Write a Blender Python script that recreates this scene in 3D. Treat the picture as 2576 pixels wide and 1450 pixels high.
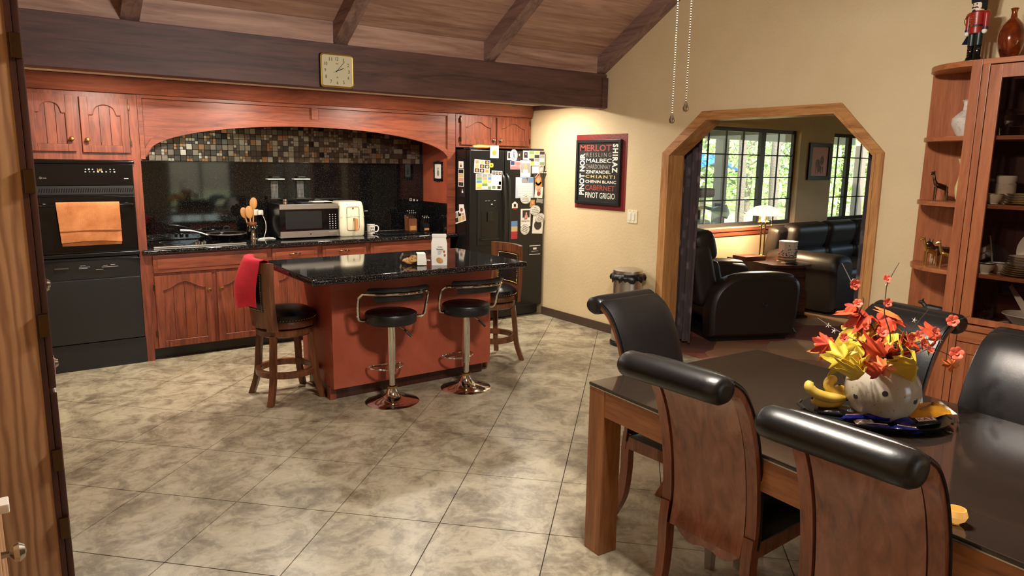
import bpy, bmesh, math, random
from mathutils import Vector, Matrix
random.seed(7)
for o in list(bpy.data.objects): bpy.data.objects.remove(o)
S = bpy.context.scene
COL = S.collection
PI = math.pi
R = math.radians

# ------------------------------------------------------------------ camera
CAMH = 1.62
FPX = 1796.5
_yaw, _pit, _rol = R(36.11), R(10.0), R(-0.854)
_f = Vector((math.sin(_yaw)*math.cos(_pit), math.cos(_yaw)*math.cos(_pit), -math.sin(_pit)))
_r = Vector((math.cos(_yaw), -math.sin(_yaw), 0))
_d = _f.cross(_r)
_r2 = math.cos(_rol)*_r + math.sin(_rol)*_d
_d2 = -math.sin(_rol)*_r + math.cos(_rol)*_d
cam_d = bpy.data.cameras.new('camera'); cam = bpy.data.objects.new('camera', cam_d); COL.objects.link(cam)
cam_d.sensor_width = 36; cam_d.lens = 36*FPX/2576; cam_d.clip_start = 0.05; cam_d.clip_end = 300
_m = Matrix((( _r2.x, -_d2.x, -_f.x), (_r2.y, -_d2.y, -_f.y), (_r2.z, -_d2.z, -_f.z))).to_4x4()
_m.translation = Vector((0, 0, CAMH)); cam.matrix_world = _m
S.camera = cam
def at(u, v, x=None, y=None, z=None, d=None):
    "world point seen at photograph pixel (u, v) on a plane x=, y=, z= or at depth d"
    k = _r2*((u-1288)/FPX) + _d2*((v-725)/FPX) + _f
    if x is not None: t = x/k.x
    elif y is not None: t = y/k.y
    elif z is not None: t = (z-CAMH)/k.z
    else: t = d
    return Vector((0, 0, CAMH)) + k*t

# ------------------------------------------------------------------ world, light, exposure
S.view_settings.view_transform = 'Standard'; S.view_settings.look = 'None'
S.view_settings.exposure = 0.62; S.view_settings.gamma = 1.0
S.view_settings.use_curve_mapping = False
W_ = bpy.data.worlds.new('sky'); S.world = W_; W_.use_nodes = True
nt = W_.node_tree; nt.nodes.clear()
sk = nt.nodes.new('ShaderNodeTexSky'); sk.sky_type = 'NISHITA'; sk.sun_elevation = R(52); sk.sun_rotation = R(200)
sk.sun_disc = False; sk.air_density = 1.0; sk.dust_density = 2.0
bg = nt.nodes.new('ShaderNodeBackground'); bg.inputs['Strength'].default_value = 0.55
wo = nt.nodes.new('ShaderNodeOutputWorld')
nt.links.new(sk.outputs[0], bg.inputs[0]); nt.links.new(bg.outputs[0], wo.inputs[0])
def light(name, kind, loc, energy, col=(1, 1, 1), rot=(0, 0, 0), **kw):
    l = bpy.data.lights.new(name, kind); l.energy = energy; l.color = col
    for k, v in kw.items(): setattr(l, k, v)
    o = bpy.data.objects.new(name, l); COL.objects.link(o); o.location = loc; o.rotation_euler = rot
    return o
light('sun', 'SUN', (0, -10, 20), 9.0, (1.0, 0.95, 0.86), (R(42), 0, R(-20)), angle=R(1.5))
KITCHEN_W = 17; DINING_W = 56; WARM = (1.0, 0.91, 0.78); WARM2 = (1.0, 0.955, 0.89)

# ------------------------------------------------------------------ material helpers
def lin(c):
    return tuple((x/12.92 if x <= 0.04045 else ((x+0.055)/1.055)**2.4) for x in [k/255 for k in c])
MATS = {}
def newmat(name):
    m = bpy.data.materials.new(name); m.use_nodes = True
    n = m.node_tree.nodes; b = n.get('Principled BSDF')
    MATS[name] = m
    return m, m.node_tree, b
def setp(b, **kw):
    al = dict(rough='Roughness', metal='Metallic', spec='Specular IOR Level', coat='Coat Weight', coatr='Coat Roughness', trans='Transmission Weight', ior='IOR', alpha='Alpha', emit='Emission Strength', sheen='Sheen Weight', sub='Subsurface Weight')
    for k, v in kw.items(): b.inputs[al[k]].default_value = v
def coords(t, scale=(1, 1, 1), world=False, rot=(0, 0, 0)):
    if world: o = t.nodes.new('ShaderNodeNewGeometry').outputs['Position']
    else: o = t.nodes.new('ShaderNodeTexCoord').outputs['Object']
    mp = t.nodes.new('ShaderNodeMapping'); mp.inputs['Scale'].default_value = scale; mp.inputs['Rotation'].default_value = rot
    t.links.new(o, mp.inputs[0]); return mp.outputs[0]
def noise(t, vec, scale, detail=4, rough=0.55, dist=0.0):
    n = t.nodes.new('ShaderNodeTexNoise'); n.inputs['Scale'].default_value = scale; n.inputs['Detail'].default_value = detail
    n.inputs['Roughness'].default_value = rough; n.inputs['Distortion'].default_value = dist
    t.links.new(vec, n.inputs['Vector']); return n.outputs['Fac']
def ramp(t, fac, stops):
    r = t.nodes.new('ShaderNodeValToRGB'); e = r.color_ramp.elements
    while len(e) < len(stops): e.new(0.5)
    for i, (p, c) in enumerate(stops): e[i].position = p; e[i].color = (*lin(c), 1)
    t.links.new(fac, r.inputs[0]); return r.outputs[0]
def bump(t, b, h, strength, dist=0.002):
    n = t.nodes.new('ShaderNodeBump'); n.inputs['Strength'].default_value = strength; n.inputs['Distance'].default_value = dist
    t.links.new(h, n.inputs['Height']); t.links.new(n.outputs[0], b.inputs['Normal'])
def plain(name, c, rough=0.5, metal=0.0, bmp=None, **kw):
    m, t, b = newmat(name); b.inputs['Base Color'].default_value = (*lin(c), 1); setp(b, rough=rough, metal=metal, **kw)
    if bmp:
        bump(t, b, noise(t, coords(t), bmp[0], 3), bmp[1], bmp[2] if len(bmp) > 2 else 0.002)
    return m
def mottle(name, c1, c2, scale, rough=0.5, lo=.35, hi=.65, bmp=0.0, world=False, sc=(1, 1, 1), **kw):
    m, t, b = newmat(name); f = noise(t, coords(t, sc, world), scale, 6, 0.6)
    t.links.new(ramp(t, f, [(lo, c1), (hi, c2)]), b.inputs['Base Color']); setp(b, rough=rough, **kw)
    if bmp: bump(t, b, f, bmp)
    return m
def wood(name, c1, c2, axis='z', scale=9.0, rough=0.4, bmp=0.15, world=False, streak=12.0, **kw):
    m, t, b = newmat(name)
    k = 1/streak
    sc = {'x': (k, 1, 1), 'y': (1, k, 1), 'z': (1, 1, k)}[axis]
    v = coords(t, sc, world)
    f = noise(t, v, scale*2.2, 8, 0.62, 1.2)
    w = t.nodes.new('ShaderNodeTexNoise'); w.inputs['Scale'].default_value = scale*14; w.inputs['Detail'].default_value = 3
    t.links.new(v, w.inputs['Vector'])
    mx = t.nodes.new('ShaderNodeMath'); mx.operation = 'MULTIPLY_ADD'; mx.inputs[1].default_value = 0.35; t.links.new(w.outputs['Fac'], mx.inputs[0]); t.links.new(f, mx.inputs[2])
    t.links.new(ramp(t, mx.outputs[0], [(0.48, c1), (0.82, c2)]), b.inputs['Base Color']); setp(b, rough=rough, **kw)
    if bmp: bump(t, b, mx.outputs[0], bmp)
    return m
def emitm(name, c, strength):
    m, t, b = newmat(name); b.inputs['Base Color'].default_value = (*lin(c), 1); b.inputs['Emission Color'].default_value = (*lin(c), 1)
    setp(b, emit=strength, rough=0.4); return m
def glassm(name, c=(255, 255, 255), rough=0.0, mixw=0.9):
    "thin window or cabinet glass: mostly see-through with a mirror-like reflection"
    m = bpy.data.materials.new(name); m.use_nodes = True; t = m.node_tree; t.nodes.clear(); MATS[name] = m
    tr = t.nodes.new('ShaderNodeBsdfTransparent'); tr.inputs[0].default_value = (*lin(c), 1)
    gl = t.nodes.new('ShaderNodeBsdfGlossy'); gl.inputs['Roughness'].default_value = rough
    lw = t.nodes.new('ShaderNodeLayerWeight'); lw.inputs[0].default_value = 0.5
    pw_ = t.nodes.new('ShaderNodeMath'); pw_.operation = 'POWER'; pw_.inputs[1].default_value = 4.5; t.links.new(lw.outputs['Facing'], pw_.inputs[0])
    fr = t.nodes.new('ShaderNodeMath'); fr.operation = 'MULTIPLY_ADD'; fr.inputs[1].default_value = mixw; fr.inputs[2].default_value = 0.035; t.links.new(pw_.outputs[0], fr.inputs[0])
    mx = t.nodes.new('ShaderNodeMixShader'); out = t.nodes.new('ShaderNodeOutputMaterial')
    t.links.new(fr.outputs[0], mx.inputs[0]); t.links.new(tr.outputs[0], mx.inputs[1]); t.links.new(gl.outputs[0], mx.inputs[2]); t.links.new(mx.outputs[0], out.inputs[0])
    return m

# ------------------------------------------------------------------ mesh helpers
class B:
    def __init__(s): s.bm = bmesh.new(); s.bev = False
    def add(s, verts, faces):
        vs = [s.bm.verts.new(v) for v in verts]
        for f in faces:
            try: s.bm.faces.new([vs[i] for i in f])
            except ValueError: pass
        return vs
    def box(s, x0, x1, y0, y1, z0, z1, bev=0.0, seg=2, M=None):
        t = bmesh.new()
        vs = [t.verts.new(p) for p in ((x0, y0, z0), (x1, y0, z0), (x1, y1, z0), (x0, y1, z0), (x0, y0, z1), (x1, y0, z1), (x1, y1, z1), (x0, y1, z1))]
        for f in ((0, 3, 2, 1), (4, 5, 6, 7), (0, 1, 5, 4), (1, 2, 6, 5), (2, 3, 7, 6), (3, 0, 4, 7)): t.faces.new([vs[i] for i in f])
        if bev:
            s.bev = True
            bmesh.ops.bevel(t, geom=t.edges[:]+t.verts[:], offset=bev, segments=seg, profile=0.6, affect='EDGES')
        s.merge(t, M); return s
    def merge(s, t, M=None):
        mp = {}
        for v in t.verts: mp[v] = s.bm.verts.new(M @ v.co if M else v.co)
        for f in t.faces:
            try: s.bm.faces.new([mp[v] for v in f.verts])
            except ValueError: pass
        t.free()
    def prism(s, poly, a0, a1, axis='y'):
        "extrude a flat polygon; poly in (x,z) for axis y, (y,z) for axis x, (x,y) for axis z"
        def P(p, a): return {'y': (p[0], a, p[1]), 'x': (a, p[0], p[1]), 'z': (p[0], p[1], a)}[axis]
        n = len(poly)
        s.add([P(p, a0) for p in poly]+[P(p, a1) for p in poly], [tuple(range(n)), tuple(range(2*n-1, n-1, -1))]+[(i, (i+1) % n, n+(i+1) % n, n+i) for i in range(n)])
        return s
    def lathe(s, prof, n=24, c=(0, 0, 0), M=None, cap=True):
        vs = []; fs = []; k = len(prof)
        for i in range(n):
            a = 2*PI*i/n
            for r, z in prof:
                p = Vector((r*math.cos(a), r*math.sin(a), z))
                if M: p = M @ p
                vs.append(p+Vector(c))
        for i in range(n):
            j = (i+1) % n
            for q in range(k-1): fs.append((i*k+q, j*k+q, j*k+q+1, i*k+q+1))
        if cap:
            if prof[0][0] > 1e-6: fs.append(tuple(i*k for i in range(n))[::-1])
            if prof[-1][0] > 1e-6: fs.append(tuple(i*k+k-1 for i in range(n)))
        s.add(vs, fs); bmesh.ops.remove_doubles(s.bm, verts=s.bm.verts[:], dist=1e-6) if min(p[0] for p in prof) < 1e-6 else None
        return s
    def tube(s, pts, r, n=8, closed=False, flat=None):
        pts = [Vector(p) for p in pts]; m = len(pts); rings = []; prev = None
        for i, p in enumerate(pts):
            if closed: tg = pts[(i+1) % m]-pts[i-1]
            else: tg = pts[min(i+1, m-1)]-pts[max(i-1, 0)]
            tg.normalize()
            if prev is None:
                up = Vector((0, 0, 1)) if abs(tg.z) < .9 else Vector((1, 0, 0))
                u = tg.cross(up).normalized()
            else:
                u = (prev-tg*prev.dot(tg)).normalized()
            prev = u; w = tg.cross(u)
            rr = r[i] if isinstance(r, (list, tuple)) else r
            f2 = flat if flat else 1.0
            rings.append([p+u*rr*math.cos(2*PI*k/n)+w*rr*f2*math.sin(2*PI*k/n) for k in range(n)])
        vs = [q for g in rings for q in g]; fs = []
        for i in range(m if closed else m-1):
            j = (i+1) % m
            for k in range(n): fs.append((i*n+k, i*n+(k+1) % n, j*n+(k+1) % n, j*n+k))
        if not closed: fs += [tuple(range(n))[::-1], tuple((m-1)*n+k for k in range(n))]
        s.add(vs, fs); return s
    def ball(s, c, r, sc=(1, 1, 1), n=12, M=None):
        t = bmesh.new(); bmesh.ops.create_uvsphere(t, u_segments=n, v_segments=max(6, n*2//3), radius=r)
        for v in t.verts:
            p = Vector((v.co.x*sc[0], v.co.y*sc[1], v.co.z*sc[2]))
            v.co = (M @ p if M else p)+Vector(c)
        s.merge(t); return s
    def grid(s, pts):
        "pts: rows of equal length"
        n = len(pts[0]); s.add([p for r in pts for p in r], [(i*n+j, i*n+j+1, (i+1)*n+j+1, (i+1)*n+j) for i in range(len(pts)-1) for j in range(n-1)]); return s
    def sheet(s, pts, th):
        "grid with thickness th along local normals"
        t = bmesh.new(); n = len(pts[0]); vs = [t.verts.new(p) for r in pts for p in r]
        for i in range(len(pts)-1):
            for j in range(n-1): t.faces.new([vs[i*n+j], vs[i*n+j+1], vs[(i+1)*n+j+1], vs[(i+1)*n+j]])
        bmesh.ops.recalc_face_normals(t, faces=t.faces[:])
        bmesh.ops.solidify(t, geom=t.faces[:], thickness=th)
        s.merge(t); return s
WM = {}
def finish(me, mat, ang=35):
    me.materials.append(MATS[mat] if isinstance(mat, str) else mat)
    me.shade_smooth(); me.set_sharp_from_angle(angle=R(ang))
def part(name, b, mat, parent=None, local=False, ang=35, kind=None, label=None):
    "one mesh object; geometry given in world coordinates unless local"
    bmesh.ops.recalc_face_normals(b.bm, faces=b.bm.faces[:])
    me = bpy.data.meshes.new(name); b.bm.to_mesh(me); b.bm.free(); finish(me, mat, ang)
    o = bpy.data.objects.new(name, me); COL.objects.link(o)
    if parent:
        o.parent = parent; WM[o] = WM[parent]
        if not local: me.transform(WM[parent].inverted())
    else: WM[o] = Matrix()
    if b.bev:
        wn = o.modifiers.new('weighted_normals', 'WEIGHTED_NORMAL'); wn.keep_sharp = True; wn.weight = 100
    if kind: o['kind'] = kind
    if label: o['label'] = label
    return o
def recenter(o):
    "move a top-level mesh's origin to its base"
    me = o.data; n = len(me.vertices)
    xs = [v.co for v in me.vertices]
    c = Vector(((min(p.x for p in xs)+max(p.x for p in xs))/2, (min(p.y for p in xs)+max(p.y for p in xs))/2, min(p.z for p in xs)))
    me.transform(Matrix.Translation(-c)); o.location = c; WM[o] = Matrix.Translation(c)
    return o
def tag(o, label, cat, group=None):
    o['label'] = label; o['category'] = cat
    if group: o['group'] = group
    return o
def solo(name, b, mat, label, cat, group=None, **kw):
    return tag(recenter(part(name, b, mat, **kw)), label, cat, group)
def thing(name, label, cat, loc=(0, 0, 0), rot=0.0, group=None):
    o = bpy.data.objects.new(name, None); COL.objects.link(o); o.empty_display_size = 0.1
    o.location = loc; o.rotation_euler = (0, 0, rot) if not isinstance(rot, (tuple, list)) else rot
    e = o.rotation_euler.to_matrix().to_4x4(); WM[o] = Matrix.Translation(Vector(loc)) @ e
    return tag(o, label, cat, group)
def struct(name, b, mat, parent=None, **kw):
    o = part(name, b, mat, parent, **kw)
    if parent is None: o['kind'] = 'structure'
    return o
def sempty(name, loc=(0, 0, 0)):
    o = bpy.data.objects.new(name, None); COL.objects.link(o); o.location = loc; WM[o] = Matrix.Translation(Vector(loc)); o['kind'] = 'structure'; return o
def share(name, me, parent, M=None):
    "another object on an existing mesh, M local to the parent"
    o = bpy.data.objects.new(name, me); COL.objects.link(o); o.parent = parent
    if M is not None: o.matrix_local = M
    WM[o] = WM[parent] @ (M if M is not None else Matrix()); return o
def dup(root, loc, rot, label, group=None):
    r = root.copy(); COL.objects.link(r); r.location = loc; r.rotation_euler = (0, 0, rot); r['label'] = label
    if group: r['group'] = group
    for ch in list(root.children):
        c = ch.copy(); COL.objects.link(c); c.parent = r
        for g in ch.children:
            d = g.copy(); COL.objects.link(d); d.parent = c
    return r
def text(name, s, size, mat, parent, M, width=None, height=None, bold=0.0, ext=0.0004, align='CENTER', spacing=1.0):
    "flat lettering; M places text space (x right, y up) in world"
    cu = bpy.data.curves.new(name, 'FONT'); cu.body = s; cu.size = size; cu.align_x = align; cu.align_y = 'CENTER'
    cu.extrude = ext; cu.offset = bold; cu.resolution_u = 2; cu.space_character = spacing
    t = bpy.data.objects.new(name, cu); COL.objects.link(t)
    dg = bpy.context.evaluated_depsgraph_get(); me = bpy.data.meshes.new_from_object(t.evaluated_get(dg))
    bpy.data.objects.remove(t); bpy.data.curves.remove(cu)
    if len(me.vertices) and (width or height):
        xs = [v.co.x for v in me.vertices]; ys = [v.co.y for v in me.vertices]
        w = max(xs)-min(xs); h = max(ys)-min(ys); cx = (max(xs)+min(xs))/2; cy = (max(ys)+min(ys))/2
        me.transform(Matrix.Diagonal((width/w if width else 1, height/h if height else 1, 1, 1)) @ Matrix.Translation((-cx, -cy, 0)))
    me.materials.clear(); me.materials.append(MATS[mat])
    me.transform(WM[parent].inverted() @ M)
    o = bpy.data.objects.new(name, me); COL.objects.link(o); o.parent = parent; WM[o] = WM[parent]; return o
def frameM(o, xd, yd):
    xd = Vector(xd).normalized(); yd = Vector(yd).normalized(); zd = xd.cross(yd)
    return Matrix(((xd.x, yd.x, zd.x, o[0]), (xd.y, yd.y, zd.y, o[1]), (xd.z, yd.z, zd.z, o[2]), (0, 0, 0, 1)))
def arc(c, r, a0, a1, n):
    return [(c[0]+r*math.cos(R(a0+(a1-a0)*i/n)), c[1]+r*math.sin(R(a0+(a1-a0)*i/n))) for i in range(n+1)]
def spline(pts, n=6):
    "Catmull-Rom through points"
    P = [Vector(p) for p in pts]; out = []
    for i in range(len(P)-1):
        a, b, c, d = P[max(i-1, 0)], P[i], P[i+1], P[min(i+2, len(P)-1)]
        for k in range(n):
            t = k/n; out.append(0.5*((2*b)+(c-a)*t+(2*a-5*b+4*c-d)*t*t+(3*b-a-3*c+d)*t**3))
    out.append(P[-1]); return out
# ------------------------------------------------------------------ materials
RED1, RED2 = (94, 44, 28), (144, 74, 48)
wood('cabinet_wood', RED1, RED2, 'z', 9, 0.42, 0.12, world=True)
wood('cabinet_wood_h', RED1, RED2, 'x', 9, 0.42, 0.2, world=True)
mottle('red_paint', (154, 70, 46), (168, 82, 56), 4, 0.5, bmp=0.03, world=True)
mottle('cream_wall', (197, 178, 132), (206, 188, 142), 3, 0.75, world=True)
def stucco(name, c1, c2, rough=0.7):
    m, t, b = newmat(name); v = coords(t, world=True)
    t.links.new(ramp(t, noise(t, v, 2.0, 3), [(0.3, c1), (0.7, c2)]), b.inputs['Base Color']); setp(b, rough=rough)
    bump(t, b, noise(t, v, 45, 3, 0.5), 0.55, 0.004); return m
stucco('wall_paint', (210, 187, 145), (218, 196, 155))
stucco('wall_tan', (196, 168, 130), (204, 176, 138))
stucco('ceiling_white', (226, 214, 196), (232, 222, 206))
stucco('red_accent', (112, 28, 28), (126, 36, 32), 0.45)
wood('beam_wood', (64, 40, 36), (102, 68, 60), 'x', 5, 0.55, 0.2, world=True)
wood('plank_wood', (136, 98, 82), (186, 148, 128), 'x', 4, 0.55, 0.15, world=True)
wood('rafter_wood', (100, 74, 66), (148, 116, 104), 'y', 5, 0.6, 0.25, world=True)
wood('oak_trim', (150, 96, 52), (196, 144, 88), 'z', 8, 0.4, 0.12, world=True)
wood('oak_trim_h', (150, 96, 52), (196, 144, 88), 'y', 8, 0.4, 0.12, world=True)
def oak_figure():
    m, t, b = newmat('oak_panel'); v = coords(t, (1, 1, 0.16), True)
    wv = t.nodes.new('ShaderNodeTexWave'); wv.wave_type = 'BANDS'; wv.bands_direction = 'X'; wv.inputs['Scale'].default_value = 14; wv.inputs['Distortion'].default_value = 7; wv.inputs['Detail'].default_value = 3; wv.inputs['Detail Scale'].default_value = 1.4
    t.links.new(v, wv.inputs['Vector']); g_ = noise(t, coords(t, (1, 1, 0.05), True), 180, 3)
    mx = t.nodes.new('ShaderNodeMath'); mx.operation = 'MULTIPLY_ADD'; mx.inputs[1].default_value = 0.5; t.links.new(g_, mx.inputs[0]); t.links.new(wv.outputs['Fac'], mx.inputs[2])
    t.links.new(ramp(t, mx.outputs[0], [(0.2, (138, 96, 64)), (0.6, (160, 116, 78)), (1.0, (176, 132, 92))]), b.inputs['Base Color']); setp(b, rough=0.5); bump(t, b, mx.outputs[0], 0.08)
oak_figure()
wood('dark_frame_wood', (40, 18, 14), (72, 34, 26), 'z', 8, 0.35, 0.1, world=True)
plain('baseboard', (74, 56, 44), 0.5)
def granite(name, base, rough, dens=0.70):
    m, t, b = newmat(name); v = coords(t, world=True)
    vo = t.nodes.new('ShaderNodeTexNoise'); vo.inputs['Scale'].default_value = 190; vo.inputs['Detail'].default_value = 2
    t.links.new(v, vo.inputs['Vector'])
    t.links.new(ramp(t, vo.outputs['Fac'], [(0.62, base), (dens, (150, 150, 145))]), b.inputs['Base Color']); setp(b, rough=rough, spec=0.6); return m
granite('granite', (14, 14, 15), 0.06)
granite('granite_wall', (10, 10, 11), 0.05, 0.86)
def floor_tile():
    m, t, b = newmat('floor_tile'); v = coords(t, world=True)
    a = noise(t, v, 4.2, 9, 0.66, 0.8); c = noise(t, coords(t, (1, 1, 1), True), 16, 8, 0.7, 1.0)
    mx = t.nodes.new('ShaderNodeMath'); mx.operation = 'MULTIPLY_ADD'; mx.inputs[1].default_value = 0.55
    t.links.new(c, mx.inputs[0]); t.links.new(a, mx.inputs[2])
    t.links.new(ramp(t, mx.outputs[0], [(0.58, (112, 100, 82)), (0.72, (148, 136, 112)), (0.82, (174, 162, 136)), (0.98, (192, 182, 156))]), b.inputs['Base Color'])
    setp(b, rough=0.33); bump(t, b, mx.outputs[0], 0.25, 0.003); return m
floor_tile()
plain('grout', (52, 42, 34), 0.8)
plain('black_gloss', (10, 10, 11), 0.08, spec=0.5)
plain('black_enamel', (16, 16, 17), 0.22)
plain('black_satin', (24, 25, 24), 0.38, bmp=(500, 0.12, 0.001))
plain('black_plastic', (20, 20, 20), 0.4)
plain('fridge_black', (16, 16, 16), 0.32, bmp=(320, 0.12, 0.001))
plain('chrome', (225, 222, 215), 0.06, 1.0)
plain('steel', (205, 200, 190), 0.34, 1.0)
plain('dark_steel', (120, 116, 110), 0.3, 1.0)
plain('brass', (190, 160, 96), 0.2, 1.0)
plain('gold', (222, 190, 110), 0.28, 1.0)
plain('nickel', (178, 172, 160), 0.22, 1.0)
plain('bronze', (92, 72, 50), 0.3, 1.0)
plain('leather_black', (17, 17, 18), 0.37, bmp=(160, 0.25, 0.001))
plain('leather_sofa', (34, 26, 22), 0.45, bmp=(40, 0.35, 0.004))
wood('chair_wood', (104, 54, 34), (156, 92, 62), 'z', 6, 0.22, 0.04, coat=0.3, coatr=0.1)
def chairback():
    m, t, b = newmat('chair_back_wood')
    v = coords(t, (1, 1, 0.35), rot=(0.5, 0, 0)); f = noise(t, v, 14, 8, 0.6, 1.5); g = noise(t, coords(t), 3.5, 3)
    mx = t.nodes.new('ShaderNodeMath'); mx.operation = 'MULTIPLY_ADD'; mx.inputs[1].default_value = 0.6; t.links.new(g, mx.inputs[0]); t.links.new(f, mx.inputs[2])
    t.links.new(ramp(t, mx.outputs[0], [(0.55, (104, 58, 44)), (0.8, (146, 92, 70)), (1.0, (168, 114, 92))]), b.inputs['Base Color']); setp(b, rough=0.16, coat=0.4, coatr=0.06)
chairback()
wood('table_wood', (128, 78, 44), (176, 118, 72), 'z', 7, 0.32, 0.06)
wood('table_wood_h', (128, 78, 44), (176, 118, 72), 'y', 7, 0.32, 0.06)
plain('table_glass', (50, 40, 33), 0.06, spec=0.6)
wood('stool_wood', (72, 38, 20), (124, 74, 44), 'z', 10, 0.35, 0.08)
wood('hutch_wood', (134, 72, 42), (170, 102, 64), 'z', 7, 0.35, 0.05, world=True)
wood('hutch_wood_h', (138, 76, 44), (176, 108, 68), 'y', 7, 0.33, 0.05, world=True)
wood('knife_wood', (84, 44, 24), (130, 76, 44), 'z', 10, 0.45)
wood('spoon_wood', (176, 116, 60), (206, 150, 88), 'z', 10, 0.5)
wood('endtable_wood', (44, 20, 16), (80, 40, 30), 'x', 8, 0.25, 0.04)
def cloth(name, c, scale=320, st=0.7, c2=None):
    m, t, b = newmat(name); v = coords(t); f = noise(t, v, scale, 2); g = noise(t, v, 9, 3)
    c2 = c2 or tuple(int(k*0.78) for k in c)
    t.links.new(ramp(t, g, [(0.3, c2), (0.65, c)]), b.inputs['Base Color']); setp(b, rough=0.9, sheen=0.3); bump(t, b, f, st, 0.004)
cloth('orange_towel', (208, 134, 76), 260, 0.9, (176, 98, 46))
cloth('red_towel', (206, 20, 48), 300, 0.4, (186, 12, 36)); MATS['red_towel'].node_tree.nodes['Principled BSDF'].inputs['Sheen Weight'].default_value = 0.0
def curtain_mat():
    m, t, b = newmat('curtain_cloth'); v = coords(t)
    vo = t.nodes.new('ShaderNodeTexVoronoi'); vo.inputs['Scale'].default_value = 9; vo.feature = 'F1'; vo.distance = 'CHEBYCHEV'
    t.links.new(v, vo.inputs['Vector'])
    t.links.new(ramp(t, vo.outputs['Distance'], [(0.12, (116, 102, 104)), (0.26, (82, 70, 72)), (0.38, (66, 54, 54))]), b.inputs['Base Color']); setp(b, rough=0.85)
curtain_mat()
def carpet():
    m, t, b = newmat('carpet'); v = coords(t, world=True)
    vo = t.nodes.new('ShaderNodeTexVoronoi'); vo.inputs['Scale'].default_value = 2.3; vo.inputs['Randomness'].default_value = 0.9
    n = t.nodes.new('ShaderNodeTexNoise'); n.inputs['Scale'].default_value = 1.6; t.links.new(v, n.inputs['Vector'])
    ad = t.nodes.new('ShaderNodeMixRGB'); ad.inputs[0].default_value = 0.25; t.links.new(v, ad.inputs[1]); t.links.new(n.outputs['Color'], ad.inputs[2])
    t.links.new(ad.outputs[0], vo.inputs['Vector'])
    sp = t.nodes.new('ShaderNodeSeparateColor'); t.links.new(vo.outputs['Color'], sp.inputs[0])
    c = ramp(t, sp.outputs[0], [(0.0, (130, 98, 66)), (0.3, (172, 134, 92)), (0.55, (118, 62, 44)), (0.8, (150, 82, 56)), (1.0, (86, 46, 36))])
    t.links.new(c, b.inputs['Base Color']); setp(b, rough=0.95); bump(t, b, noise(t, v, 260, 2), 0.8, 0.006)
carpet()
plain('white_plastic', (236, 230, 214), 0.35)
plain('cream_plastic', (232, 222, 190), 0.3)
plain('white_ceramic', (226, 222, 212), 0.2)
plain('paper', (232, 228, 216), 0.7)
plain('paper_blue', (188, 200, 210), 0.7)
plain('photo_dark', (52, 44, 44), 0.4)
plain('photo_skin', (206, 158, 128), 0.5)
plain('hair_blond', (186, 132, 72), 0.5)
plain('flag_red', (178, 44, 50), 0.6); plain('flag_blue', (44, 54, 96), 0.6)
plain('pink', (214, 150, 140), 0.5); plain('yellow', (236, 206, 60), 0.4); plain('orange', (236, 130, 52), 0.45)
plain('rust', (190, 84, 44), 0.5); plain('blue_print', (96, 138, 186), 0.5); plain('green_print', (124, 148, 96), 0.5); plain('grey_print', (150, 148, 142), 0.5)
plain('ink', (30, 28, 30), 0.5)
plain('letter_white', (232, 228, 214), 0.6); plain('letter_tan', (206, 176, 120), 0.6); plain('letter_red', (150, 62, 52), 0.6); plain('letter_grey', (150, 146, 138), 0.6)
plain('sign_board', (42, 42, 40), 0.3); plain('sign_frame', (28, 28, 30), 0.35)
plain('clock_face', (206, 196, 160), 0.45)
emitm('display_amber', (190, 150, 60), 0.6); emitm('display_white', (220, 220, 210), 0.35)
plain('bag_black', (18, 18, 20), 0.25, bmp=(60, 0.8, 0.006))
plain('candy_blue', (28, 34, 130), 0.2, bmp=(90, 0.5, 0.003)); plain('candy_black', (20, 18, 18), 0.22, bmp=(90, 0.5, 0.003)); plain('candy_foil', (190, 186, 180), 0.25, 0.6, bmp=(120, 0.8, 0.003))
plain('bag_orange', (226, 156, 40), 0.35, bmp=(40, 0.5, 0.004))
mottle('banana', (206, 166, 52), (228, 196, 92), 12, 0.45, bmp=0.05); plain('banana_tip', (54, 42, 26), 0.7); plain('banana_stem', (158, 160, 70), 0.6)
def speckle(name, c, c2, scale, thr, rough):
    m, t, b = newmat(name); f = noise(t, coords(t), scale, 3, 0.6); g = noise(t, coords(t), 5, 4)
    mx = t.nodes.new('ShaderNodeMixRGB'); mx.blend_type = 'MULTIPLY'; mx.inputs[0].default_value = 1
    t.links.new(ramp(t, f, [(thr, c2), (thr+0.05, c)]), mx.inputs[1]); t.links.new(ramp(t, g, [(0.3, (226, 218, 206)), (0.6, (255, 255, 255))]), mx.inputs[2])
    t.links.new(mx.outputs[0], b.inputs['Base Color']); setp(b, rough=rough); return m
speckle('pottery', (186, 176, 158), (92, 78, 62), 110, 0.30, 0.16)
speckle('rough_white', (216, 208, 196), (198, 188, 176), 40, 0.40, 0.7)
mottle('copper_lacquer', (70, 22, 10), (168, 74, 24), 9, 0.14, .35, .7, coat=0.6, metal=0.4)
plain('cream_glaze', (228, 212, 150), 0.25)
for nm, a, c in (('leaf_yellow', (206, 168, 40), (232, 206, 74)), ('leaf_red', (178, 46, 26), (222, 86, 46)), ('leaf_orange', (204, 92, 36), (232, 130, 66)), ('petal', (206, 74, 52), (238, 128, 96)), ('leaf_gold', (170, 126, 34), (206, 164, 56))):
    mottle(nm, a, c, 18, 0.55, sub=0.0)
plain('branch', (58, 42, 34), 0.8); plain('branch_grey', (128, 116, 106), 0.8)
plain('bark', (118, 106, 94), 0.9, bmp=(30, 1.0, 0.03)); plain('porch_wood', (138, 126, 112), 0.8); plain('porch_ceiling', (150, 146, 136), 0.8)
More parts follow.
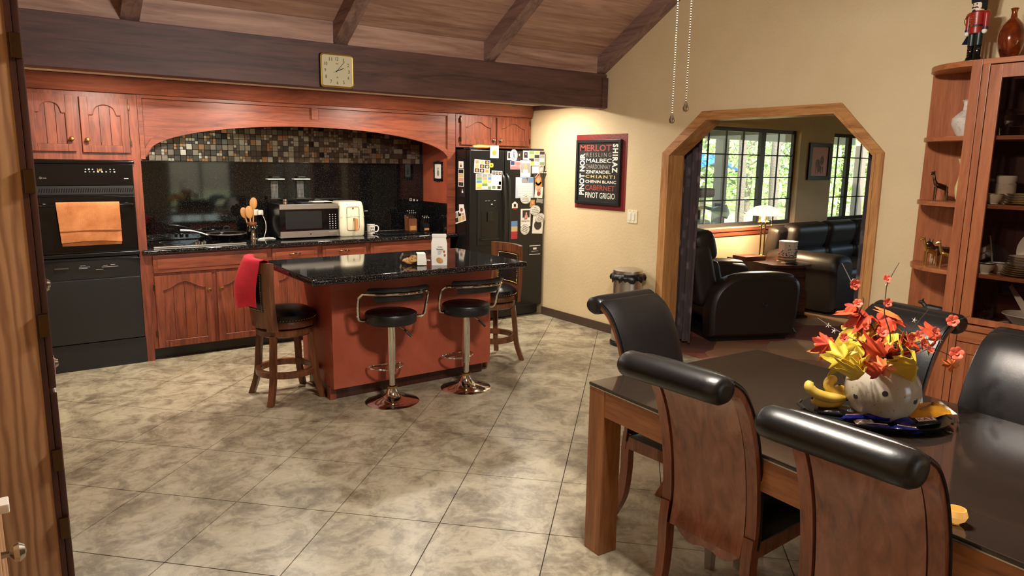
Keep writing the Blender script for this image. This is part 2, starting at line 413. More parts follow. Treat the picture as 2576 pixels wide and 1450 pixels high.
mottle('leaves_green', (150, 182, 84), (206, 226, 140), 3, 0.6, world=True); mottle('leaves_dark', (72, 100, 42), (130, 160, 80), 3, 0.6, world=True)
mottle('hillside', (150, 160, 96), (200, 192, 136), 1.2, 0.9, world=True)
plain('tarp', (52, 112, 200), 0.5, bmp=(6, 0.5, 0.03))
plain('window_frame', (54, 48, 46), 0.4); plain('muntin', (34, 30, 30), 0.5)
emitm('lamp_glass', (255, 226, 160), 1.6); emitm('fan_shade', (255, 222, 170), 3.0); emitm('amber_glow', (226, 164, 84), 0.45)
glassm('pane', (244, 248, 246)); glassm('hutch_glass', (226, 220, 214)); glassm('clear_plastic', (248, 248, 246), 0.08, 0.35)
plain('crystal', (225, 228, 228), 0.05, trans=1.0, ior=1.4)
mottle('cookie', (178, 122, 60), (214, 168, 100), 40, 0.8, bmp=0.3)
plain('skin_wood', (226, 204, 180), 0.4); plain('fur_black', (14, 13, 14), 0.9, bmp=(90, 1.0, 0.01)); plain('soldier_red', (150, 30, 24), 0.35); plain('soldier_navy', (26, 30, 62), 0.4); plain('soldier_green', (18, 34, 28), 0.4)
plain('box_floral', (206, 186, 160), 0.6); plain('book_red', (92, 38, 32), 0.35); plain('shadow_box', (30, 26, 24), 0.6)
# ------------------------------------------------------------------ structure
XR, YB = 4.75, 6.77            # right wall face, kitchen back wall face
XL, YF = -0.66, -2.2           # left wall, wall behind the camera
YBEAM = 5.05
SL = 0.59                      # roof pitch
YRID = 1.5
def zc(y): return 2.60 + SL*(YBEAM-y) if y > YRID else 2.60+SL*(YBEAM-YRID)-SL*(YRID-y)
def clip(poly, x0, x1, y0, y1):
    for ax, lim, sg in ((0, x0, 1), (0, x1, -1), (1, y0, 1), (1, y1, -1)):
        out = []
        for i in range(len(poly)):
            p, q = poly[i-1], poly[i]; dp = (p[ax]-lim)*sg; dq = (q[ax]-lim)*sg
            if (dp >= 0) != (dq >= 0):
                t = dp/(dp-dq); out.append((p[0]+(q[0]-p[0])*t, p[1]+(q[1]-p[1])*t))
            if dq >= 0: out.append(q)
        poly = out
        if len(poly) < 3: return []
    return poly
floor = struct('floor', B().box(XL, XR, YF, YB, -0.06, -0.004), 'grout')
E1, E2, ORG = Vector((.3478, -.3623)), Vector((-.3844, -.3736)), Vector((1.5932, 4.0861))
g = 0.0022
full = None
for i in range(-14, 16):
    for j in range(-10, 20):
        c = ORG+E1*i+E2*j
        u1, u2 = E1.normalized()*g, E2.normalized()*g
        q = [c+u1+u2, c+E1-u1+u2, c+E1+E2-u1-u2, c+E2+u1-u2]
        q = [(p.x, p.y) for p in q]
        k = clip(q, XL, XR, YF, 6.3)
        if not k: continue
        if len(k) == 4 and max(abs(k[a][0]-q[a][0])+abs(k[a][1]-q[a][1]) for a in range(4)) < 1e-6:
            if full is None:
                b = B().prism([(p[0]-c.x, p[1]-c.y) for p in q], -0.004, 0.0, 'z'); o = part('tile', b, 'floor_tile', floor, local=True); full = o.data; o.location = (c.x, c.y, 0)
            else: share('tile', full, floor, Matrix.Translation((c.x, c.y, 0)))
        else: part('tile', B().prism(k, -0.004, 0.0, 'z'), 'floor_tile', floor)
# right wall with the clipped-corner opening
AL, AR, ALo, ARo = 4.254, 2.458, 4.318, 2.407
AZ, ACL, ACR = 2.0, (3.866, 2.0), (2.768, 2.0)
SH = 1.705
TW = 0.15
w = B()
def top(y): return zc(y)+0.12
w.prism([(AL, 0), (YB+.1, 0), (YB+.1, 2.7), (YBEAM, top(YBEAM)), (AL, top(AL))], XR, XR+TW, 'x')
w.prism([(YF-.1, 0), (AR, 0), (AR, top(AR)), (YRID, top(YRID)), (YF-.1, top(YF))], XR, XR+TW, 'x')
w.prism([(AL, SH), (AL, top(AL)), (AR, top(AR)), (AR, SH), (ACR[0], ACR[1]), (ACL[0], ACL[1])], XR, XR+TW, 'x')
struct('wall_right', w, 'wall_paint')
struct('wall_back', B().box(XL, XR, YB, YB+.12, 0, 2.4), 'wall_paint')
struct('wall_left', B().prism([(YF-.1, 0), (YB+.1, 0), (YB+.1, 2.7), (YBEAM, top(YBEAM)), (YRID, top(YRID)), (YF-.1, top(YF))], XL-.12, XL, 'x'), 'wall_tan')
w = B()                       # wall behind the camera, with a glass door opening
FX0, FX1, FZ0, FZ1 = 2.9, 4.15, 0.6, 2.15
w.box(XL, FX0, YF-.12, YF, 0, 3.2).box(FX1, XR, YF-.12, YF, 0, 3.2).box(FX0, FX1, YF-.12, YF, 0, FZ0).box(FX0, FX1, YF-.12, YF, FZ1, 3.2)
struct('wall_front', w, 'wall_tan')
wf = struct('window_3', B().box(FX0, FX1, YF-.09, YF-.03, FZ0, FZ0+.05).box(FX0, FX1, YF-.09, YF-.03, FZ1-.05, FZ1).box(FX0, FX0+.05, YF-.09, YF-.03, FZ0, FZ1).box(FX1-.05, FX1, YF-.09, YF-.03, FZ0, FZ1).box(3.52, 3.56, YF-.09, YF-.03, FZ0, FZ1), 'window_frame')
part('pane', B().box(FX0+.05, 3.52, YF-.062, YF-.058, FZ0+.05, FZ1-.05), 'pane', wf)
part('pane', B().box(3.56, FX1-.05, YF-.062, YF-.058, FZ0+.05, FZ1-.05), 'pane', wf)
# sloped plank ceiling: each board is a piece
ceil = struct('ceiling', B().prism([(YBEAM+.02, 2.64), (YBEAM+.02, 2.78), (YRID, zc(YRID)+.15), (YF-.1, zc(YF-.1)+.15), (YF-.1, zc(YF-.1)+.03), (YRID, zc(YRID)+.03)], XL, XR, 'x'), 'plank_wood')
pw = 0.14
ca, sa = math.cos(math.atan(SL)), math.sin(math.atan(SL))
y = YBEAM+.02
n = 0
while y > YRID:
    y2 = max(YRID, y-pw*ca)
    part('plank', B().prism([(y-.0015, zc(y)), (y2+.0015, zc(y2)), (y2+.0015, zc(y2)+.03), (y-.0015, zc(y)+.03)], XL, XR, 'x'), 'plank_wood', ceil)
    y = y2; n += 1
while y > YF:
    y2 = max(YF, y-pw*ca)
    part('plank', B().prism([(y-.0015, zc(y)), (y2+.0015, zc(y2)), (y2+.0015, zc(y2)+.03), (y-.0015, zc(y)+.03)], XL, XR, 'x'), 'plank_wood', ceil)
    y = y2
for x0 in (-.55, .735, 2.09, 3.385, 4.64):
    wd = .11
    part('rafter', B().prism([(YBEAM+.05, 2.43), (YRID, 2.43+SL*(YBEAM+.05-YRID)), (YRID, zc(YRID)+.01), (YBEAM+.05, zc(YBEAM+.05)+.01)], x0, x0+wd-.002, 'x'), 'rafter_wood', ceil)
    part('rafter', B().prism([(YRID, 2.43+SL*(YBEAM+.05-YRID)), (YF, 2.43+SL*(YBEAM+.05-YRID)-SL*(YRID-YF)), (YF, zc(YF)), (YRID, zc(YRID)+.01)], x0, x0+wd-.002, 'x'), 'rafter_wood', ceil)
for x0, x1 in ((-.44, .735), (.845, 2.09), (2.20, 3.385), (3.495, 4.64)):
    part('blocking_board', B().box(x0, x1, YBEAM+.03, YBEAM+.07, 2.42, 2.61), 'plank_wood', ceil)
part('beam', B().box(XL, XR-.012, YBEAM, YBEAM+.14, 2.125, 2.435, .006), 'beam_wood', ceil)
part('beam_bracket', B().box(XR-.07, XR-.001, YBEAM-.012, YBEAM+.15, 2.13, 2.40, .003), 'beam_wood', ceil)
struct('ceiling', B().box(XL, XR, YBEAM+.14, YB, 2.204, 2.30), 'ceiling_white')
part('ceiling_trim', B().box(XR-.03, XR-.001, YBEAM+.14, 6.16, 2.16, 2.204), 'beam_wood', bpy.data.objects['ceiling.001'])
struct('baseboard_right', B().box(XR-.015, XR-.0005, ALo+.001, 5.95, 0, .085, .004).box(XR-.015, XR-.0005, 2.2, ARo-.001, 0, .085, .004), 'baseboard')
# oak casing and jamb of the opening
tr = sempty('trim_1', (XR, (AL+AR)/2, 0))
inner = [(AL, 0), (AL, SH), ACL, ACR, (AR, SH), (AR, 0)]
outer = [(ALo, 0), (ALo, SH+.012), (ACL[0]+.045, AZ+.05), (ACR[0]-.037, AZ+.05), (ARo, SH+.012), (ARo, 0)]
jin = [(AL-.02, 0), (AL-.02, SH-.008), (ACL[0]-.008, AZ-.02), (ACR[0]+.008, AZ-.02), (AR+.02, SH-.008), (AR+.02, 0)]
for i in range(5):
    mt = 'oak_trim' if i in (0, 4) else 'oak_trim_h'
    for xx, yy in ((XR-.018, XR), (XR+TW, XR+TW+.018)):
        part('casing_board', B().prism([inner[i], inner[i+1], outer[i+1], outer[i]], xx, yy, 'x'), mt, tr)
    part('jamb_board', B().prism([jin[i], jin[i+1], inner[i+1], inner[i]], XR-.024, XR+TW+.024, 'x'), mt, tr)

# ------------------------------------------------------------------ living room shell
LX, LY, LYF = 10.6, 5.3, 0.9
struct('floor', B().box(XR+.0, LX, LYF, LY, -.05, .006), 'carpet')
W1 = (6.30, 8.34, 0.90, 2.06); W2 = (9.10, 10.3, 0.90, 2.06)
w = B(); t_ = .14
w.box(XR+TW, W1[0], LY, LY+t_, 0, 2.6).box(W1[1], W2[0], LY, LY+t_, 0, 2.6).box(W2[1], LX, LY, LY+t_, 0, 2.6)
for q in (W1, W2): w.box(q[0], q[1], LY, LY+t_, 0, q[2]).box(q[0], q[1], LY, LY+t_, q[3], 2.6)
struct('wall_living_back', w, 'wall_tan')
struct('wall_living_right', B().box(LX, LX+.1, LYF, 2.0, 0, 2.6).box(LX, LX+.1, 3.8, LY+t_, 0, 2.6).box(LX, LX+.1, 2.0, 3.8, 0, .5).box(LX, LX+.1, 2.0, 3.8, 2.2, 2.6), 'wall_tan')
w4 = struct('window_added', B().box(LX+.03, LX+.07, 2.0, 3.8, .5, .56).box(LX+.03, LX+.07, 2.0, 3.8, 2.14, 2.2).box(LX+.03, LX+.07, 2.0, 2.06, .56, 2.14).box(LX+.03, LX+.07, 3.74, 3.8, .56, 2.14).box(LX+.03, LX+.07, 2.87, 2.93, .56, 2.14), 'window_frame')  # unseen window, added to bring more daylight into the living room
part('pane', B().box(LX+.048, LX+.052, 2.06, 2.87, .56, 2.14), 'pane', w4); part('pane', B().box(LX+.048, LX+.052, 2.93, 3.74, .56, 2.14), 'pane', w4)
struct('wall_living_front', B().box(XR+TW, LX, LYF-.1, LYF, 0, 2.6), 'wall_tan')
struct('ceiling', B().box(XR+TW, LX, LYF, LY, 2.5, 2.6), 'ceiling_white')
def grid_window(name, q, mull, cols, rows, label):
    x0, x1, z0, z1 = q; y0, y1 = LY+.07, LY+.11; f = .045
    b = B().box(x0, x1, y0, y1, z0, z0+f).box(x0, x1, y0, y1, z1-f, z1).box(x0, x0+f, y0, y1, z0+f, z1-f).box(x1-f, x1, y0, y1, z0+f, z1-f).box(mull-.045, mull+.045, y0-.005, y1, z0+f, z1-f)
    o = struct(name, b, 'window_frame')
    o['label'] = label
    for (a, c), nc in zip(((x0+f, mull-.045), (mull+.045, x1-f)), cols):
        part('pane', B().box(a, c, LY+.088, LY+.092, z0+f, z1-f), 'pane', o)
        for i in range(1, nc):
            xx = a+(c-a)*i/nc; part('muntin', B().box(xx-.007, xx+.007, LY+.082, LY+.098, z0+f, z1-f), 'muntin', o)
        for i in range(1, rows):
            zz = z0+f+(z1-z0-2*f)*i/rows; part('muntin', B().box(a, c, LY+.083, LY+.097, zz-.007, zz+.007), 'muntin', o)
    return o
grid_window('window_1', W1, 7.66, (4, 2), 4, 'wide dark-framed window with small square panes above the end table')
grid_window('window_2', W2, 9.62, (2, 2), 4, 'narrower dark-framed grid window behind the sofa, right of the picture')
struct('trim_2', B().box(W1[0]-.05, W1[1]-.02, LY-.05, LY, .855, .89, .006).box(W1[0]-.03, W1[1]-.05, LY-.025, LY, .80, .855, .006), 'cabinet_wood_h')
struct('trim_3', B().box(W1[0]-.06, W1[1]+.06, LY-.012, LY, 2.075, 2.10), 'wall_tan')

# lights that the place has
def downlight(x, y, lab):
    t = thing('recessed_light', lab, 'ceiling light', (x, y, 2.17), 0, 'recessed lights over the counter')
    part('trim_ring', B().lathe([(.073, 0.0335), (.075, 0.031), (.085, 0.031), (.086, .0335)], 24, (x, y, 2.17), cap=False), 'white_plastic', t)
    part('lens', B().lathe([(0.0, 0.0315), (.072, 0.0315), (.072, 0.0335), (0, .0335)], 24, (x, y, 2.17)), 'white_plastic', t)
    l = light('recessed_lamp', 'AREA', (x, y, 2.199), KITCHEN_W, WARM, shape='DISK', size=.14)
for i, x in enumerate((.75, 1.8, 2.95, 4.2)):
    downlight(x, 5.55, 'round recessed light in the soffit, ' + ('nearest the oven', 'second from the oven', 'third from the oven', 'nearest the refrigerator')[i])
# ------------------------------------------------------------------ kitchen cabinetry
YC = 6.19
def archf(t, h, sh=0.16):
    if t < sh or t > 1-sh: return 0.0
    u = (t-.5)/(.5-sh); return h*(0.25+0.75*math.sqrt(max(0, 1-u*u)))
def archf2(t, h):
    u = abs(t-.5)/.5; return h*(0.5+0.5*math.cos(PI*min(1, u*1.05)))
def cab_door(cab, x0, x1, z0, z1, knob_side, arch=0.06, style=1, planks=3, hinge_side=None, y=YC, knob='brass', knobz=None, stile=.052, hinges=(.2, .85)):
    yf = y-.02
    b = B(); a0, a1, c0, c1 = x0+stile, x1-stile, z0+stile, z1-stile-arch
    b.box(x0, a0, yf, y, z0, z1, .004).box(a1, x1, yf, y, z0, z1, .004).box(a0, a1, yf, y, z0, c0, .004)
    N = 24; fn = archf if style == 1 else archf2
    xs = [a0+(a1-a0)*i/N for i in range(N+1)]; zs = [c1+fn(i/N, arch) for i in range(N+1)]
    if style == 1:
        xs = []; zs = []
        for i in range(N+1):
            t = i/N; xs.append(a0+(a1-a0)*t); zs.append(c1+fn(t, arch))
    for i in range(N): b.prism([(xs[i], zs[i]), (xs[i+1], zs[i+1]), (xs[i+1], z1), (xs[i], z1)], yf, y, 'y')
    d = part('door', b, 'cabinet_wood', cab)
    # moulded edge round the panel and the boards inside it
    pth = [(a0, yf+.004, c0), (a0, yf+.004, zs[0])]+[(xs[i], yf+.004, zs[i]) for i in range(N+1)]+[(a1, yf+.004, c0)]
    part('panel_moulding', B().tube(pth, .0045, 6, closed=True), 'cabinet_wood', d)
    for i in range(planks):
        t0, t1 = i/planks, (i+1)/planks; p0 = a0+(a1-a0)*t0+.0015; p1 = a0+(a1-a0)*t1-.0015
        m = [c1+fn(t0+(t1-t0)*k/6, arch) for k in range(7)]
        pl = [(p0, c0), (p1, c0)]+[(p1+(p0-p1)*k/6, m[6-k]+.004) for k in range(7)]
        part('plank', B().prism(pl, y-.009, y-.002, 'y'), 'cabinet_wood', d)
    kx = x1-.03 if knob_side == 'r' else x0+.03
    kz = knobz if knobz is not None else z0+.09
    part('knob', B().lathe([(.006, 0), (.005, .012), (.014, .018), (.017, .026), (.012, .033), (0, .035)], 14, (kx, yf, kz), Matrix.Rotation(PI/2, 4, 'X')), knob, d)
    if hinge_side:
        hx = x0-.004 if hinge_side == 'l' else x1+.004
        for f in hinges:
            hz = z0+(z1-z0)*f
            part('hinge', B().box(hx-.006, hx+.006, yf-.004, y, hz-.022, hz+.022, .002), 'bronze', d)
    return d
def panel_front(cab, x0, x1, z0, z1, name='drawer_front', y=YC):
    d = part(name, B().box(x0, x1, y-.018, y, z0, z1, .006), 'cabinet_wood_h', cab)
    part('raised_panel', B().box(x0+.03, x1-.03, y-.022, y-.016, z0+.03, z1-.03, .004), 'cabinet_wood_h', d)
    return d
# tall oven cabinet
c = thing('oven_cabinet', 'tall red wooden cabinet with two arched doors housing the oven', 'cabinet', (.6, 6.48, 0))
part('carcass', B().box(.24, .258, YC, YB, 0, 2.09).box(.925, .96, YC, YB, 0, 2.09).box(.258, .925, YC+.3, YB, 1.60, 2.09), 'cabinet_wood', c)
part('face_frame', B().box(.225, .262, YC, YC+.02, 0.0, 2.085).box(.905, .965, YC-.002, YC+.02, 0.0, 2.085).box(.262, .905, YC, YC+.02, 1.592, 1.65).box(.262, .905, YC, YC+.02, 2.045, 2.085).box(.545, .59, YC, YC+.02, 1.65, 2.045), 'cabinet_wood', c)
cab_door(c, .256, .548, 1.65, 2.052, 'r', .075, 1, 3)
cab_door(c, .586, .90, 1.645, 2.047, 'l', .075, 1, 3, 'r')
# wall oven
o = thing('wall_oven', 'black built-in wall oven with a glass door and control panel', 'oven', (.58, 6.2, .88))
part('housing', B().box(.258, .905, YC-.002, YC+.5, .87, 1.585, .004), 'black_enamel', o)
part('top_trim', B().box(.25, .915, YC-.03, YC, 1.565, 1.588, .006), 'black_gloss', o)
cp = part('control_panel', B().box(.262, .90, YC-.022, YC, 1.405, 1.562, .005), 'black_gloss', o)
part('vent', B().box(.262, .90, YC-.016, YC, 1.335, 1.40, .004), 'black_plastic', o)
for k in range(40):
    xx = .285+k*.0153; part('vent_slit', B().prism([(xx, 1.352), (xx+.005, 1.352), (xx+.012, 1.382), (xx+.007, 1.382)], YC-.0175, YC-.015, 'y'), 'black_gloss', bpy.data.objects['vent'])
dr = part('oven_door', B().box(.262, .90, YC-.035, YC, .905, 1.325, .008), 'black_gloss', o)
part('handle', B().tube([(.285, YC-.04, 1.262), (.30, YC-.075, 1.262), (.34, YC-.085, 1.262), (.82, YC-.085, 1.262), (.862, YC-.075, 1.262), (.878, YC-.04, 1.262)], .011, 10), 'black_enamel', dr)
part('lower_trim', B().box(.255, .91, YC-.028, YC, .872, .90, .006), 'black_enamel', o)
Mx = lambda x, y, z: frameM((x, y, z), (1, 0, 0), (0, 0, 1))
text('clock_digits', '2:05', .03, 'display_amber', cp, Mx(.68, YC-.0225, 1.518), width=.034, height=.017)
for r_, row in enumerate((('+', '-', '*', '*', '+'), ('o', '+', 'o', '-', '-', 'o', '+', '-'))):
    for k, ch in enumerate(row):
        text('button_mark', ch, .022, 'display_white', cp, Mx((.59, .612, .635, .75, .775)[k] if r_ == 0 else .588+k*.027, YC-.0225, 1.522-.018*r_), width=.010, height=.009)
for k in range(8):
    a = k*PI/4; part('emblem_ray', B().tube([(.305+.003*math.cos(a), YC-.0225, 1.46+.003*math.sin(a)), (.305+.010*math.cos(a), YC-.0225, 1.46+.010*math.sin(a))], .0011, 5), 'steel', cp)
text('brand_mark', 'Profile', .016, 'letter_grey', cp, Mx(.33, YC-.0225, 1.458), width=.022, height=.009)
part('name_bar', B().box(.838, .868, YC-.0228, YC-.021, 1.452, 1.456), 'letter_white', cp)
# orange towel on the oven handle
t = thing('hand_towel', 'orange terry hand towel folded over the oven handle', 'towel', (.6, YC-.09, .97))
def towel_sheet(side):
    rows = []
    for i in range(13):
        s = i/12; row = []
        for j in range(17):
            u = j/16; x = .378+.405*u
            z = 1.275-s*(.285 if side < 0 else .31)
            y = YC-.087+side*.014+(side*.004*math.sin(u*9+side)+.004*math.sin(s*5+u*4))*s
            if side < 0: z += .012*math.sin(u*3)*s*s-.004*u*s; x += .018*(1-u)*s*.8
            else: x += .02*(1-u)*s
            row.append((x, y, z))
        rows.append(row)
    return rows
f_, k_ = towel_sheet(-1), towel_sheet(1)
arcr = [[(p[0], YC-.087+.014*math.cos(a)*-1, 1.275+.012*math.sin(a)) for p in f_[0]] for a in (R(60), R(120))]
part('cloth', B().sheet(f_[::-1]+arcr+k_, .006), 'orange_towel', t, ang=80)
part('woven_band', B().sheet([[(p[0]+.001, p[1]-.0035, p[2]) for p in f_[8]], [(p[0]+.001, p[1]-.0035, p[2]-.009) for p in f_[8]]], .003), 'orange_towel', t)
# dishwasher
o = thing('dishwasher', 'black dishwasher under the wall oven with a curved control strip', 'dishwasher', (.58, 6.2, 0))
part('tub', B().box(.265, .895, YC+.02, YB-.05, .02, .86), 'black_plastic', o)
dd = part('door_panel', B().box(.262, .90, YC-.025, YC+.02, .215, .70, .006), 'black_satin', o)
rows = []
for i in range(9):
    s = i/8; z = .70+.145*s; dy = .018*math.sin(s*PI*.5)
    rows.append([(.262+.638*j/12, YC-.012-dy*(1-abs(2*j/12-1)**4), z) for j in range(13)])
rows.append([(p[0], YC+.02, p[2]) for p in rows[-1]]); rows.insert(0, [(p[0], YC+.02, p[2]) for p in rows[0]])
cp = part('control_strip', B().grid(rows), 'black_satin', o)
part('top_edge', B().box(.262, .90, YC-.032, YC+.02, .843, .850, .002), 'black_gloss', o)
part('latch_recess', B().box(.335, .425, YC-.034, YC-.025, .79, .80, .002), 'dark_steel', cp)
for (x, z, w_) in ((.50, .806, .035), (.492, .796, .07), (.49, .787, .055), (.65, .80, .03), (.70, .803, .03), (.64, .789, .11), (.60, .772, .05)):
    part('print_line', B().box(x, x+w_, YC-.0335, YC-.030, z, z+.0035), 'letter_grey', cp)
part('kick_panel', B().box(.255, .91, YC-.005, YC+.02, .0, .205, .004), 'black_plastic', o)
# arched valance over the counter
v = thing('arched_valance', 'red wooden arched valance spanning above the counter', 'valance', (2.37, YC, 1.64))
VX0, VX1 = .967, 3.79
def vz_(x):
    u = (x-2.36)/1.345
    return 1.64+.255*math.sqrt(max(0, 1-u*u)) if abs(u) < 1 else 1.62
b = B(); N = 60
xs = [VX0+(VX1-VX0)*i/N for i in range(N+1)]
for i in range(N): b.prism([(xs[i], vz_(xs[i])), (xs[i+1], vz_(xs[i+1])), (xs[i+1], 2.087), (xs[i], 2.087)], YC+.012, YC+.03, 'y')
part('board', b, 'cabinet_wood_h', v)
b = B().box(VX0, 1.0, YC-.006, YC+.012, 1.6, 2.087, .002).box(3.70, VX1, YC-.006, YC+.012, .90, 2.087, .002).box(2.33, 2.385, YC-.006, YC+.012, 1.9575, 2.0575, .002).box(1.0005, 3.6995, YC-.006, YC+.012, 2.058, 2.087, .002)
xs = [1.0005+2.699*i/N for i in range(N+1)]
for i in range(N):
    b.prism([(xs[i], vz_(xs[i])), (xs[i+1], vz_(xs[i+1])), (xs[i+1], vz_(xs[i+1])+.062), (xs[i], vz_(xs[i])+.062)], YC-.006, YC+.012, 'y')
part('frame', b, 'cabinet_wood_h', v)
part('side_panel', B().box(3.737, 3.755, YC, YB, .90, 2.087), 'red_paint', v)
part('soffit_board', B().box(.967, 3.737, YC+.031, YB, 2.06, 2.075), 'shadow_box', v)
# crown board
t = thing('crown_board', 'wide red wooden crown board running above all the cabinets', 'crown moulding', (2.45, 6.18, 2.085))
part('board', B().prism([(YC-.02, 2.085), (YC-.055, 2.20), (YC+.02, 2.20), (YC+.02, 2.085)], .225, 4.735, 'x'), 'cabinet_wood_h', t)
part('bead', B().tube([(.225, YC-.018, 2.09), (4.735, YC-.018, 2.09)], .006, 8), 'cabinet_wood_h', t)
# cabinet above the refrigerator
c = thing('wall_cabinet', 'small red two-door cabinet above the refrigerator', 'cabinet', (4.27, 6.48, 1.77))
part('carcass', B().box(3.80, 4.735, YC+.002, YB, 1.76, 2.085), 'cabinet_wood', c)
cab_door(c, 3.85, 4.26, 1.785, 2.068, 'r', .055, 2, 1, 'l', knob='nickel', knobz=1.84, y=YC)
cab_door(c, 4.285, 4.70, 1.785, 2.068, 'l', .055, 2, 1, 'r', knob='nickel', knobz=1.84, y=YC)
# base cabinets
units = [(.966, 1.905, 2, 'with two arched doors beside the dishwasher'), (1.905, 2.355, 1, 'behind the red-towel stool'), (2.355, 2.825, 1, 'hidden in part by the island top'), (2.825, 3.735, 2, 'at the refrigerator end of the counter')]
for (x0, x1, nd, lab) in units:
    c = thing('base_cabinet', 'red wooden base cabinet '+lab, 'cabinet', ((x0+x1)/2, 6.48, 0), 0, 'base cabinets under the granite counter')
    part('carcass', B().box(x0, x1, YC, YB-.04, .095, .865), 'cabinet_wood', c)
    part('toe_kick', B().box(x0, x1, YC+.045, YC+.06, 0, .095), 'black_plastic', c)
    p = panel_front(c, x0+.028, x1-.018, .708, .852)
    if nd == 1:
        xm = (x0+x1)/2
        part('pull', B().tube([(xm-.05, YC-.02, .80), (xm-.03, YC-.042, .80), (xm, YC-.045, .806), (xm+.03, YC-.042, .80), (xm+.05, YC-.02, .80)], .005, 6).ball((xm, YC-.045, .806), .011, n=10), 'bronze', p)
    if nd == 2:
        xm = (x0+x1)/2+.01
        cab_door(c, x0+.03, xm-.018, .10, .685, 'r', .06, 2, 4, 'l', knobz=.545)
        cab_door(c, xm+.018, x1-.02, .10, .685, 'l', .06, 2, 4, 'r', knobz=.545)
    else: cab_door(c, x0+.02, x1-.02, .10, .685, 'r', .06, 2, 4, None, knobz=.545)
# worktop and splashback
b = B().box(.925, 3.80, YC-.045, YB-.001, .866, .90, .012, 3)
solo('countertop', b, 'granite', 'polished black granite counter along the kitchen wall', 'countertop')
t = thing('granite_splashback', 'polished black granite splashback behind the counter', 'splashback', (2.35, YB-.01, .9))
part('slab', B().box(.966, 3.736, YB-.022, YB-.001, .9005, 1.585, .001), 'granite_wall', t)
part('slab', B().box(3.716, 3.7365, YC+.02, YB-.023, .9005, 1.20, .001), 'granite_wall', t)
part('top_edge', B().box(.966, 3.736, YB-.026, YB-.022, 1.572, 1.585, .001), 'black_gloss', t)
# mosaic: individual glass and metal tiles
def mos(name, c, rough, metal): plain(name, c, rough, metal, spec=0.6)
mos('mosaic_brown', (70, 54, 46), 0.15, 0.0); mos('mosaic_taupe', (116, 100, 84), 0.22, 0.2); mos('mosaic_grey', (150, 140, 122), 0.3, 0.5); mos('mosaic_steel', (168, 164, 154), 0.2, 0.9); mos('mosaic_dark', (34, 26, 24), 0.08, 0.0); mos('mosaic_gold', (160, 118, 82), 0.2, 0.7)
ms = thing('mosaic_splashback', 'band of mixed brown, taupe and mirror mosaic tiles under the valance', 'mosaic', (2.35, YB-.01, 1.585))
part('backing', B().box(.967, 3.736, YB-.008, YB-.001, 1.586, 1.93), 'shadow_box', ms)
random.seed(11)
cellw = .0497; big = []; small = []
def hidden(x, z): return z > vz_(x)+.05
nx = int((3.736-.967)/cellw); nz = 7
occ = {}
for i in range(nx):
    off = random.choice((0, 0, .012))
    for j in range(nz):
        x, z = .968+i*cellw, 1.588+j*cellw
        if z+cellw < 1.64+.02 or not hidden(x+cellw/2, z):
            if random.random() < .66: big.append((x, z, cellw-.003))
            else:
                h = cellw/2
                for a in (0, 1):
                    for c_ in (0, 1): small.append((x+a*h, z+c_*h, h-.003))
me_cache = {}
def mtile(sz, mat):
    k = (round(sz, 4), mat)
    if k not in me_cache:
        b = B().box(0, sz, -.006, 0, 0, sz, .0012, 1)
        bmesh.ops.recalc_face_normals(b.bm, faces=b.bm.faces[:]); me = bpy.data.meshes.new('mosaic_tile'); b.bm.to_mesh(me); b.bm.free(); finish(me, mat); me_cache[k] = me
    return me_cache[k]
pal = ['mosaic_brown']*6+['mosaic_taupe']*5+['mosaic_grey']*3+['mosaic_steel']+['mosaic_dark']*2+['mosaic_gold']
base = ms.location
for n_, (x, z, s_) in enumerate(big[:300]):
    m = random.choice(pal)
    share('mosaic_tile', mtile(s_, m), ms, Matrix.Translation(Vector((x, YB-.008, z))-base) @ Matrix.Rotation(random.uniform(-.02, .02), 4, 'X') @ Matrix.Rotation(random.uniform(-.02, .02), 4, 'Z'))
rest = big[300:]+small
for m in ('mosaic_brown', 'mosaic_taupe', 'mosaic_steel', 'mosaic_gold'):
    b = B()
    for q in rest:
        if random.Random(q[0]*7.3+q[1]*31).choice(('mosaic_brown', 'mosaic_brown', 'mosaic_taupe', 'mosaic_steel', 'mosaic_steel', 'mosaic_gold')) == m:
            b.box(q[0], q[0]+q[2], YB-.014, YB-.008, q[1], q[1]+q[2])
    part('small_mosaic_tiles', b, m, ms, kind='stuff')
# ------------------------------------------------------------------ things on the counter
ZC = .9005
t = thing('cooktop', 'black glass cooktop with steel edge strip beneath the frying pan', 'cooktop', (1.37, 6.46, ZC))
part('glass', B().box(1.02, 1.74, 6.25, 6.68, ZC, ZC+.008, .003), 'black_gloss', t)
part('edge_strip', B().box(1.02, 1.74, 6.243, 6.252, ZC, ZC+.011, .002), 'steel', t)
for (x, y) in ((1.20, 6.38), (1.20, 6.57), (1.58, 6.38), (1.58, 6.57)):
    part('burner_ring', B().lathe([(.075, 0), (.085, 0), (.085, .0012), (.075, .0012)], 32, (x, y, ZC+.008), cap=False), 'dark_steel', t)
for k in range(4):
    part('control_knob', B().lathe([(.014, 0), (.013, .014), (.006, .018), (0, .018)], 12, (1.36+.032*(k % 2)+.05*(k//2), 6.36+.05*(k % 2), ZC+.008)), 'nickel', t)
t = thing('cooktop', 'second black cooktop section between the mug and the knife blocks', 'cooktop', (3.28, 6.46, ZC))
part('glass', B().box(3.02, 3.52, 6.25, 6.66, ZC, ZC+.008, .003), 'black_gloss', t)
part('edge_strip', B().box(3.02, 3.52, 6.66, 6.667, ZC, ZC+.013, .002), 'steel', t)
g_ = part('grill_grate', B().box(3.08, 3.46, 6.30, 6.60, ZC+.008, ZC+.011), 'black_plastic', t)
for k in range(9): part('grate_bar', B().box(3.09+k*.045, 3.102+k*.045, 6.305, 6.595, ZC+.011, ZC+.016), 'black_enamel', g_)
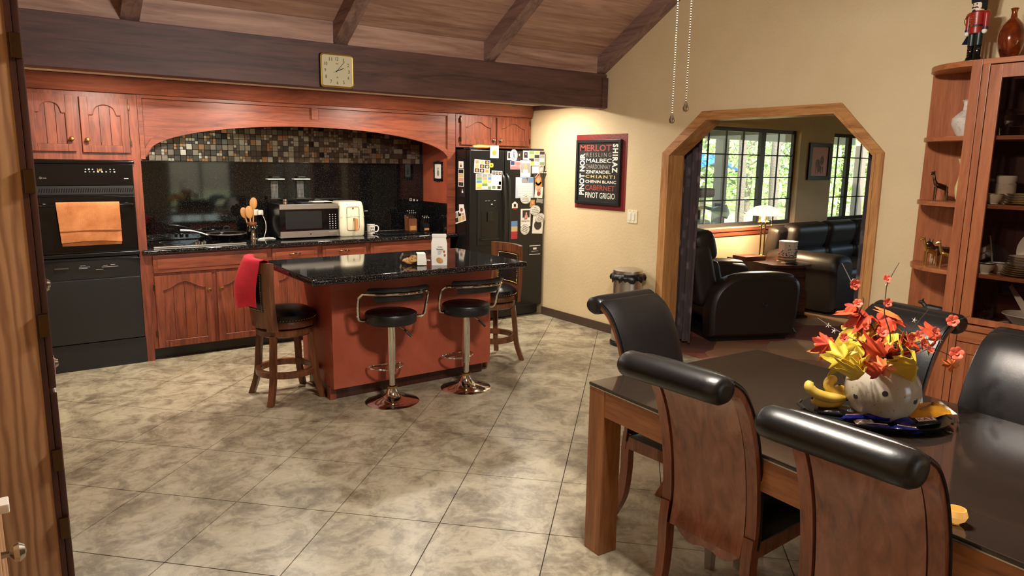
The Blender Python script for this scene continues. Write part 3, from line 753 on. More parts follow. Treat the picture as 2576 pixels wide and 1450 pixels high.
# frying pan with glass lid
px, py = 1.66, 6.55
t = thing('frying_pan', 'black frying pan with domed glass lid and steel handle', 'pan', (px, py, ZC+.0125))
part('pan_body', B().lathe([(0, 0), (.125, 0), (.158, .045), (.163, .047), (.16, .05), (.12, .006), (0, .006)], 36, (px, py, ZC+.0125)), 'black_enamel', t)
part('lid', B().lathe([(.162, .05), (.15, .058), (.10, .075), (.04, .085), (0, .087), (0, .083), (.04, .081), (.10, .071), (.15, .054)], 36, (px, py, ZC+.0125), cap=False), 'clear_plastic', t)
part('lid_rim', B().lathe([(.158, .049), (.166, .05), (.166, .057), (.158, .058)], 36, (px, py, ZC+.0125), cap=False), 'steel', t)
part('lid_knob', B().tube([(px-.025, py, ZC+.10), (px-.022, py, ZC+.122), (px, py, ZC+.13), (px+.022, py, ZC+.122), (px+.025, py, ZC+.10)], .005, 8), 'black_plastic', t)
hd = Vector((-.92, -.10, 0))
part('handle', B().tube(spline([Vector((px, py, ZC+.055))+hd*.165, Vector((px, py, ZC+.085))+hd*.25, Vector((px, py, ZC+.105))+hd*.33, Vector((px, py, ZC+.112))+hd*.42], 5), [.007]*10+[.010]*6, 8), 'steel', t)
# crock of wooden spoons
cx, cy = 1.89, 6.58
t = thing('utensil_crock', 'mirrored steel crock beside the microwave', 'crock', (cx, cy, ZC))
part('pot', B().lathe([(0, 0), (.048, 0), (.047, .02), (.04, .05), (.041, .09), (.052, .115), (.056, .122), (.05, .125), (.036, .1), (0, .02)], 28, (cx, cy, ZC)), 'chrome', t)
part('collar', B().lathe([(.038, .125), (.044, .135), (.042, .15), (.034, .155), (.034, .128)], 24, (cx, cy, ZC), cap=False), 'knife_wood', t)
def spoon(dx, dz, lean, wid, lab, yy=0, hl=.20):
    o = thing('wooden_spoon', lab, 'spoon', (cx+dx*.3, cy+yy, ZC+.03), (0, lean, 0), 'wooden spoons in the crock')
    part('handle', B().tube([(0, 0, 0), (0, 0, hl)], .0065, 8), 'spoon_wood', o, local=True)
    part('bowl', B().ball((0, 0, hl+wid*1.35), wid, (1, .28, 1.6), 16), 'spoon_wood', o, local=True)
spoon(.02, 0, R(3), .034, 'tall round wooden spoon standing highest in the steel crock', 0, .245)
spoon(-.03, 0, R(-14), .032, 'wooden spoon leaning furthest left in the steel crock', .012, .17)
spoon(-.015, 0, R(-5), .036, 'broad wooden spatula in front in the steel crock', -.014, .165)
# outlet with white plug and cord
ox = 2.09
t = thing('wall_outlet', 'white outlet plate on the black splashback behind the spoons', 'outlet', (1.96, YB-.024, 1.07))
part('plate', B().box(1.91, 2.0, YB-.028, YB-.0225, 1.10, 1.155, .003), 'white_plastic', t)
part('socket', B().box(1.925, 1.951, YB-.030, YB-.027, 1.112, 1.144, .002), 'cream_plastic', t)
part('socket', B().box(1.966, 1.992, YB-.030, YB-.027, 1.112, 1.144, .002), 'cream_plastic', t)
t = thing('charger_plug', 'white plug with white cord drooping to the counter beside the crock', 'plug', (2.02, YB-.06, ZC))
part('plug', B().box(1.985, 2.033, YB-.075, YB-.031, 1.105, 1.150, .008), 'white_plastic', t)
part('cord', B().tube(spline([(2.026, YB-.055, 1.108), (2.048, YB-.07, 1.04), (2.04, YB-.10, .97), (2.01, YB-.14, .915), (1.985, YB-.2, .9065), (1.975, YB-.25, .9045)], 6), .0034, 6), 'white_plastic', t)
t = thing('power_cord', 'tangle of pale cord lying between the crock and the microwave', 'cord', (2.0, 6.52, ZC))
part('loop', B().tube(spline([(1.93, 6.50, ZC+.004), (2.02, 6.53, ZC+.005), (2.07, 6.50, ZC+.004), (1.99, 6.47, ZC+.005), (1.91, 6.49, ZC+.004), (1.98, 6.53, ZC+.012), (2.06, 6.52, ZC+.012)], 6), .0035, 6), 'white_plastic', t)
part('loop', B().tube(spline([(1.95, 6.41, ZC+.004), (2.0, 6.46, ZC+.006), (2.03, 6.42, ZC+.004)], 6), .0035, 6), 'black_plastic', t)
# microwave
MX0, MX1, MY = 2.085, 2.635, 6.40
t = thing('microwave', 'stainless and black microwave oven on the counter', 'microwave', (2.36, 6.57, ZC))
part('case', B().box(MX0, MX1, MY+.012, MY+.33, ZC+.012, ZC+.315, .006), 'black_enamel', t)
for (x, y) in ((MX0+.04, MY+.06), (MX1-.04, MY+.06), (MX0+.04, MY+.28), (MX1-.04, MY+.28)): part('foot', B().lathe([(.012, 0), (.012, .013)], 10, (x, y, ZC)), 'black_plastic', t)
dr = part('door', B().box(MX0, MX1-.115, MY, MY+.012, ZC+.07, ZC+.268, .003), 'black_gloss', t)
part('window', B().box(MX0+.05, MX1-.16, MY-.002, MY+.002, ZC+.09, ZC+.25, .002), 'black_plastic', dr)
part('upper_band', B().box(MX0, MX1, MY-.006, MY+.012, ZC+.268, ZC+.315, .004), 'steel', t)
part('lower_band', B().box(MX0, MX1, MY-.006, MY+.012, ZC+.012, ZC+.07, .004), 'steel', t)
part('door_button', B().box(MX1-.10, MX1-.02, MY-.010, MY-.004, ZC+.022, ZC+.058, .003), 'steel', bpy.data.objects['lower_band'])
cp = part('keypad', B().box(MX1-.113, MX1, MY, MY+.012, ZC+.07, ZC+.268, .003), 'black_gloss', t)
for r_ in range(7):
    for k in range(3): part('key', B().box(MX1-.088+k*.028, MX1-.080+k*.028, MY-.002, MY+.001, ZC+.085+r_*.021, ZC+.090+r_*.021), 'display_white', cp)
part('badge', B().box(MX0+.27, MX0+.285, MY-.008, MY-.005, ZC+.034, ZC+.048, .001), 'dark_steel', bpy.data.objects['lower_band'])
t = thing('salt_shaker', 'small steel shaker on top of the microwave', 'shaker', (2.16, 6.47, ZC+.3155))
part('cup', B().lathe([(0, 0), (.022, 0), (.020, .045), (0, .046)], 18, (2.16, 6.47, ZC+.3155)), 'chrome', t)
part('band', B().lathe([(.0215, .02), (.0225, .02), (.0225, .026), (.0215, .026)], 18, (2.16, 6.47, ZC+.3155), cap=False), 'black_plastic', t)
solo('serving_tray', B().box(2.30, 2.52, 6.44, 6.64, ZC+.3155, ZC+.325, .004), 'black_plastic', 'flat black tray lying on top of the microwave', 'tray')
solo('folded_paper', B().box(2.42, 2.60, 6.45, 6.58, ZC+.3265, ZC+.332, .002), 'paper', 'folded cream paper resting on the tray above the microwave', 'paper')
# two outlet shelves on the splashback
for k, x in enumerate((2.08, 2.325)):
    lab = ('left', 'right')[k]
    t = thing('outlet_shelf', 'white ledge with wire grid on the splashback, '+lab+' one of the pair above the microwave', 'wall shelf', (x+.075, YB-.05, 1.25), 0, 'pair of wire outlet shelves')
    part('ledge', B().box(x, x+.155, YB-.095, YB-.023, 1.428, 1.438, .002), 'white_plastic', t)
    gr = part('grid_backing', B().box(x+.045, x+.112, YB-.03, YB-.023, 1.255, 1.42, .001), 'grey_print', t)
    for q in range(14): part('wire', B().box(x+.04, x+.118, YB-.034, YB-.030, 1.26+q*.0118, 1.2625+q*.0118), 'black_plastic', gr)
    for q in range(6): part('wire', B().box(x+.046+q*.0125, x+.0485+q*.0125, YB-.034, YB-.030, 1.255, 1.42), 'black_plastic', gr)
    part('bottom_rail', B().box(x+.035, x+.125, YB-.045, YB-.023, 1.247, 1.254, .001), 'dark_steel', t)
    solo('charging_device', B().box(x+.045, x+.115, YB-.085, YB-.035, 1.4385, 1.458, .004), 'black_plastic', 'small black device on the '+lab+' white wire ledge', 'device', 'devices on the wire shelves')
# air fryer
fx, fy = 2.775, 6.52
t = thing('air_fryer', 'cream air fryer with a wooden-look drawer handle', 'air fryer', (fx, fy, ZC))
def rrect(w, d, r, n=6):
    out = []
    for cx_, cy_, a in ((w-r, d-r, 0), (-w+r, d-r, 90), (-w+r, -d+r, 180), (w-r, -d+r, 270)): out += arc((cx_, cy_), r, a, a+90, n)
    return out
rows = []
for z, k in ((0, .93), (.012, .99), (.1, 1.02), (.2, 1.0), (.28, .96), (.318, .90), (.328, .84)):
    pl = rrect(.128*k, .135*k, .045); rows.append([(fx+p[0], fy+p[1], ZC+z) for p in pl+pl[:1]])
b = B().grid(rows); b.add(rows[-1][:-1], [tuple(range(len(rows[-1])-1))]); b.add(rows[0][:-1], [tuple(range(len(rows[0])-1))])
part('body', b, 'cream_plastic', t, ang=50)
part('panel_outline', B().tube([(fx-.045+p[0]*0, fy-.139, 0) for p in []]+[(fx+p[0], fy-.1385, ZC+.17+p[1]) for p in rrect(.062, .112, .02)], .0018, 6, closed=True), 'ink', t)
dr = part('drawer_gap', B().tube([(fx-.125, fy-.128, ZC+.185), (fx-.05, fy-.138, ZC+.185), (fx+.05, fy-.138, ZC+.185), (fx+.125, fy-.128, ZC+.185)], .0012, 5), 'grey_print', t)
part('handle', B().box(fx+.0, fx+.028, fy-.195, fy-.155, ZC+.055, ZC+.175, .010), 'spoon_wood', t)
part('handle_neck', B().box(fx+.004, fx+.024, fy-.16, fy-.132, ZC+.145, ZC+.175, .004), 'ink', t)
part('logo', B().box(fx-.006, fx+.008, fy-.1405, fy-.137, ZC+.262, ZC+.272), 'ink', t)
# mug
mx_, my_ = 3.02, 6.52
t = thing('coffee_mug', 'white mug with printed lettering right of the air fryer', 'mug', (mx_, my_, ZC))
part('cup', B().lathe([(0, 0), (.036, 0), (.038, .01), (.040, .095), (.037, .096), (.035, .008), (0, .006)], 28, (mx_, my_, ZC)), 'white_ceramic', t)
part('handle', B().tube(spline([(mx_+.036, my_-.012, ZC+.08), (mx_+.062, my_-.018, ZC+.078), (mx_+.072, my_-.02, ZC+.05), (mx_+.058, my_-.018, ZC+.022), (mx_+.036, my_-.012, ZC+.02)], 5), .0055, 8), 'white_ceramic', t)
for k, (s_, z_) in enumerate((('SS', .062), ('Koffee', .034))): text('print', s_, .03, 'ink', t, frameM((mx_-.004, my_-.0405, ZC+z_), (1, 0, 0), (0, 0, 1)), width=(.034, .044)[k], height=(.018, .016)[k])
for z_ in (.02, .086): part('line', B().lathe([(.0392+.0006*(z_ > .05), z_), (.0402+.0008*(z_ > .05), z_), (.0402+.0008*(z_ > .05), z_+.0025), (.0392+.0006*(z_ > .05), z_+.0025)], 28, (mx_, my_, ZC), cap=False), 'rust', t)
# knife blocks
def knife_block(x, y, w, d, h, n, lab, base):
    t = thing('knife_block', lab, 'knife block', (x, y, ZC))
    part('block', B().prism([(y-d, ZC+.01), (y+d, ZC+.01), (y+d*1.15, ZC+h*1.12), (y-d*.85, ZC+h*.86)], x-w, x+w, 'x'), base, t)
    part('label_plate', B().box(x-w*.75, x+w*.75, y-d-.004, y-d+.002, ZC+.018, ZC+h*.42, .001), 'spoon_wood', t)
    part('base', B().box(x-w*1.03, x+w*1.03, y-d*1.02, y+d, ZC, ZC+.012, .002), 'black_plastic', t)
    for k in range(n):
        xx = x-w*.75+w*1.5*(k % ((n+1)//2))/max(1, (n+1)//2-1); r_ = k//((n+1)//2); yy = y-d*.4+r_*d*.9
        p0 = Vector((xx, yy, ZC+h*(.88+.12*r_))); p1 = p0+Vector((.002, -.012, .062))
        kn = part('knife_handle', B().tube([p0, p0+(p1-p0)*.5, p1], [.0055, .007, .0065], 8), 'black_plastic', t)
        part('end_cap', B().ball(p1, .0075, n=10), 'steel', kn)
knife_block(3.475, 6.54, .045, .05, .15, 8, 'large dark knife block with steel-capped handles', 'knife_wood')
knife_block(3.60, 6.47, .034, .036, .095, 6, 'small pale steak-knife block beside the larger one', 'black_plastic')
t = thing('wall_outlet', 'black outlet plate on the splashback above the mug', 'outlet', (3.07, YB-.024, 1.08))
part('plate', B().box(3.03, 3.11, YB-.027, YB-.0225, 1.075, 1.175, .003), 'black_gloss', t)
part('plug_slot', B().box(3.055, 3.09, YB-.029, YB-.026, 1.108, 1.114), 'letter_white', t)
t = thing('wall_outlet', 'outlet with white ringed sockets above the knife blocks', 'outlet', (3.6, YB-.024, 1.18))
part('plate', B().box(3.56, 3.69, YB-.026, YB-.0225, 1.185, 1.25, .003), 'black_gloss', t)
for k in range(3): part('ring', B().tube([(3.583+k*.038+.0095*(1-.25*k)*c_, YB-.028, 1.215-.004*k+.012*(1-.25*k)*s__) for c_, s__ in ((-1, -1), (1, -1), (1, 1), (-1, 1))], .0028, 6, closed=True), 'letter_white', t)
# little framed picture on the red side panel
t = thing('small_picture', 'little picture in an ornate black frame on the red side panel', 'picture', (3.734, 6.45, 1.42))
yy0, yy1, zz0, zz1 = 6.335, 6.505, 1.42, 1.615
part('frame', B().box(3.722, 3.736, yy0, yy1, zz0, zz0+.025, .004).box(3.722, 3.736, yy0, yy1, zz1-.025, zz1, .004).box(3.722, 3.736, yy0, yy0+.02, zz0, zz1, .004).box(3.722, 3.736, yy1-.02, yy1, zz0, zz1, .004), 'black_plastic', t)
for k in range(14):
    a = k/14*2*PI; part('scroll', B().ball((3.729, (yy0+yy1)/2+.088*math.cos(a)*1.0, (zz0+zz1)/2+.1*math.sin(a)), .009, n=8), 'black_plastic', bpy.data.objects['frame.001'] if 'frame.001' in bpy.data.objects else t)
part('print', B().box(3.727, 3.7355, yy0+.018, yy1-.018, zz0+.022, zz1-.022), 'paper', t)
part('drawing', B().ball((3.7265, 6.42, 1.50), .024, (.05, 1, 1.4), 10).ball((3.7265, 6.42, 1.545), .012, (.05, 1, 1), 8), 'grey_print', t)
# ------------------------------------------------------------------ refrigerator and everything stuck to it
FX, FX2, FY = 3.80, 4.72, 5.93
fr = thing('refrigerator', 'black side-by-side refrigerator with water dispenser covered in photos and magnets', 'refrigerator', (4.26, 6.3, 0))
part('cabinet', B().box(FX, FX2-.01, FY+.075, YB-.05, .03, 1.735, .006), 'fridge_black', fr)
SPL = 4.215
ld = part('freezer_door', B().box(FX, SPL-.004, FY, FY+.07, .12, 1.735, .010, 3), 'fridge_black', fr)
rd = part('fridge_door', B().box(SPL+.004, FX2, FY, FY+.07, .12, 1.735, .010, 3), 'fridge_black', fr)
part('kick_grille', B().box(FX+.02, FX2-.02, FY+.05, FY+.09, .02, .11, .004), 'black_plastic', fr)
part('hinge_cover', B().box(FX2-.16, FX2, FY+.01, FY+.12, 1.737, 1.76, .006), 'black_plastic', fr)
part('hinge_cover', B().box(FX, FX+.10, FY+.01, FY+.12, 1.737, 1.76, .006), 'black_plastic', fr)
for dx, d_ in ((SPL-.028, ld), (SPL+.028, rd)):
    part('handle', B().tube(spline([(dx, FY+.004, 1.50), (dx, FY-.035, 1.45), (dx, FY-.052, 1.30), (dx, FY-.058, 1.1), (dx, FY-.052, .88), (dx, FY-.035, .74), (dx, FY+.004, .69)], 5), .013, 10, flat=.8), 'black_satin', d_)
dp = part('dispenser', B().box(3.885, 4.165, FY-.008, FY+.002, .79, 1.335, .006), 'black_plastic', ld)
part('dispenser_recess', B().box(3.925, 4.135, FY-.0095, FY-.004, .86, 1.13, .004), 'black_gloss', dp)
part('dispenser_spout', B().box(4.0, 4.06, FY-.022, FY-.008, 1.03, 1.13, .005), 'black_satin', dp)
part('drip_tray', B().box(3.92, 4.14, FY-.028, FY-.006, .845, .862, .004), 'black_satin', dp)
for k in range(4): part('button_light', B().box(3.975+k*.035, 3.995+k*.035, FY-.0095, FY-.007, 1.235 if k != 2 else 1.2, 1.24 if k != 2 else 1.206), 'display_white' if k == 2 else 'letter_grey', dp)
ONF = FY-.001
PIXW = lambda u0, v0, u1, v1: (at(u0, v0, y=ONF), at(u1, v1, y=ONF))
def zt(u, v): return at(u, v, y=ONF)
NM = [0]
def card(name, u0, v0, u1, v1, mat, lab, cat, tilt=0.0, group=None, lift=0.0):
    "thin card on the fridge front between two photo pixels"
    a, c = zt(u0, v0), zt(u1, v1); w, h = abs(c.x-a.x), abs(a.z-c.z)
    cx_, cz_ = (a.x+c.x)/2, (a.z+c.z)/2
    o = thing(name, lab, cat, (cx_, FY-.0012-lift, cz_), (0, tilt, 0), group)
    part('card', B().box(-w/2, w/2, -.0016, 0, -h/2, h/2), mat, o, local=True)
    o['w'] = w; o['h'] = h; return o
def inlay(o, fx0, fx1, fz0, fz1, mat, name='print', k=1):
    w, h = o['w'], o['h']
    return part(name, B().box((fx0-.5)*w, (fx1-.5)*w, -.0016-.0006*k, -.0012, (fz0-.5)*h, (fz1-.5)*h), mat, o, local=True)
def blob(o, fx, fz, rx, rz, mat, name='print', k=1):
    w, h = o['w'], o['h']
    return part(name, B().lathe([(0, 0), (1, 0), (1, .0006), (0, .0006)], 18, M=Matrix.Translation(((fx-.5)*w, -.0013-.0006*k, (fz-.5)*h)) @ Matrix.Rotation(PI/2, 4, 'X') @ Matrix.Diagonal((rx*w, rz*h, 1, 1))), mat, o, local=True)
def face(o, fx, fz, s, hair='photo_dark', shirt='ink'):
    blob(o, fx, fz-.30*s*2, .28*s*2, .22*s*2, shirt, 'shirt', 1); blob(o, fx, fz+.03, .22*s*2, .22*s*2, hair, 'hair', 2); blob(o, fx, fz, .15*s*2, .17*s*2, 'photo_skin', 'face', 3)
G = 'photos and magnets on the refrigerator'
o = card('handprint_card', 1233, 366, 1254, 398, 'paper', 'cream card with an orange handprint at the top of the freezer door', 'card'); blob(o, .5, .4, .26, .2, 'orange')
for k in range(5): inlay(o, .22+.12*k, .29+.12*k, .5, .68+.06*(2-abs(k-2)), 'orange', 'print', 1)
o = card('photo_collage', 1193, 402, 1232, 436, 'paper', 'photo collage card with several small portraits on the freezer door', 'photo', R(3))
for i in range(3):
    for j in range(3):
        inlay(o, .04+.32*i, .32+.32*i, .05+.32*j, .33+.32*j, ('photo_dark', 'pink', 'ink', 'letter_tan', 'photo_skin')[(i*2+j*3) % 5])
        blob(o, .18+.32*i, .19+.32*j, .08, .1, 'photo_skin' if (i+j) % 2 else 'hair_blond', 'face', 2)
o = card('round_magnet', 1230, 411, 1240, 421, 'yellow', 'small round yellow magnet at the corner of the collage', 'magnet', 0, None, .002)
blob(o, .5, .5, .55, .55, 'yellow', 'disc', 3); blob(o, .5, .5, .14, .14, 'ink', 'dot', 4)
o = card('coupon_sheet', 1197, 437, 1241, 477, 'paper', 'sheet of small coloured coupon squares above the dispenser', 'sheet')
for i in range(3):
    for j in range(5): inlay(o, .03+.325*i, .33+.325*i, .03+.195*j, .20+.195*j, ('letter_tan', 'grey_print', 'yellow', 'paper_blue', 'blue_print', 'pink', 'green_print')[(i*3+j*2+i*j) % 7])
o = card('photo_strip', 1236, 430, 1262, 478, 'paper', 'white card edged with small photos overlapping the coupon sheet', 'photo', R(2), None, .002)
for i in range(3): inlay(o, .08+.3*i, .33+.3*i, .8, .96, 'photo_dark'); blob(o, .2+.3*i, .88, .07, .05, 'photo_skin', 'face', 2)
for i in range(2): inlay(o, .08+.5*i, .4+.5*i, .05, .22, ('green_print', 'photo_dark')[i]); inlay(o, .7, .92, .28, .45, 'photo_dark')
o = card('wedding_photo', 1276, 382, 1300, 403, 'paper', 'small white photo partly behind the oval ribbon magnet', 'photo', R(2)); inlay(o, .08, .5, .2, .9, 'photo_dark')
o = card('wedding_photo', 1301, 384, 1311, 404, 'photo_dark', 'narrow dark photo of a person in a suit beside the oval ribbon magnet', 'photo'); face(o, .5, .7, .4)
def oval(u, v, ru, rv, lab, name='oval_magnet', tilt=0.0, lines=3, lift=.003, ringm='paper'):
    a = zt(u, v); e = zt(u+ru, v+rv); w, h = abs(e.x-a.x), abs(a.z-e.z)
    o = thing(name, lab, 'magnet', (a.x, FY-.0012-lift, a.z), (0, tilt, 0))
    Mo = Matrix.Rotation(PI/2, 4, 'X') @ Matrix.Diagonal((w, h, 1, 1))
    part('disc', B().lathe([(0, 0), (1, 0), (1, .002), (0, .002)], 28, M=Mo), ringm, o, local=True)
    part('rim', B().tube([(w*.88*math.cos(k/24*2*PI), -.0022, h*.88*math.sin(k/24*2*PI)) for k in range(24)], .0009, 5, closed=True), 'ink', o, local=True)
    return o, w, h
o, w_, h_ = oval(1292, 391, 9, 15, 'white oval magnet with a black and white ribbon loop')
part('ribbon', B().tube(spline([(-w_*.3, -.003, -h_*.55), (0, -.003, 0), (w_*.22, -.003, h_*.4), (0, -.003, h_*.6), (-w_*.22, -.003, h_*.4), (0, -.003, 0), (w_*.3, -.003, -h_*.55)], 4), .003, 5), 'ink', o, local=True)
o = card('flag_magnet', 1284, 405, 1309, 426, 'paper', 'small stars and stripes flag magnet', 'magnet')
for k in range(6): inlay(o, .42 if k > 2 else 0, 1, .04+.158*k, .12+.158*k, 'flag_red')
inlay(o, .02, .40, .5, .98, 'flag_blue', 'canton', 2)
o = card('photo', 1316, 379, 1329, 402, 'paper', 'small white-bordered photo of a couple at the top of the fridge door', 'photo'); inlay(o, .15, .85, .2, .85, 'photo_dark'); face(o, .5, .6, .3)
o = card('coupon_sheet', 1330, 379, 1370, 417, 'paper', 'sheet of small pictures and a yellow square at the top right of the fridge', 'sheet')
for i in range(3):
    for j in range(4): inlay(o, .03+.325*i, .33+.325*i, .03+.24*j, .24+.24*j, ('grey_print', 'letter_tan', 'paper_blue', 'photo_dark', 'green_print')[(i*2+j*3) % 5] if (i, j) != (0, 0) else 'yellow')
o = card('photo', 1309, 403, 1334, 445, 'paper', 'white-bordered portrait photo below the top pictures', 'photo', 0, None, .001); inlay(o, .05, .95, .25, .82, 'grey_print'); face(o, .5, .58, .42, 'photo_skin', 'letter_white')
o = card('note_card', 1338, 418, 1367, 436, 'paper', 'blank pale card behind the striped ribbon magnet', 'card', R(-2))
a = zt(1356, 434); o = thing('ribbon_magnet', 'striped awareness ribbon magnet over the pale card', 'magnet', (a.x, FY-.005, a.z), (0, R(22), 0))
part('ribbon', B().tube(spline([(-.035, 0, -.075), (0, 0, 0), (.026, 0, .05), (0, 0, .075), (-.026, 0, .05), (0, 0, 0), (.04, 0, -.07)], 5), .009, 6, flat=.15), 'pink', o, local=True)
for k in (-1, 1): part('stripe', B().tube([(-.03*k, -.002, -.07), (0.003*k, -.002, -.005)], .002, 5), 'flag_red', o, local=True)
o = card('number_magnet', 1366, 430, 1376, 439, 'ink', 'small black magnet with dots at the right edge of the fridge', 'magnet')
for k in range(3): blob(o, .25+.25*k, .5, .07, .2, 'letter_white', 'dot', 2)
o = card('wall_calendar', 1297, 446, 1342, 498, 'paper_blue', 'pale blue calendar sheet held by a clip on the fridge door', 'calendar', 0, None, .002)
inlay(o, .35, .95, .74, .97, 'blue_print', 'picture'); inlay(o, .32, .72, .76, .92, 'grey_print', 'clip_photo', 2)
for i in range(6):
    for j in range(5): inlay(o, .14+.13*i, .24+.13*i, .1+.12*j, .19+.12*j, 'paper')
solo('magnet_clip', B().ball(zt(1325, 447)-Vector((0, .008, 0)), .008, n=10).tube([zt(1325, 447)-Vector((0, .01, 0)), zt(1325, 453)-Vector((0, .01, 0))], .003, 6), 'nickel', 'small metal clip holding the blue calendar', 'clip')
o = card('photo', 1342, 438, 1365, 481, 'photo_dark', 'photo of a person with long fair hair on the fridge door', 'photo', R(-4), None, .003)
blob(o, .5, .62, .34, .3, 'hair_blond', 'hair', 1); blob(o, .5, .35, .38, .25, 'hair_blond', 'hair', 1); blob(o, .5, .62, .2, .17, 'photo_skin', 'face', 2); blob(o, .5, .16, .3, .14, 'photo_skin', 'neck', 2)
o = card('handprint_card', 1345, 470, 1364, 498, 'paper', 'cream card with a dark red handprint below the fair-haired portrait', 'card', R(5), None, .004); blob(o, .5, .38, .24, .2, 'letter_red')
for k in range(4): inlay(o, .26+.13*k, .33+.13*k, .5, .7+.05*(k % 3), 'rust')
def support(u, v, tilt, lab, sz=12.5):
    o, w_, h_ = oval(u, v, sz, sz*.92, lab, 'support_magnet', tilt, 0, .006)
    for k, s_ in enumerate(('WE', 'SUPPORT', 'WOUNDED', 'WARRIORS')):
        text('lettering', s_, .02, 'ink', o, WM[o] @ frameM((0, -.0028, h_*(.55-.36*k)), (1, 0, 0), (0, 0, 1)), width=w_*(.5, 1.25, 1.35, 1.2)[k], height=h_*.2)
support(1321, 501, R(3), 'round support magnet at the foot of the blue calendar')
support(1345, 529, R(-4), 'round support magnet right of the graduate photo')
support(1357, 548, R(-22), 'tilted round support magnet above the key photo', 11)
o, w_, h_ = oval(1320, 577, 11, 13, 'tilted oval magnet with slanted lines below the graduate photo', 'oval_magnet', R(25))
for k in range(4): part('line', B().box(-w_*.6, w_*.6, -.0032, -.002, h_*(-.45+.3*k), h_*(-.38+.3*k)), 'ink', o, local=True)
o = card('bone_magnet', 1350, 501, 1364, 510, 'grey_print', 'little grey bone-shaped magnet', 'magnet', R(8))
for q in ((.05, .2), (.05, .8), (.95, .2), (.95, .8)): blob(o, q[0], q[1], .12, .35, 'grey_print', 'bone_end', 2)
o = card('photo', 1333, 503, 1345, 521, 'hair_blond', 'small cut-out photo of a person with red-blond hair', 'photo'); blob(o, .5, .6, .25, .22, 'photo_skin', 'face', 2)
o = card('graduate_photo', 1310, 526, 1334, 569, 'paper', 'white card with a dark-haired portrait and handwriting', 'photo'); inlay(o, .18, .9, .5, .92, 'photo_dark'); face(o, .55, .72, .28, 'ink', 'pink')
text('lettering', 'Getting Close', .02, 'ink', o, WM[o] @ frameM((0, -.0022, -o['h']*.2), (1, 0, 0), (0, 0, 1)), width=o['w']*.8, height=o['h']*.09)
text('lettering', '60', .02, 'ink', o, WM[o] @ frameM((0, -.0022, -o['h']*.06), (1, 0, 0), (0, 0, 1)), width=o['w']*.28, height=o['h']*.1)
o = card('house_magnet', 1288, 513, 1302, 524, 'paper', 'house-shaped magnet between the door handles and the calendar', 'magnet')
part('roof', B().prism([(-o['w']*.55, o['h']*.45), (o['w']*.55, o['h']*.45), (0, o['h']*1.0)], -.0016, 0, 'y'), 'paper', o, local=True); inlay(o, .2, .8, -.25, .1, 'flag_red', 'base'); inlay(o, .3, .7, .3, .9, 'ink')
o = card('scenery_magnet', 1286, 557, 1301, 601, 'blue_print', 'tall narrow postcard magnet with blue sky and red field', 'magnet'); inlay(o, 0, 1, 0, .42, 'flag_red'); inlay(o, 0, 1, .42, .70, 'letter_tan')
o = card('photo', 1340, 541, 1365, 587, 'paper', 'photo of a dark bag shape under the tilted support magnet', 'photo', R(4), None, .001); blob(o, .5, .45, .36, .25, 'photo_dark'); blob(o, .4, .75, .2, .12, 'photo_dark')
o = card('info_magnet', 1331, 618, 1359, 640, 'ink', 'black information magnet with white type low on the fridge door', 'magnet'); inlay(o, .02, .98, .92, .98, 'letter_white'); inlay(o, .02, .98, .02, .08, 'letter_white'); inlay(o, .35, .65, .55, .75, 'letter_white'); inlay(o, .2, .8, .35, .4, 'letter_grey')
solo('rolled_napkin', B().tube([at(1189, 370, y=5.955), at(1205, 369, y=5.955), at(1233, 370, y=5.955)], [.016, .020, .015], 10), 'orange', 'orange rolled bundle lying on top of the freezer door', 'bundle')
# side of the refrigerator
def side_card(name, u0, v0, u1, v1, mat, lab, cat, tilt=0.0, lift=0):
    a, c = at(u0, v0, x=FX-.001), at(u1, v1, x=FX-.001); w, h = abs(c.y-a.y), abs(a.z-c.z)
    o = thing(name, lab, cat, (FX-.0012-lift, (a.y+c.y)/2, (a.z+c.z)/2), (0, tilt, -PI/2))
    part('card', B().box(-w/2, w/2, -.0016, 0, -h/2, h/2), mat, o, local=True); o['w'] = w; o['h'] = h; return o
o = side_card('photo', 1154, 406, 1166, 424, 'paper', 'small portrait photo at the top of the fridge side', 'photo'); face(o, .5, .55, .35, 'hair_blond')
o = side_card('photo_strip', 1153, 425, 1167, 470, 'paper', 'tall strip of group photos on the fridge side', 'photo'); [inlay(o, .08, .92, .04+.24*k, .25+.24*k, ('photo_dark', 'pink', 'letter_tan', 'ink')[k]) for k in range(4)]
o = side_card('photo', 1158, 471, 1170, 496, 'ink', 'dark photo of a person in black on the fridge side', 'photo'); face(o, .5, .7, .3, 'photo_dark', 'letter_white')
o = side_card('handprint_card', 1156, 514, 1168, 538, 'paper', 'white card with a red handprint on the fridge side', 'card', R(-3), .003); blob(o, .5, .4, .28, .22, 'letter_red')
o = side_card('photo_collage', 1143, 528, 1171, 562, 'paper', 'slanted white card with group photos on the fridge side', 'photo', R(-14)); [inlay(o, .08+.3*(k % 3), .34+.3*(k % 3), .1+.42*(k//3), .48+.42*(k//3), ('photo_dark', 'letter_tan', 'photo_skin', 'grey_print', 'ink', 'pink')[k]) for k in range(6)]
# ------------------------------------------------------------------ island
t = thing('kitchen_island', 'red kitchen island with an overhanging black granite top', 'island', (2.35, 4.7, 0))
part('body', B().box(1.76, 3.03, 4.43, 5.0, .09, .88, .004), 'red_paint', t)
part('toe_base', B().box(1.79, 3.0, 4.50, 4.97, 0, .09), 'dark_frame_wood', t)
part('corner_post', B().box(1.755, 1.80, 4.49, 4.54, 0, .09), 'cabinet_wood', t)
part('granite_top', B().box(1.49, 3.075, 4.03, 5.0, .88, .92, .016, 4), 'granite', t)
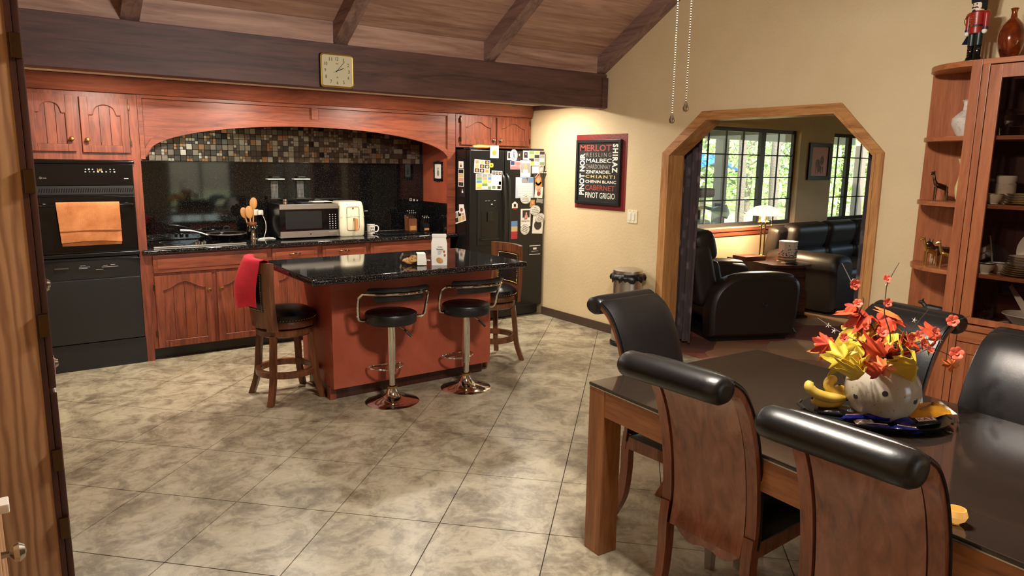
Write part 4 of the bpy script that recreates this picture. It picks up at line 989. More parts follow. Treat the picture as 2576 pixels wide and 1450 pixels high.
# bag of biscuits
bx, by = 2.445, 4.20
t = thing('biscuit_bag', 'tall white paper bag of biscuits with rolled top on the island', 'bag', (bx, by, .921), R(-28))
w0, d0 = .052, .033
b = B().grid([[(x*sx, y*sy, z) for x, y in ((-w0, -d0), (w0, -d0), (w0, d0), (-w0, d0), (-w0, -d0))] for z, sx, sy in ((0, .99, .99), (.05, 1.02, 1.05), (.15, 1.0, 1.0), (.175, .92, .5), (.185, .88, .25), (.205, .88, .2))])
b.add([(-w0, -d0, 0), (w0, -d0, 0), (w0, d0, 0), (-w0, d0, 0)], [(0, 1, 2, 3)])
part('sack', b, 'paper', t, local=True)
part('rolled_top', B().box(-w0*.95, w0*.95, -.014, .008, .186, .212, .006), 'paper', t, local=True)
ml = WM[t]
text('lettering', 'Golden', .02, 'letter_red', t, ml @ frameM((.004, -d0*1.09, .128), (1, 0, 0), (0, 0, 1)), width=.032, height=.008)
text('lettering', 'Noisette', .02, 'soldier_green', t, ml @ frameM((.004, -d0*1.09, .112), (1, 0, 0), (0, 0, 1)), width=.046, height=.013)
for k in range(4): part('print_line', B().box(-.012, .02-.004*k, -d0*1.1, -d0*1.04, .098-.007*k, .100-.007*k), 'grey_print', t, local=True)
part('biscuit_picture', B().ball((.002, -d0*1.05, .035), .026, (1, .06, .75), 14, Matrix.Rotation(.5, 4, 'Y')), 'spoon_wood', t, local=True)
for p in ((.032, .095), (.036, .07)): part('splash', B().ball((p[0], -d0*1.06, p[1]), .007, (1, .1, 1.4), 8), 'rust', t, local=True)
for k in range(5): part('side_print', B().box(-w0*1.04, -w0*1.005, -.02, .012, .13-.012*k, .133-.012*k), 'grey_print', t, local=True)
# clamshell of cookies
kx, ky = 2.315, 4.31
t = thing('cookie_clamshell', 'clear plastic clamshell box with a white paper band holding cookies', 'food box', (kx, ky, .921), R(-24))
part('tray', B().grid([[(x*s_, y*s_, z) for x, y in ((-.10, -.07), (.10, -.07), (.10, .07), (-.10, .07), (-.10, -.07))] for z, s_ in ((0, .9), (.03, 1.0), (.031, 1.06))]), 'clear_plastic', t, local=True)
part('lid', B().grid([[(x*s_, y*s_, z) for x, y in ((-.10, -.07), (.10, -.07), (.10, .07), (-.10, .07), (-.10, -.07))] for z, s_ in ((.032, 1.06), (.034, 1.0), (.07, .82), (.075, .75))]), 'clear_plastic', t, local=True)
part('lid_top', B().box(-.076, .076, -.053, .053, .0745, .076), 'clear_plastic', t, local=True)
part('paper_band', B().sheet([[(.012, -.074, .004), (.075, -.074, .004)], [(.012, -.074, .034), (.075, -.074, .034)], [(.014, -.06, .070), (.07, -.06, .070)], [(.014, -.05, .078), (.07, -.05, .078)], [(.014, .05, .078), (.07, .05, .078)]], .001), 'paper', t, local=True)
M0 = WM[t]; random.seed(3)
for k, (x, y, z, a) in enumerate(((-.045, -.02, .022, 20), (-.05, .02, .03, -15), (.0, -.01, .024, 30), (.05, .0, .022, -20), (.02, .025, .036, 12), (-.01, -.03, .042, 35))):
    p = M0 @ Vector((x, y, z))
    c = thing('cookie', 'cookie in the clear clamshell on the island, '+('front left', 'back left', 'centre', 'far right under the band', 'upper back', 'tilted on top')[k], 'cookie', p, (R(a), R(a*.6), k), 'cookies in the clamshell')
    part('biscuit', B().lathe([(0, -.006), (.030, -.006), (.034, 0), (.028, .006), (0, .009)], 18), 'cookie', c, local=True)
    part('chips', B().ball((.012, .008, .008), .004, n=6).ball((-.012, .004, .008), .004, n=6).ball((.002, -.014, .008), .0045, n=6), 'knife_wood', c, local=True)

# ------------------------------------------------------------------ chrome bar stools
def bar_stool(loc, rot, lab):
    t = thing('bar_stool', lab, 'bar stool', loc, rot, 'chrome bar stools at the island')
    part('base', B().lathe([(0, 0), (.18, 0), (.182, .004), (.176, .008), (.12, .018), (.07, .033), (.045, .055), (.034, .085), (.03, .095), (0, .095)], 48), 'chrome', t, local=True)
    part('base_collar', B().lathe([(.031, .095), (.036, .097), (.036, .112), (.03, .114), (.03, .095)], 24, cap=False), 'brass', t, local=True)
    part('lower_tube', B().lathe([(.022, .11), (.022, .20)], 20), 'chrome', t, local=True)
    part('gas_lift', B().lathe([(.027, .195), (.028, .2), (.028, .545), (.024, .55)], 24), 'chrome', t, local=True)
    # footrest loop towards the user side (-y is away from the island)
    pts = spline([(0, -.028, .215), (-.06, -.05, .215), (-.115, -.10, .215), (-.12, -.155, .215), (-.06, -.175, .215), (.06, -.175, .215), (.12, -.155, .215), (.115, -.10, .215), (.06, -.05, .215), (0, -.028, .215)], 4)
    part('footrest', B().tube([(p.x, -p.y, p.z) for p in pts], .008, 8), 'chrome', t, local=True)
    lv = part('lift_lever', B().tube([(.03, -.02, .54), (.075, -.045, .505), (.105, -.06, .47)], .005, 8), 'chrome', t, local=True)
    part('lever_grip', B().tube([(.075, -.045, .505), (.12, -.068, .455)], .008, 8), 'black_plastic', lv, local=True)
    part('seat_plate', B().lathe([(0, .545), (.09, .545), (.095, .553), (0, .553)], 28), 'chrome', t, local=True)
    sc = part('seat', B().lathe([(0, .553), (.155, .553), (.168, .56), (.171, .58), (.171, .61), (.165, .625), (.14, .632), (.06, .635), (0, .636)], 40), 'leather_black', t, local=True)
    part('seam', B().tube([(.1705*math.cos(a/24*2*PI), .1705*math.sin(a/24*2*PI), .617) for a in range(24)], .003, 6, closed=True), 'leather_black', sc, local=True)
    # one bent chrome tube: arms and back rail, the pad is held inside it
    RB = .236
    half = [(.17, .0, .585), (.20, -.012, .583), (.226, -.022, .60), (.236, -.04, .68), (.238, -.07, .745)]
    bk = [(RB*math.cos(R(a)), -.02+RB*math.sin(R(a)), .776+.014*math.cos(R((a+90)*1.2))) for a in range(-22, -159, -8)]
    hp = spline(half, 4)
    part('arm_tube', B().tube(hp+[Vector(p) for p in bk]+[Vector((-p[0], p[1], p[2])) for p in hp[::-1]], .0105, 10), 'chrome', t, local=True)
    def bowed(prof, a0, a1):
        rows = []
        for z, dr_ in prof: rows.append([((RB+dr_)*math.cos(R(a)), -.02+(RB+dr_)*math.sin(R(a)), z+.014*math.cos(R((a+90)*1.2))) for a in range(a0, a1, -4)])
        b = B().grid(rows)
        for e in (0, -1): b.add([r_[e] for r_ in rows[:-1]], [tuple(range(len(rows)-1))])
        return b
    pad = part('back_pad', bowed(((.722, -.030), (.726, -.016), (.75, -.011), (.782, -.011), (.782, -.034), (.75, -.034), (.722, -.030)), -42, -139), 'leather_black', t, local=True, ang=60)
    part('top_cushion', bowed(((.786, -.040), (.784, -.01), (.790, .012), (.800, .020), (.811, .012), (.816, -.012), (.812, -.038), (.80, -.046), (.786, -.040)), -34, -147), 'leather_black', pad, local=True, ang=70)
    return t
s1 = at(987, 1010, z=0); s2 = at(1172, 975, z=0)
bs = bar_stool((s1.x, s1.y, 0), R(-8), 'chrome bar stool with black round seat, left of the pair')
dup(bs, (s2.x, s2.y, 0), R(-2), 'chrome bar stool with black round seat, right of the pair')
# ------------------------------------------------------------------ wooden swivel stools
def swivel_stool(loc, rot, lab):
    "faces +x locally"
    t = thing('swivel_stool', lab, 'stool', loc, rot, 'wooden swivel stools at the ends of the island')
    for sx in (-1, 1):
        for sy in (-1, 1):
            p = spline([(sx*.128, sy*.128, .46), (sx*.14, sy*.14, .30), (sx*.152, sy*.152, .14), (sx*.185, sy*.185, 0)], 5); rows = []
            for q in p:
                h = .019; u = Vector((sx, sy, 0)).normalized(); v = Vector((-u.y, u.x, 0))
                rows.append([q+u*h+v*h, q+u*h-v*h, q-u*h-v*h, q-u*h+v*h, q+u*h+v*h])
            b = B().grid(rows); b.add(rows[0][:4], [(0, 1, 2, 3)]); b.add(rows[-1][:4], [(0, 1, 2, 3)])
            part('leg', b, 'stool_wood', t, local=True)
    part('foot_ring', B().lathe([(.172, .17), (.202, .17), (.204, .18), (.204, .208), (.2, .212), (.172, .212), (.170, .2), (.172, .17)], 44, cap=False), 'stool_wood', t, local=True)
    part('apron', B().lathe([(0, .445), (.175, .445), (.19, .455), (.192, .49), (.185, .495), (0, .495)], 40), 'stool_wood', t, local=True)
    part('swivel_plate', B().lathe([(0, .495), (.12, .495), (.12, .508), (0, .508)], 24), 'dark_steel', t, local=True)
    part('seat_ring', B().lathe([(0, .508), (.2, .508), (.213, .516), (.216, .54), (.208, .556), (0, .556)], 44), 'stool_wood', t, local=True)
    st = part('seat_cushion', B().lathe([(.206, .556), (.208, .57), (.198, .595), (.16, .618), (.08, .63), (0, .633)], 44), 'leather_black', t, local=True)
    nb = B()
    for k in range(64):
        a = k/64*2*PI; nb.ball((.2085*math.cos(a), .2085*math.sin(a), .565), .0042, n=6)
    part('nail_heads', nb, 'brass', st, local=True, kind='stuff')
    # back: two curved posts, top rail, leather panel with nails
    def lean(z): return -.150-.012*(z-.52)/.43-.010*math.sin((z-.52)/.43*PI)
    def bow(y): return .058*(1-(y/.2)**2)
    def strip(y0, y1, z0, z1, th, off=0, ny=10, nz=8):
        rows = []
        b = B()
        F = []; K = []
        for i in range(nz+1):
            z = z0+(z1-z0)*i/nz
            F.append([(lean(z)-bow(y0+(y1-y0)*j/ny)+off+th, y0+(y1-y0)*j/ny, z) for j in range(ny+1)])
            K.append([(lean(z)-bow(y0+(y1-y0)*j/ny)+off, y0+(y1-y0)*j/ny, z) for j in range(ny+1)])
        b.grid(F); b.grid([r_[::-1] for r_ in K])
        b.grid([F[0], K[0]]); b.grid([F[-1], K[-1]]); b.grid([[r_[0] for r_ in F], [r_[0] for r_ in K]]); b.grid([[r_[-1] for r_ in F], [r_[-1] for r_ in K]])
        bmesh.ops.remove_doubles(b.bm, verts=b.bm.verts[:], dist=1e-5); return b
    part('back_post', strip(-.20, -.145, .50, .955, .032), 'stool_wood', t, local=True)
    part('back_post', strip(.145, .20, .50, .955, .032), 'stool_wood', t, local=True)
    part('top_rail', strip(-.144, .144, .885, .955, .03), 'stool_wood', t, local=True)
    part('lower_rail', strip(-.144, .144, .52, .63, .03), 'stool_wood', t, local=True)
    pn = part('leather_panel', strip(-.144, .144, .631, .884, .040, -.004), 'leather_black', t, local=True)
    nb = B()
    for off in (.039, -.005):
        for k in range(22):
            z = .64+k*.0112
            for y in (-.134, .134): nb.ball((lean(z)-bow(y)+off, y, z), .0042, n=6)
        for k in range(21):
            y = -.124+k*.0124
            for z in (.641, .875): nb.ball((lean(z)-bow(y)+off, y, z), .0042, n=6)
    part('nail_heads', nb, 'brass', pn, local=True, kind='stuff')
    return t
ss = swivel_stool((1.56, 4.775, 0), R(2), 'wooden swivel stool with black leather seat at the left end of the island')
dup(ss, (3.275, 4.775, 0), R(180), 'wooden swivel stool with black leather back by the refrigerator')
# red towel over the left stool's back
t = thing('kitchen_towel', 'bright red quilted towel draped over the back of the wooden stool', 'towel', (1.27, 4.80, .62))
tm = WM[ss]
def tw(side, i, j):
    s, u = i/14, j/14                      # s down the cloth, u across the stool back
    y = -.15+.35*u+(.02-.03*u)*s*(1 if side < 0 else .3); L = .335 if side < 0 else .22
    z = .967-s*L*(.90+.10*u)+.008*math.sin(u*8)*s
    x = -.152-.055*(1-(y/.2)**2)+side*(.026+(.085*math.sin(min(1, s*1.15)*PI*.62)*(.25+.75*u) if side < 0 else .012*s)+.006*math.sin(u*10+s*3)*s)
    return tuple(tm @ Vector((x, y, z)))
rows = [[tw(-1, i, j) for j in range(15)] for i in range(14, -1, -1)]
rows.append([((a[0]+c[0])/2, a[1], a[2]+.006) for a, c in zip([tw(-1, 0, j) for j in range(15)], [tw(1, 0, j) for j in range(15)])])
rows += [[tw(1, i, j) for j in range(15)] for i in range(15)]
part('cloth', B().sheet(rows, .005), 'red_towel', t, ang=80)
for k in range(1, 7):
    i = k*2
    part('quilt_line', B().tube([(p[0]-.0045, p[1], p[2]) for p in [tw(-1, i, j) for j in range(15)]], .0012, 4), 'red_towel', t)
# ------------------------------------------------------------------ things on the right wall and hanging
t = thing('accent_rectangle', 'dark red painted rectangle on the cream wall behind the wine sign', 'painted panel', (XR-.002, 5.1, 1.18))
part('paint', B().box(XR-.004, XR-.0003, 4.756, 5.457, 1.183, 1.893), 'red_accent', t)
t = thing('wine_sign', 'black framed sign listing wine names in white and red letters', 'sign', (XR-.02, 5.1, 1.22))
SY0, SY1, SZ0, SZ1 = 4.815, 5.43, 1.228, 1.842
part('board', B().box(XR-.018, XR-.006, SY0+.02, SY1-.02, SZ0+.02, SZ1-.02), 'sign_board', t)
for nm, q in (('frame_side', (SY0, SY0+.028, SZ0, SZ1)), ('frame_side', (SY1-.028, SY1, SZ0, SZ1)), ('frame_rail', (SY0+.028, SY1-.028, SZ0, SZ0+.028)), ('frame_rail', (SY0+.028, SY1-.028, SZ1-.028, SZ1))):
    part(nm, B().box(XR-.034, XR-.005, q[0], q[1], q[2], q[3], .004), 'sign_frame', t)
cx0, cx1 = SY1-.03, SY0+.03           # left and right edge seen from the room
Wd = cx0-cx1; Ht = SZ1-SZ0-.06
def sgn(s, u0, u1, v0, v1, mat, bold=0.0, rot=0, spacing=1.0):
    "fractions of the board: u from left, v from top"
    yc = cx0-Wd*(u0+u1)/2; z = SZ1-.03-Ht*(v0+v1)/2; p = (XR-.0185, yc, z)
    if rot == 0: M = frameM(p, (0, -1, 0), (0, 0, 1)); w_, h_ = Wd*(u1-u0), Ht*(v1-v0)
    elif rot > 0: M = frameM(p, (0, 0, 1), (0, 1, 0)); w_, h_ = Ht*(v1-v0), Wd*(u1-u0)
    else: M = frameM(p, (0, 0, -1), (0, -1, 0)); w_, h_ = Ht*(v1-v0), Wd*(u1-u0)
    text('lettering', s, .05, mat, t, M, width=w_, height=h_, bold=bold, spacing=spacing)
sgn('MERLOT', .03, .82, .03, .14, 'letter_red', .001)
sgn('REISLING', .20, .82, .165, .235, 'letter_grey', 0, 0, 1.5)
sgn('MALBEC', .20, .83, .265, .335, 'letter_white', .0004)
sgn('CHARDONNAY', .18, .81, .365, .44, 'letter_grey')
sgn('ZINFANDEL', .19, .82, .465, .52, 'letter_white', .0006)
sgn('CHIANTI', .19, .93, .545, .60, 'letter_tan', .0012, 0, 1.35)
sgn('CHENIN BLANC', .19, .96, .635, .685, 'letter_white', .0006)
sgn('CABERNET', .19, .93, .72, .81, 'letter_red', .0008)
sgn('PINOT GRIGIO', .20, .94, .845, .945, 'letter_white')
sgn('SHIRAZ', .85, .98, .02, .50, 'letter_white', .0016, -1, 1.2)
sgn('PINOT NOIR', .03, .165, .175, .90, 'letter_white', .0016, 1)
t = thing('switch_plate', 'cream double rocker light switch beside the wine sign', 'light switch', (XR-.004, 4.655, 1.10))
part('plate', B().box(XR-.007, XR-.0005, 4.593, 4.717, 1.085, 1.205, .003), 'cream_plastic', t)
for y in (4.625, 4.672): part('rocker', B().box(XR-.012, XR-.006, y-.004, y+.026, 1.112, 1.178, .003), 'white_plastic', t)
for y in (4.635, 4.682):
    for z in (1.095, 1.195): part('screw', B().ball((XR-.0075, y, z), .003, n=6), 'nickel', t)
# clock on the beam
a, c = at(805, 131, y=YBEAM-.03), at(890, 224, y=YBEAM-.03)
t = thing('wall_clock', 'square gold-rimmed wall clock hanging on the dark beam', 'clock', ((a.x+c.x)/2, YBEAM-.02, c.z))
kx0, kx1, kz0, kz1 = a.x, c.x, c.z, a.z; kc = ((kx0+kx1)/2, (kz0+kz1)/2); hw, hh = (kx1-kx0)/2, (kz1-kz0)/2
part('case', B().box(kx0, kx1, YBEAM-.028, YBEAM-.001, kz0, kz1, .012, 3), 'bronze', t)
part('rim', B().tube([(kc[0]+p[0], YBEAM-.028, kc[1]+p[1]) for p in rrect(hw-.006, hh-.006, .02, 5)], .007, 8, closed=True), 'gold', t)
fc = part('face', B().box(kx0+.010, kx1-.010, YBEAM-.030, YBEAM-.026, kz0+.010, kz1-.010), 'clock_face', t)
for k in range(1, 13):
    a_ = R(90-30*k); s_ = max(abs(math.cos(a_)), abs(math.sin(a_))); rr = 1/s_ if s_ > .8 else 1.1
    text('numeral', str(k), .04, 'bronze', fc, frameM((kc[0]+hw*.72*math.cos(a_)*min(1.08, rr), YBEAM-.0305, kc[1]+hh*.70*math.sin(a_)*min(1.08, rr)), (1, 0, 0), (0, 0, 1)), height=.024, width=.012 if k < 10 and k != 1 else (.004 if k == 1 else .022))
def hand(ang, l0, l1, w_, nm):
    d = Vector((math.cos(R(ang)), 0, math.sin(R(ang)))); n_ = Vector((-d.z, 0, d.x)); c_ = Vector((kc[0], YBEAM-.033, kc[1]))
    b = B(); pts = [c_-d*l0-n_*w_, c_-d*l0+n_*w_, c_+d*l1+n_*w_*.7, c_+d*l1-n_*w_*.7]
    b.add(pts+[p-Vector((0, .001, 0)) for p in pts], [(0, 1, 2, 3), (7, 6, 5, 4), (0, 4, 5, 1), (1, 5, 6, 2), (2, 6, 7, 3), (3, 7, 4, 0)]); part(nm, b, 'ink', t)
hand(22, .01, .055, .003, 'hour_hand'); hand(50, .012, .088, .002, 'minute_hand'); hand(206, .0, .032, .0014, 'second_hand')
part('maker_mark', B().box(kc[0]-.010, kc[0]+.010, YBEAM-.0312, YBEAM-.0295, kc[1]+.046, kc[1]+.049), 'bronze', fc)
part('quartz_mark', B().box(kc[0]-.008, kc[0]+.008, YBEAM-.0312, YBEAM-.0295, kc[1]-.049, kc[1]-.047).box(kc[0]-.002, kc[0]+.002, YBEAM-.0312, YBEAM-.0295, kc[1]-.047, kc[1]-.041), 'bronze', fc)
# ceiling fan light above the dining table (out of view) and its two pull chains
e1, e2 = at(1690, 300, d=2.32), at(1725, 270, d=2.22)
fc_ = Vector(((e1.x+e2.x)/2, (e1.y+e2.y)/2, 0))
t = thing('ceiling_fan', 'ceiling fan with warm tulip lamps and two hanging bead pull chains', 'ceiling fan', (fc_.x, fc_.y, 2.55))
part('downrod', B().lathe([(.014, 2.95), (.014, zc(fc_.y)+.01)], 12, (fc_.x, fc_.y, 0)), 'bronze', t)
part('motor', B().lathe([(0, 2.72), (.09, 2.72), (.13, 2.78), (.13, 2.88), (.08, 2.94), (.02, 2.96), (0, 2.96)], 32, (fc_.x, fc_.y, 0)), 'bronze', t)
for k in range(5):
    a = k*2*PI/5+.3; d = Vector((math.cos(a), math.sin(a), 0)); n_ = Vector((-d.y, d.x, .18)); c_ = Vector((fc_.x, fc_.y, 2.83)); b = B()
    b.sheet([[c_+d*.13-n_*.03, c_+d*.13+n_*.03], [c_+d*.2-n_*.06, c_+d*.2+n_*.06], [c_+d*.62-n_*.07, c_+d*.62+n_*.07]], .008); part('blade', b, 'table_wood', t)
part('light_kit', B().lathe([(0, 2.60), (.05, 2.60), (.07, 2.65), (.05, 2.72), (0, 2.72)], 24, (fc_.x, fc_.y, 0)), 'bronze', t)
for k in range(3):
    a = k*2*PI/3+.8; p = Vector((fc_.x+.16*math.cos(a), fc_.y+.16*math.sin(a), 2.58))
    part('lamp_arm', B().tube([(fc_.x+.05*math.cos(a), fc_.y+.05*math.sin(a), 2.66), (fc_.x+.13*math.cos(a), fc_.y+.13*math.sin(a), 2.68), p+Vector((0, 0, .07))], .008, 8), 'bronze', t)
    part('lamp_shade', B().lathe([(.03, .07), (.05, .04), (.058, 0), (.07, -.03), (.068, -.03), (.056, 0), (.048, .04), (.028, .07)], 24, p, cap=False), 'fan_shade', t)
    light('fan_lamp', 'POINT', p-Vector((0, 0, .05)), DINING_W, WARM2, shadow_soft_size=.05)
for e, lab in ((e1, 'l'), (e2, 'r')):
    ch = part('pull_chain', B().tube([(e.x, e.y, e.z+.018), (e.x+.002, e.y, 2.62)], .0016, 6), 'nickel', t)
    bb = B()
    for k in range(70): bb.ball((e.x, e.y, e.z+.02+k*.0075), .0024, n=6)
    part('chain_beads', bb, 'cream_plastic', ch, kind='stuff')
    part('pull_knob', B().lathe([(0, -.014), (.007, -.012), (.0095, -.004), (.006, .008), (.002, .018), (0, .019)], 12, (e.x, e.y, e.z)), 'nickel', ch)
# pedal bin
bx, by = at(1572, 866, z=0).x, at(1572, 866, z=0).y
t = thing('pedal_bin', 'round brushed steel waste bin with black liner against the wall', 'waste bin', (bx, by, 0))
part('body', B().lathe([(0, .03), (.128, .03), (.128, .60), (0, .60)], 40, (bx, by, 0)), 'steel', t)
part('base_ring', B().lathe([(0, 0), (.138, 0), (.140, .03), (.13, .045), (0, .045)], 40, (bx, by, 0)), 'black_plastic', t)
part('lid', B().lathe([(0, .655), (.132, .655), (.134, .66), (.132, .685), (.10, .70), (.05, .706), (0, .708)], 40, (bx, by, 0)), 'steel', t)
part('lid_collar', B().lathe([(.118, .60), (.13, .60), (.13, .655), (.118, .655)], 40, (bx, by, 0), cap=False), 'black_plastic', t)
rows = []; random.seed(5); jit = [random.uniform(-.012, .016) for _ in range(40)]; jit2 = [random.uniform(-.03, .012) for _ in range(40)]
for z, r_, kk in ((.654, .131, 0), (.65, .15, .6), (.628, .158, 1), (.605, .15, 1.3), (.61, .133, .4)):
    rows.append([(bx+(r_+jit[i % 40]*kk)*math.cos(i/40*2*PI), by+(r_+jit[i % 40]*kk)*math.sin(i/40*2*PI), z+jit2[i % 40]*kk*.7) for i in range(41)])
part('bin_liner', B().grid(rows), 'bag_black', t, ang=80)
# ------------------------------------------------------------------ tall pantry cabinet at the left edge
PX, PY = .062, 2.0
t = thing('pantry_cabinet', 'tall oak-sided pantry cabinet with dark doors at the left edge of the room', 'cabinet', (-.25, 2.9, 0))
part('side_panel', B().box(-.60, PX, PY, PY+.018, 0, 2.6), 'oak_panel', t)
part('carcass', B().box(-.60, PX-.002, PY+.0185, 3.6, 0, 2.6), 'oak_panel', t)
part('face_frame', B().box(PX, PX+.012, PY-.002, 3.6, 0, 2.6, .001), 'dark_frame_wood', t)
for (z0, z1) in ((.05, 1.05), (1.06, 2.58)):
    for (y0, y1, ks) in ((PY+.004, 2.60, 1), (2.61, 3.2, -1)):
        d = part('door', B().box(PX+.0125, PX+.028, y0, y1, z0, z1, .004), 'dark_frame_wood', t)
        part('door_panel', B().box(PX+.028, PX+.031, y0+.08, y1-.08, z0+.08, z1-.08, .002), 'dark_frame_wood', d)
        kz = (1.225 if z0 > 1 else .975)
        part('knob', B().lathe([(.006, 0), (.005, .014), (.013, .02), (.015, .028), (.010, .036), (0, .038)], 14, (PX+.028, (y1-.03 if ks > 0 else y0+.03), kz+(.008 if ks > 0 else -.012)), Matrix.Rotation(PI/2, 4, 'Y')), 'nickel', d)
        if ks > 0:
            for hz in ([.08, .70, .88] if z0 < 1 else [1.24-.02, 1.56, 1.86]):
                part('hinge', B().box(PX+.004, PX+.026, y0-.014, y0+.002, hz-.028, hz+.028, .003), 'bronze', d)
part('paper_tag', B().box(PX+.029, PX+.0305, PY+.02, PY+.16, 1.09, 1.13), 'pink', t)
# low drawer unit, nearer and only just in view at the lower left
lx = at(2, 1396, y=1.4).x
t = thing('drawer_unit', 'low oak drawer unit with a round metal knob at the lower left corner', 'drawer unit', (-.25, 1.3, 0))
part('carcass', B().box(-.55, lx-.016, 1.1, 1.75, 0, 1.0), 'oak_panel', t)
for (z0, z1) in ((.1, .66), (.67, .98)):
    d = part('drawer', B().box(lx-.0155, lx, 1.12, 1.73, z0, z1, .003), 'oak_panel', t)
    q = at(16, 1396, y=1.4)
    if z0 > .5: part('knob', B().lathe([(.006, 0), (.005, .012), (.014, .018), (.017, .026), (.011, .034), (0, .036)], 14, (lx, 1.4, q.z), Matrix.Rotation(PI/2, 4, 'Y')), 'nickel', d)
q = at(10, 1272, y=1.55)
solo('white_clip', B().box(q.x-.05, q.x+.008, 1.53, 1.57, q.z-.009, q.z+.009, .003), 'white_plastic', 'small white plastic tab above the drawer knob at the left edge', 'tab')
# ------------------------------------------------------------------ dining table
TH = R(-3.5); TZ = .735
c0 = Vector((1.932, 2.095, 0)); TL, TWd = 1.95, 1.045
t = thing('dining_table', 'dark glass-topped dining table with square wooden legs', 'table', c0, TH)
# local: x across (0..TWd), y along (0..-TL)
part('glass_top', B().box(-.002, TWd+.002, -TL-.002, .002, TZ-.012, TZ, .003), 'table_glass', t, local=True)
part('centre_inlay', B().box(.16, TWd-.16, -TL+.28, -.28, TZ-.0005, TZ+.0004), 'table_glass', t, local=True)
lw = .096
for x, y in ((0, 0), (TWd-lw, 0), (0, -TL+lw), (TWd-lw, -TL+lw)):
    part('leg', B().box(x, x+lw, y-lw, y, 0, TZ-.0125, .004), 'table_wood', t, local=True)
for q in ((lw+.001, TWd-lw-.001, -.045, -.002), (lw+.001, TWd-lw-.001, -TL+.002, -TL+.045)): part('apron', B().box(*q, TZ-.125, TZ-.0125, .002), 'table_wood_h', t, local=True)
for q in ((.002, .045, -TL+lw+.001, -lw-.001), (TWd-.045, TWd-.002, -TL+lw+.001, -lw-.001)): part('apron', B().box(*q, TZ-.125, TZ-.0125, .002), 'table_wood_h', t, local=True)
part('edge_strip', B().box(-.0025, -.0005, -TL, 0, TZ-.0165, TZ-.0125), 'steel', t, local=True)

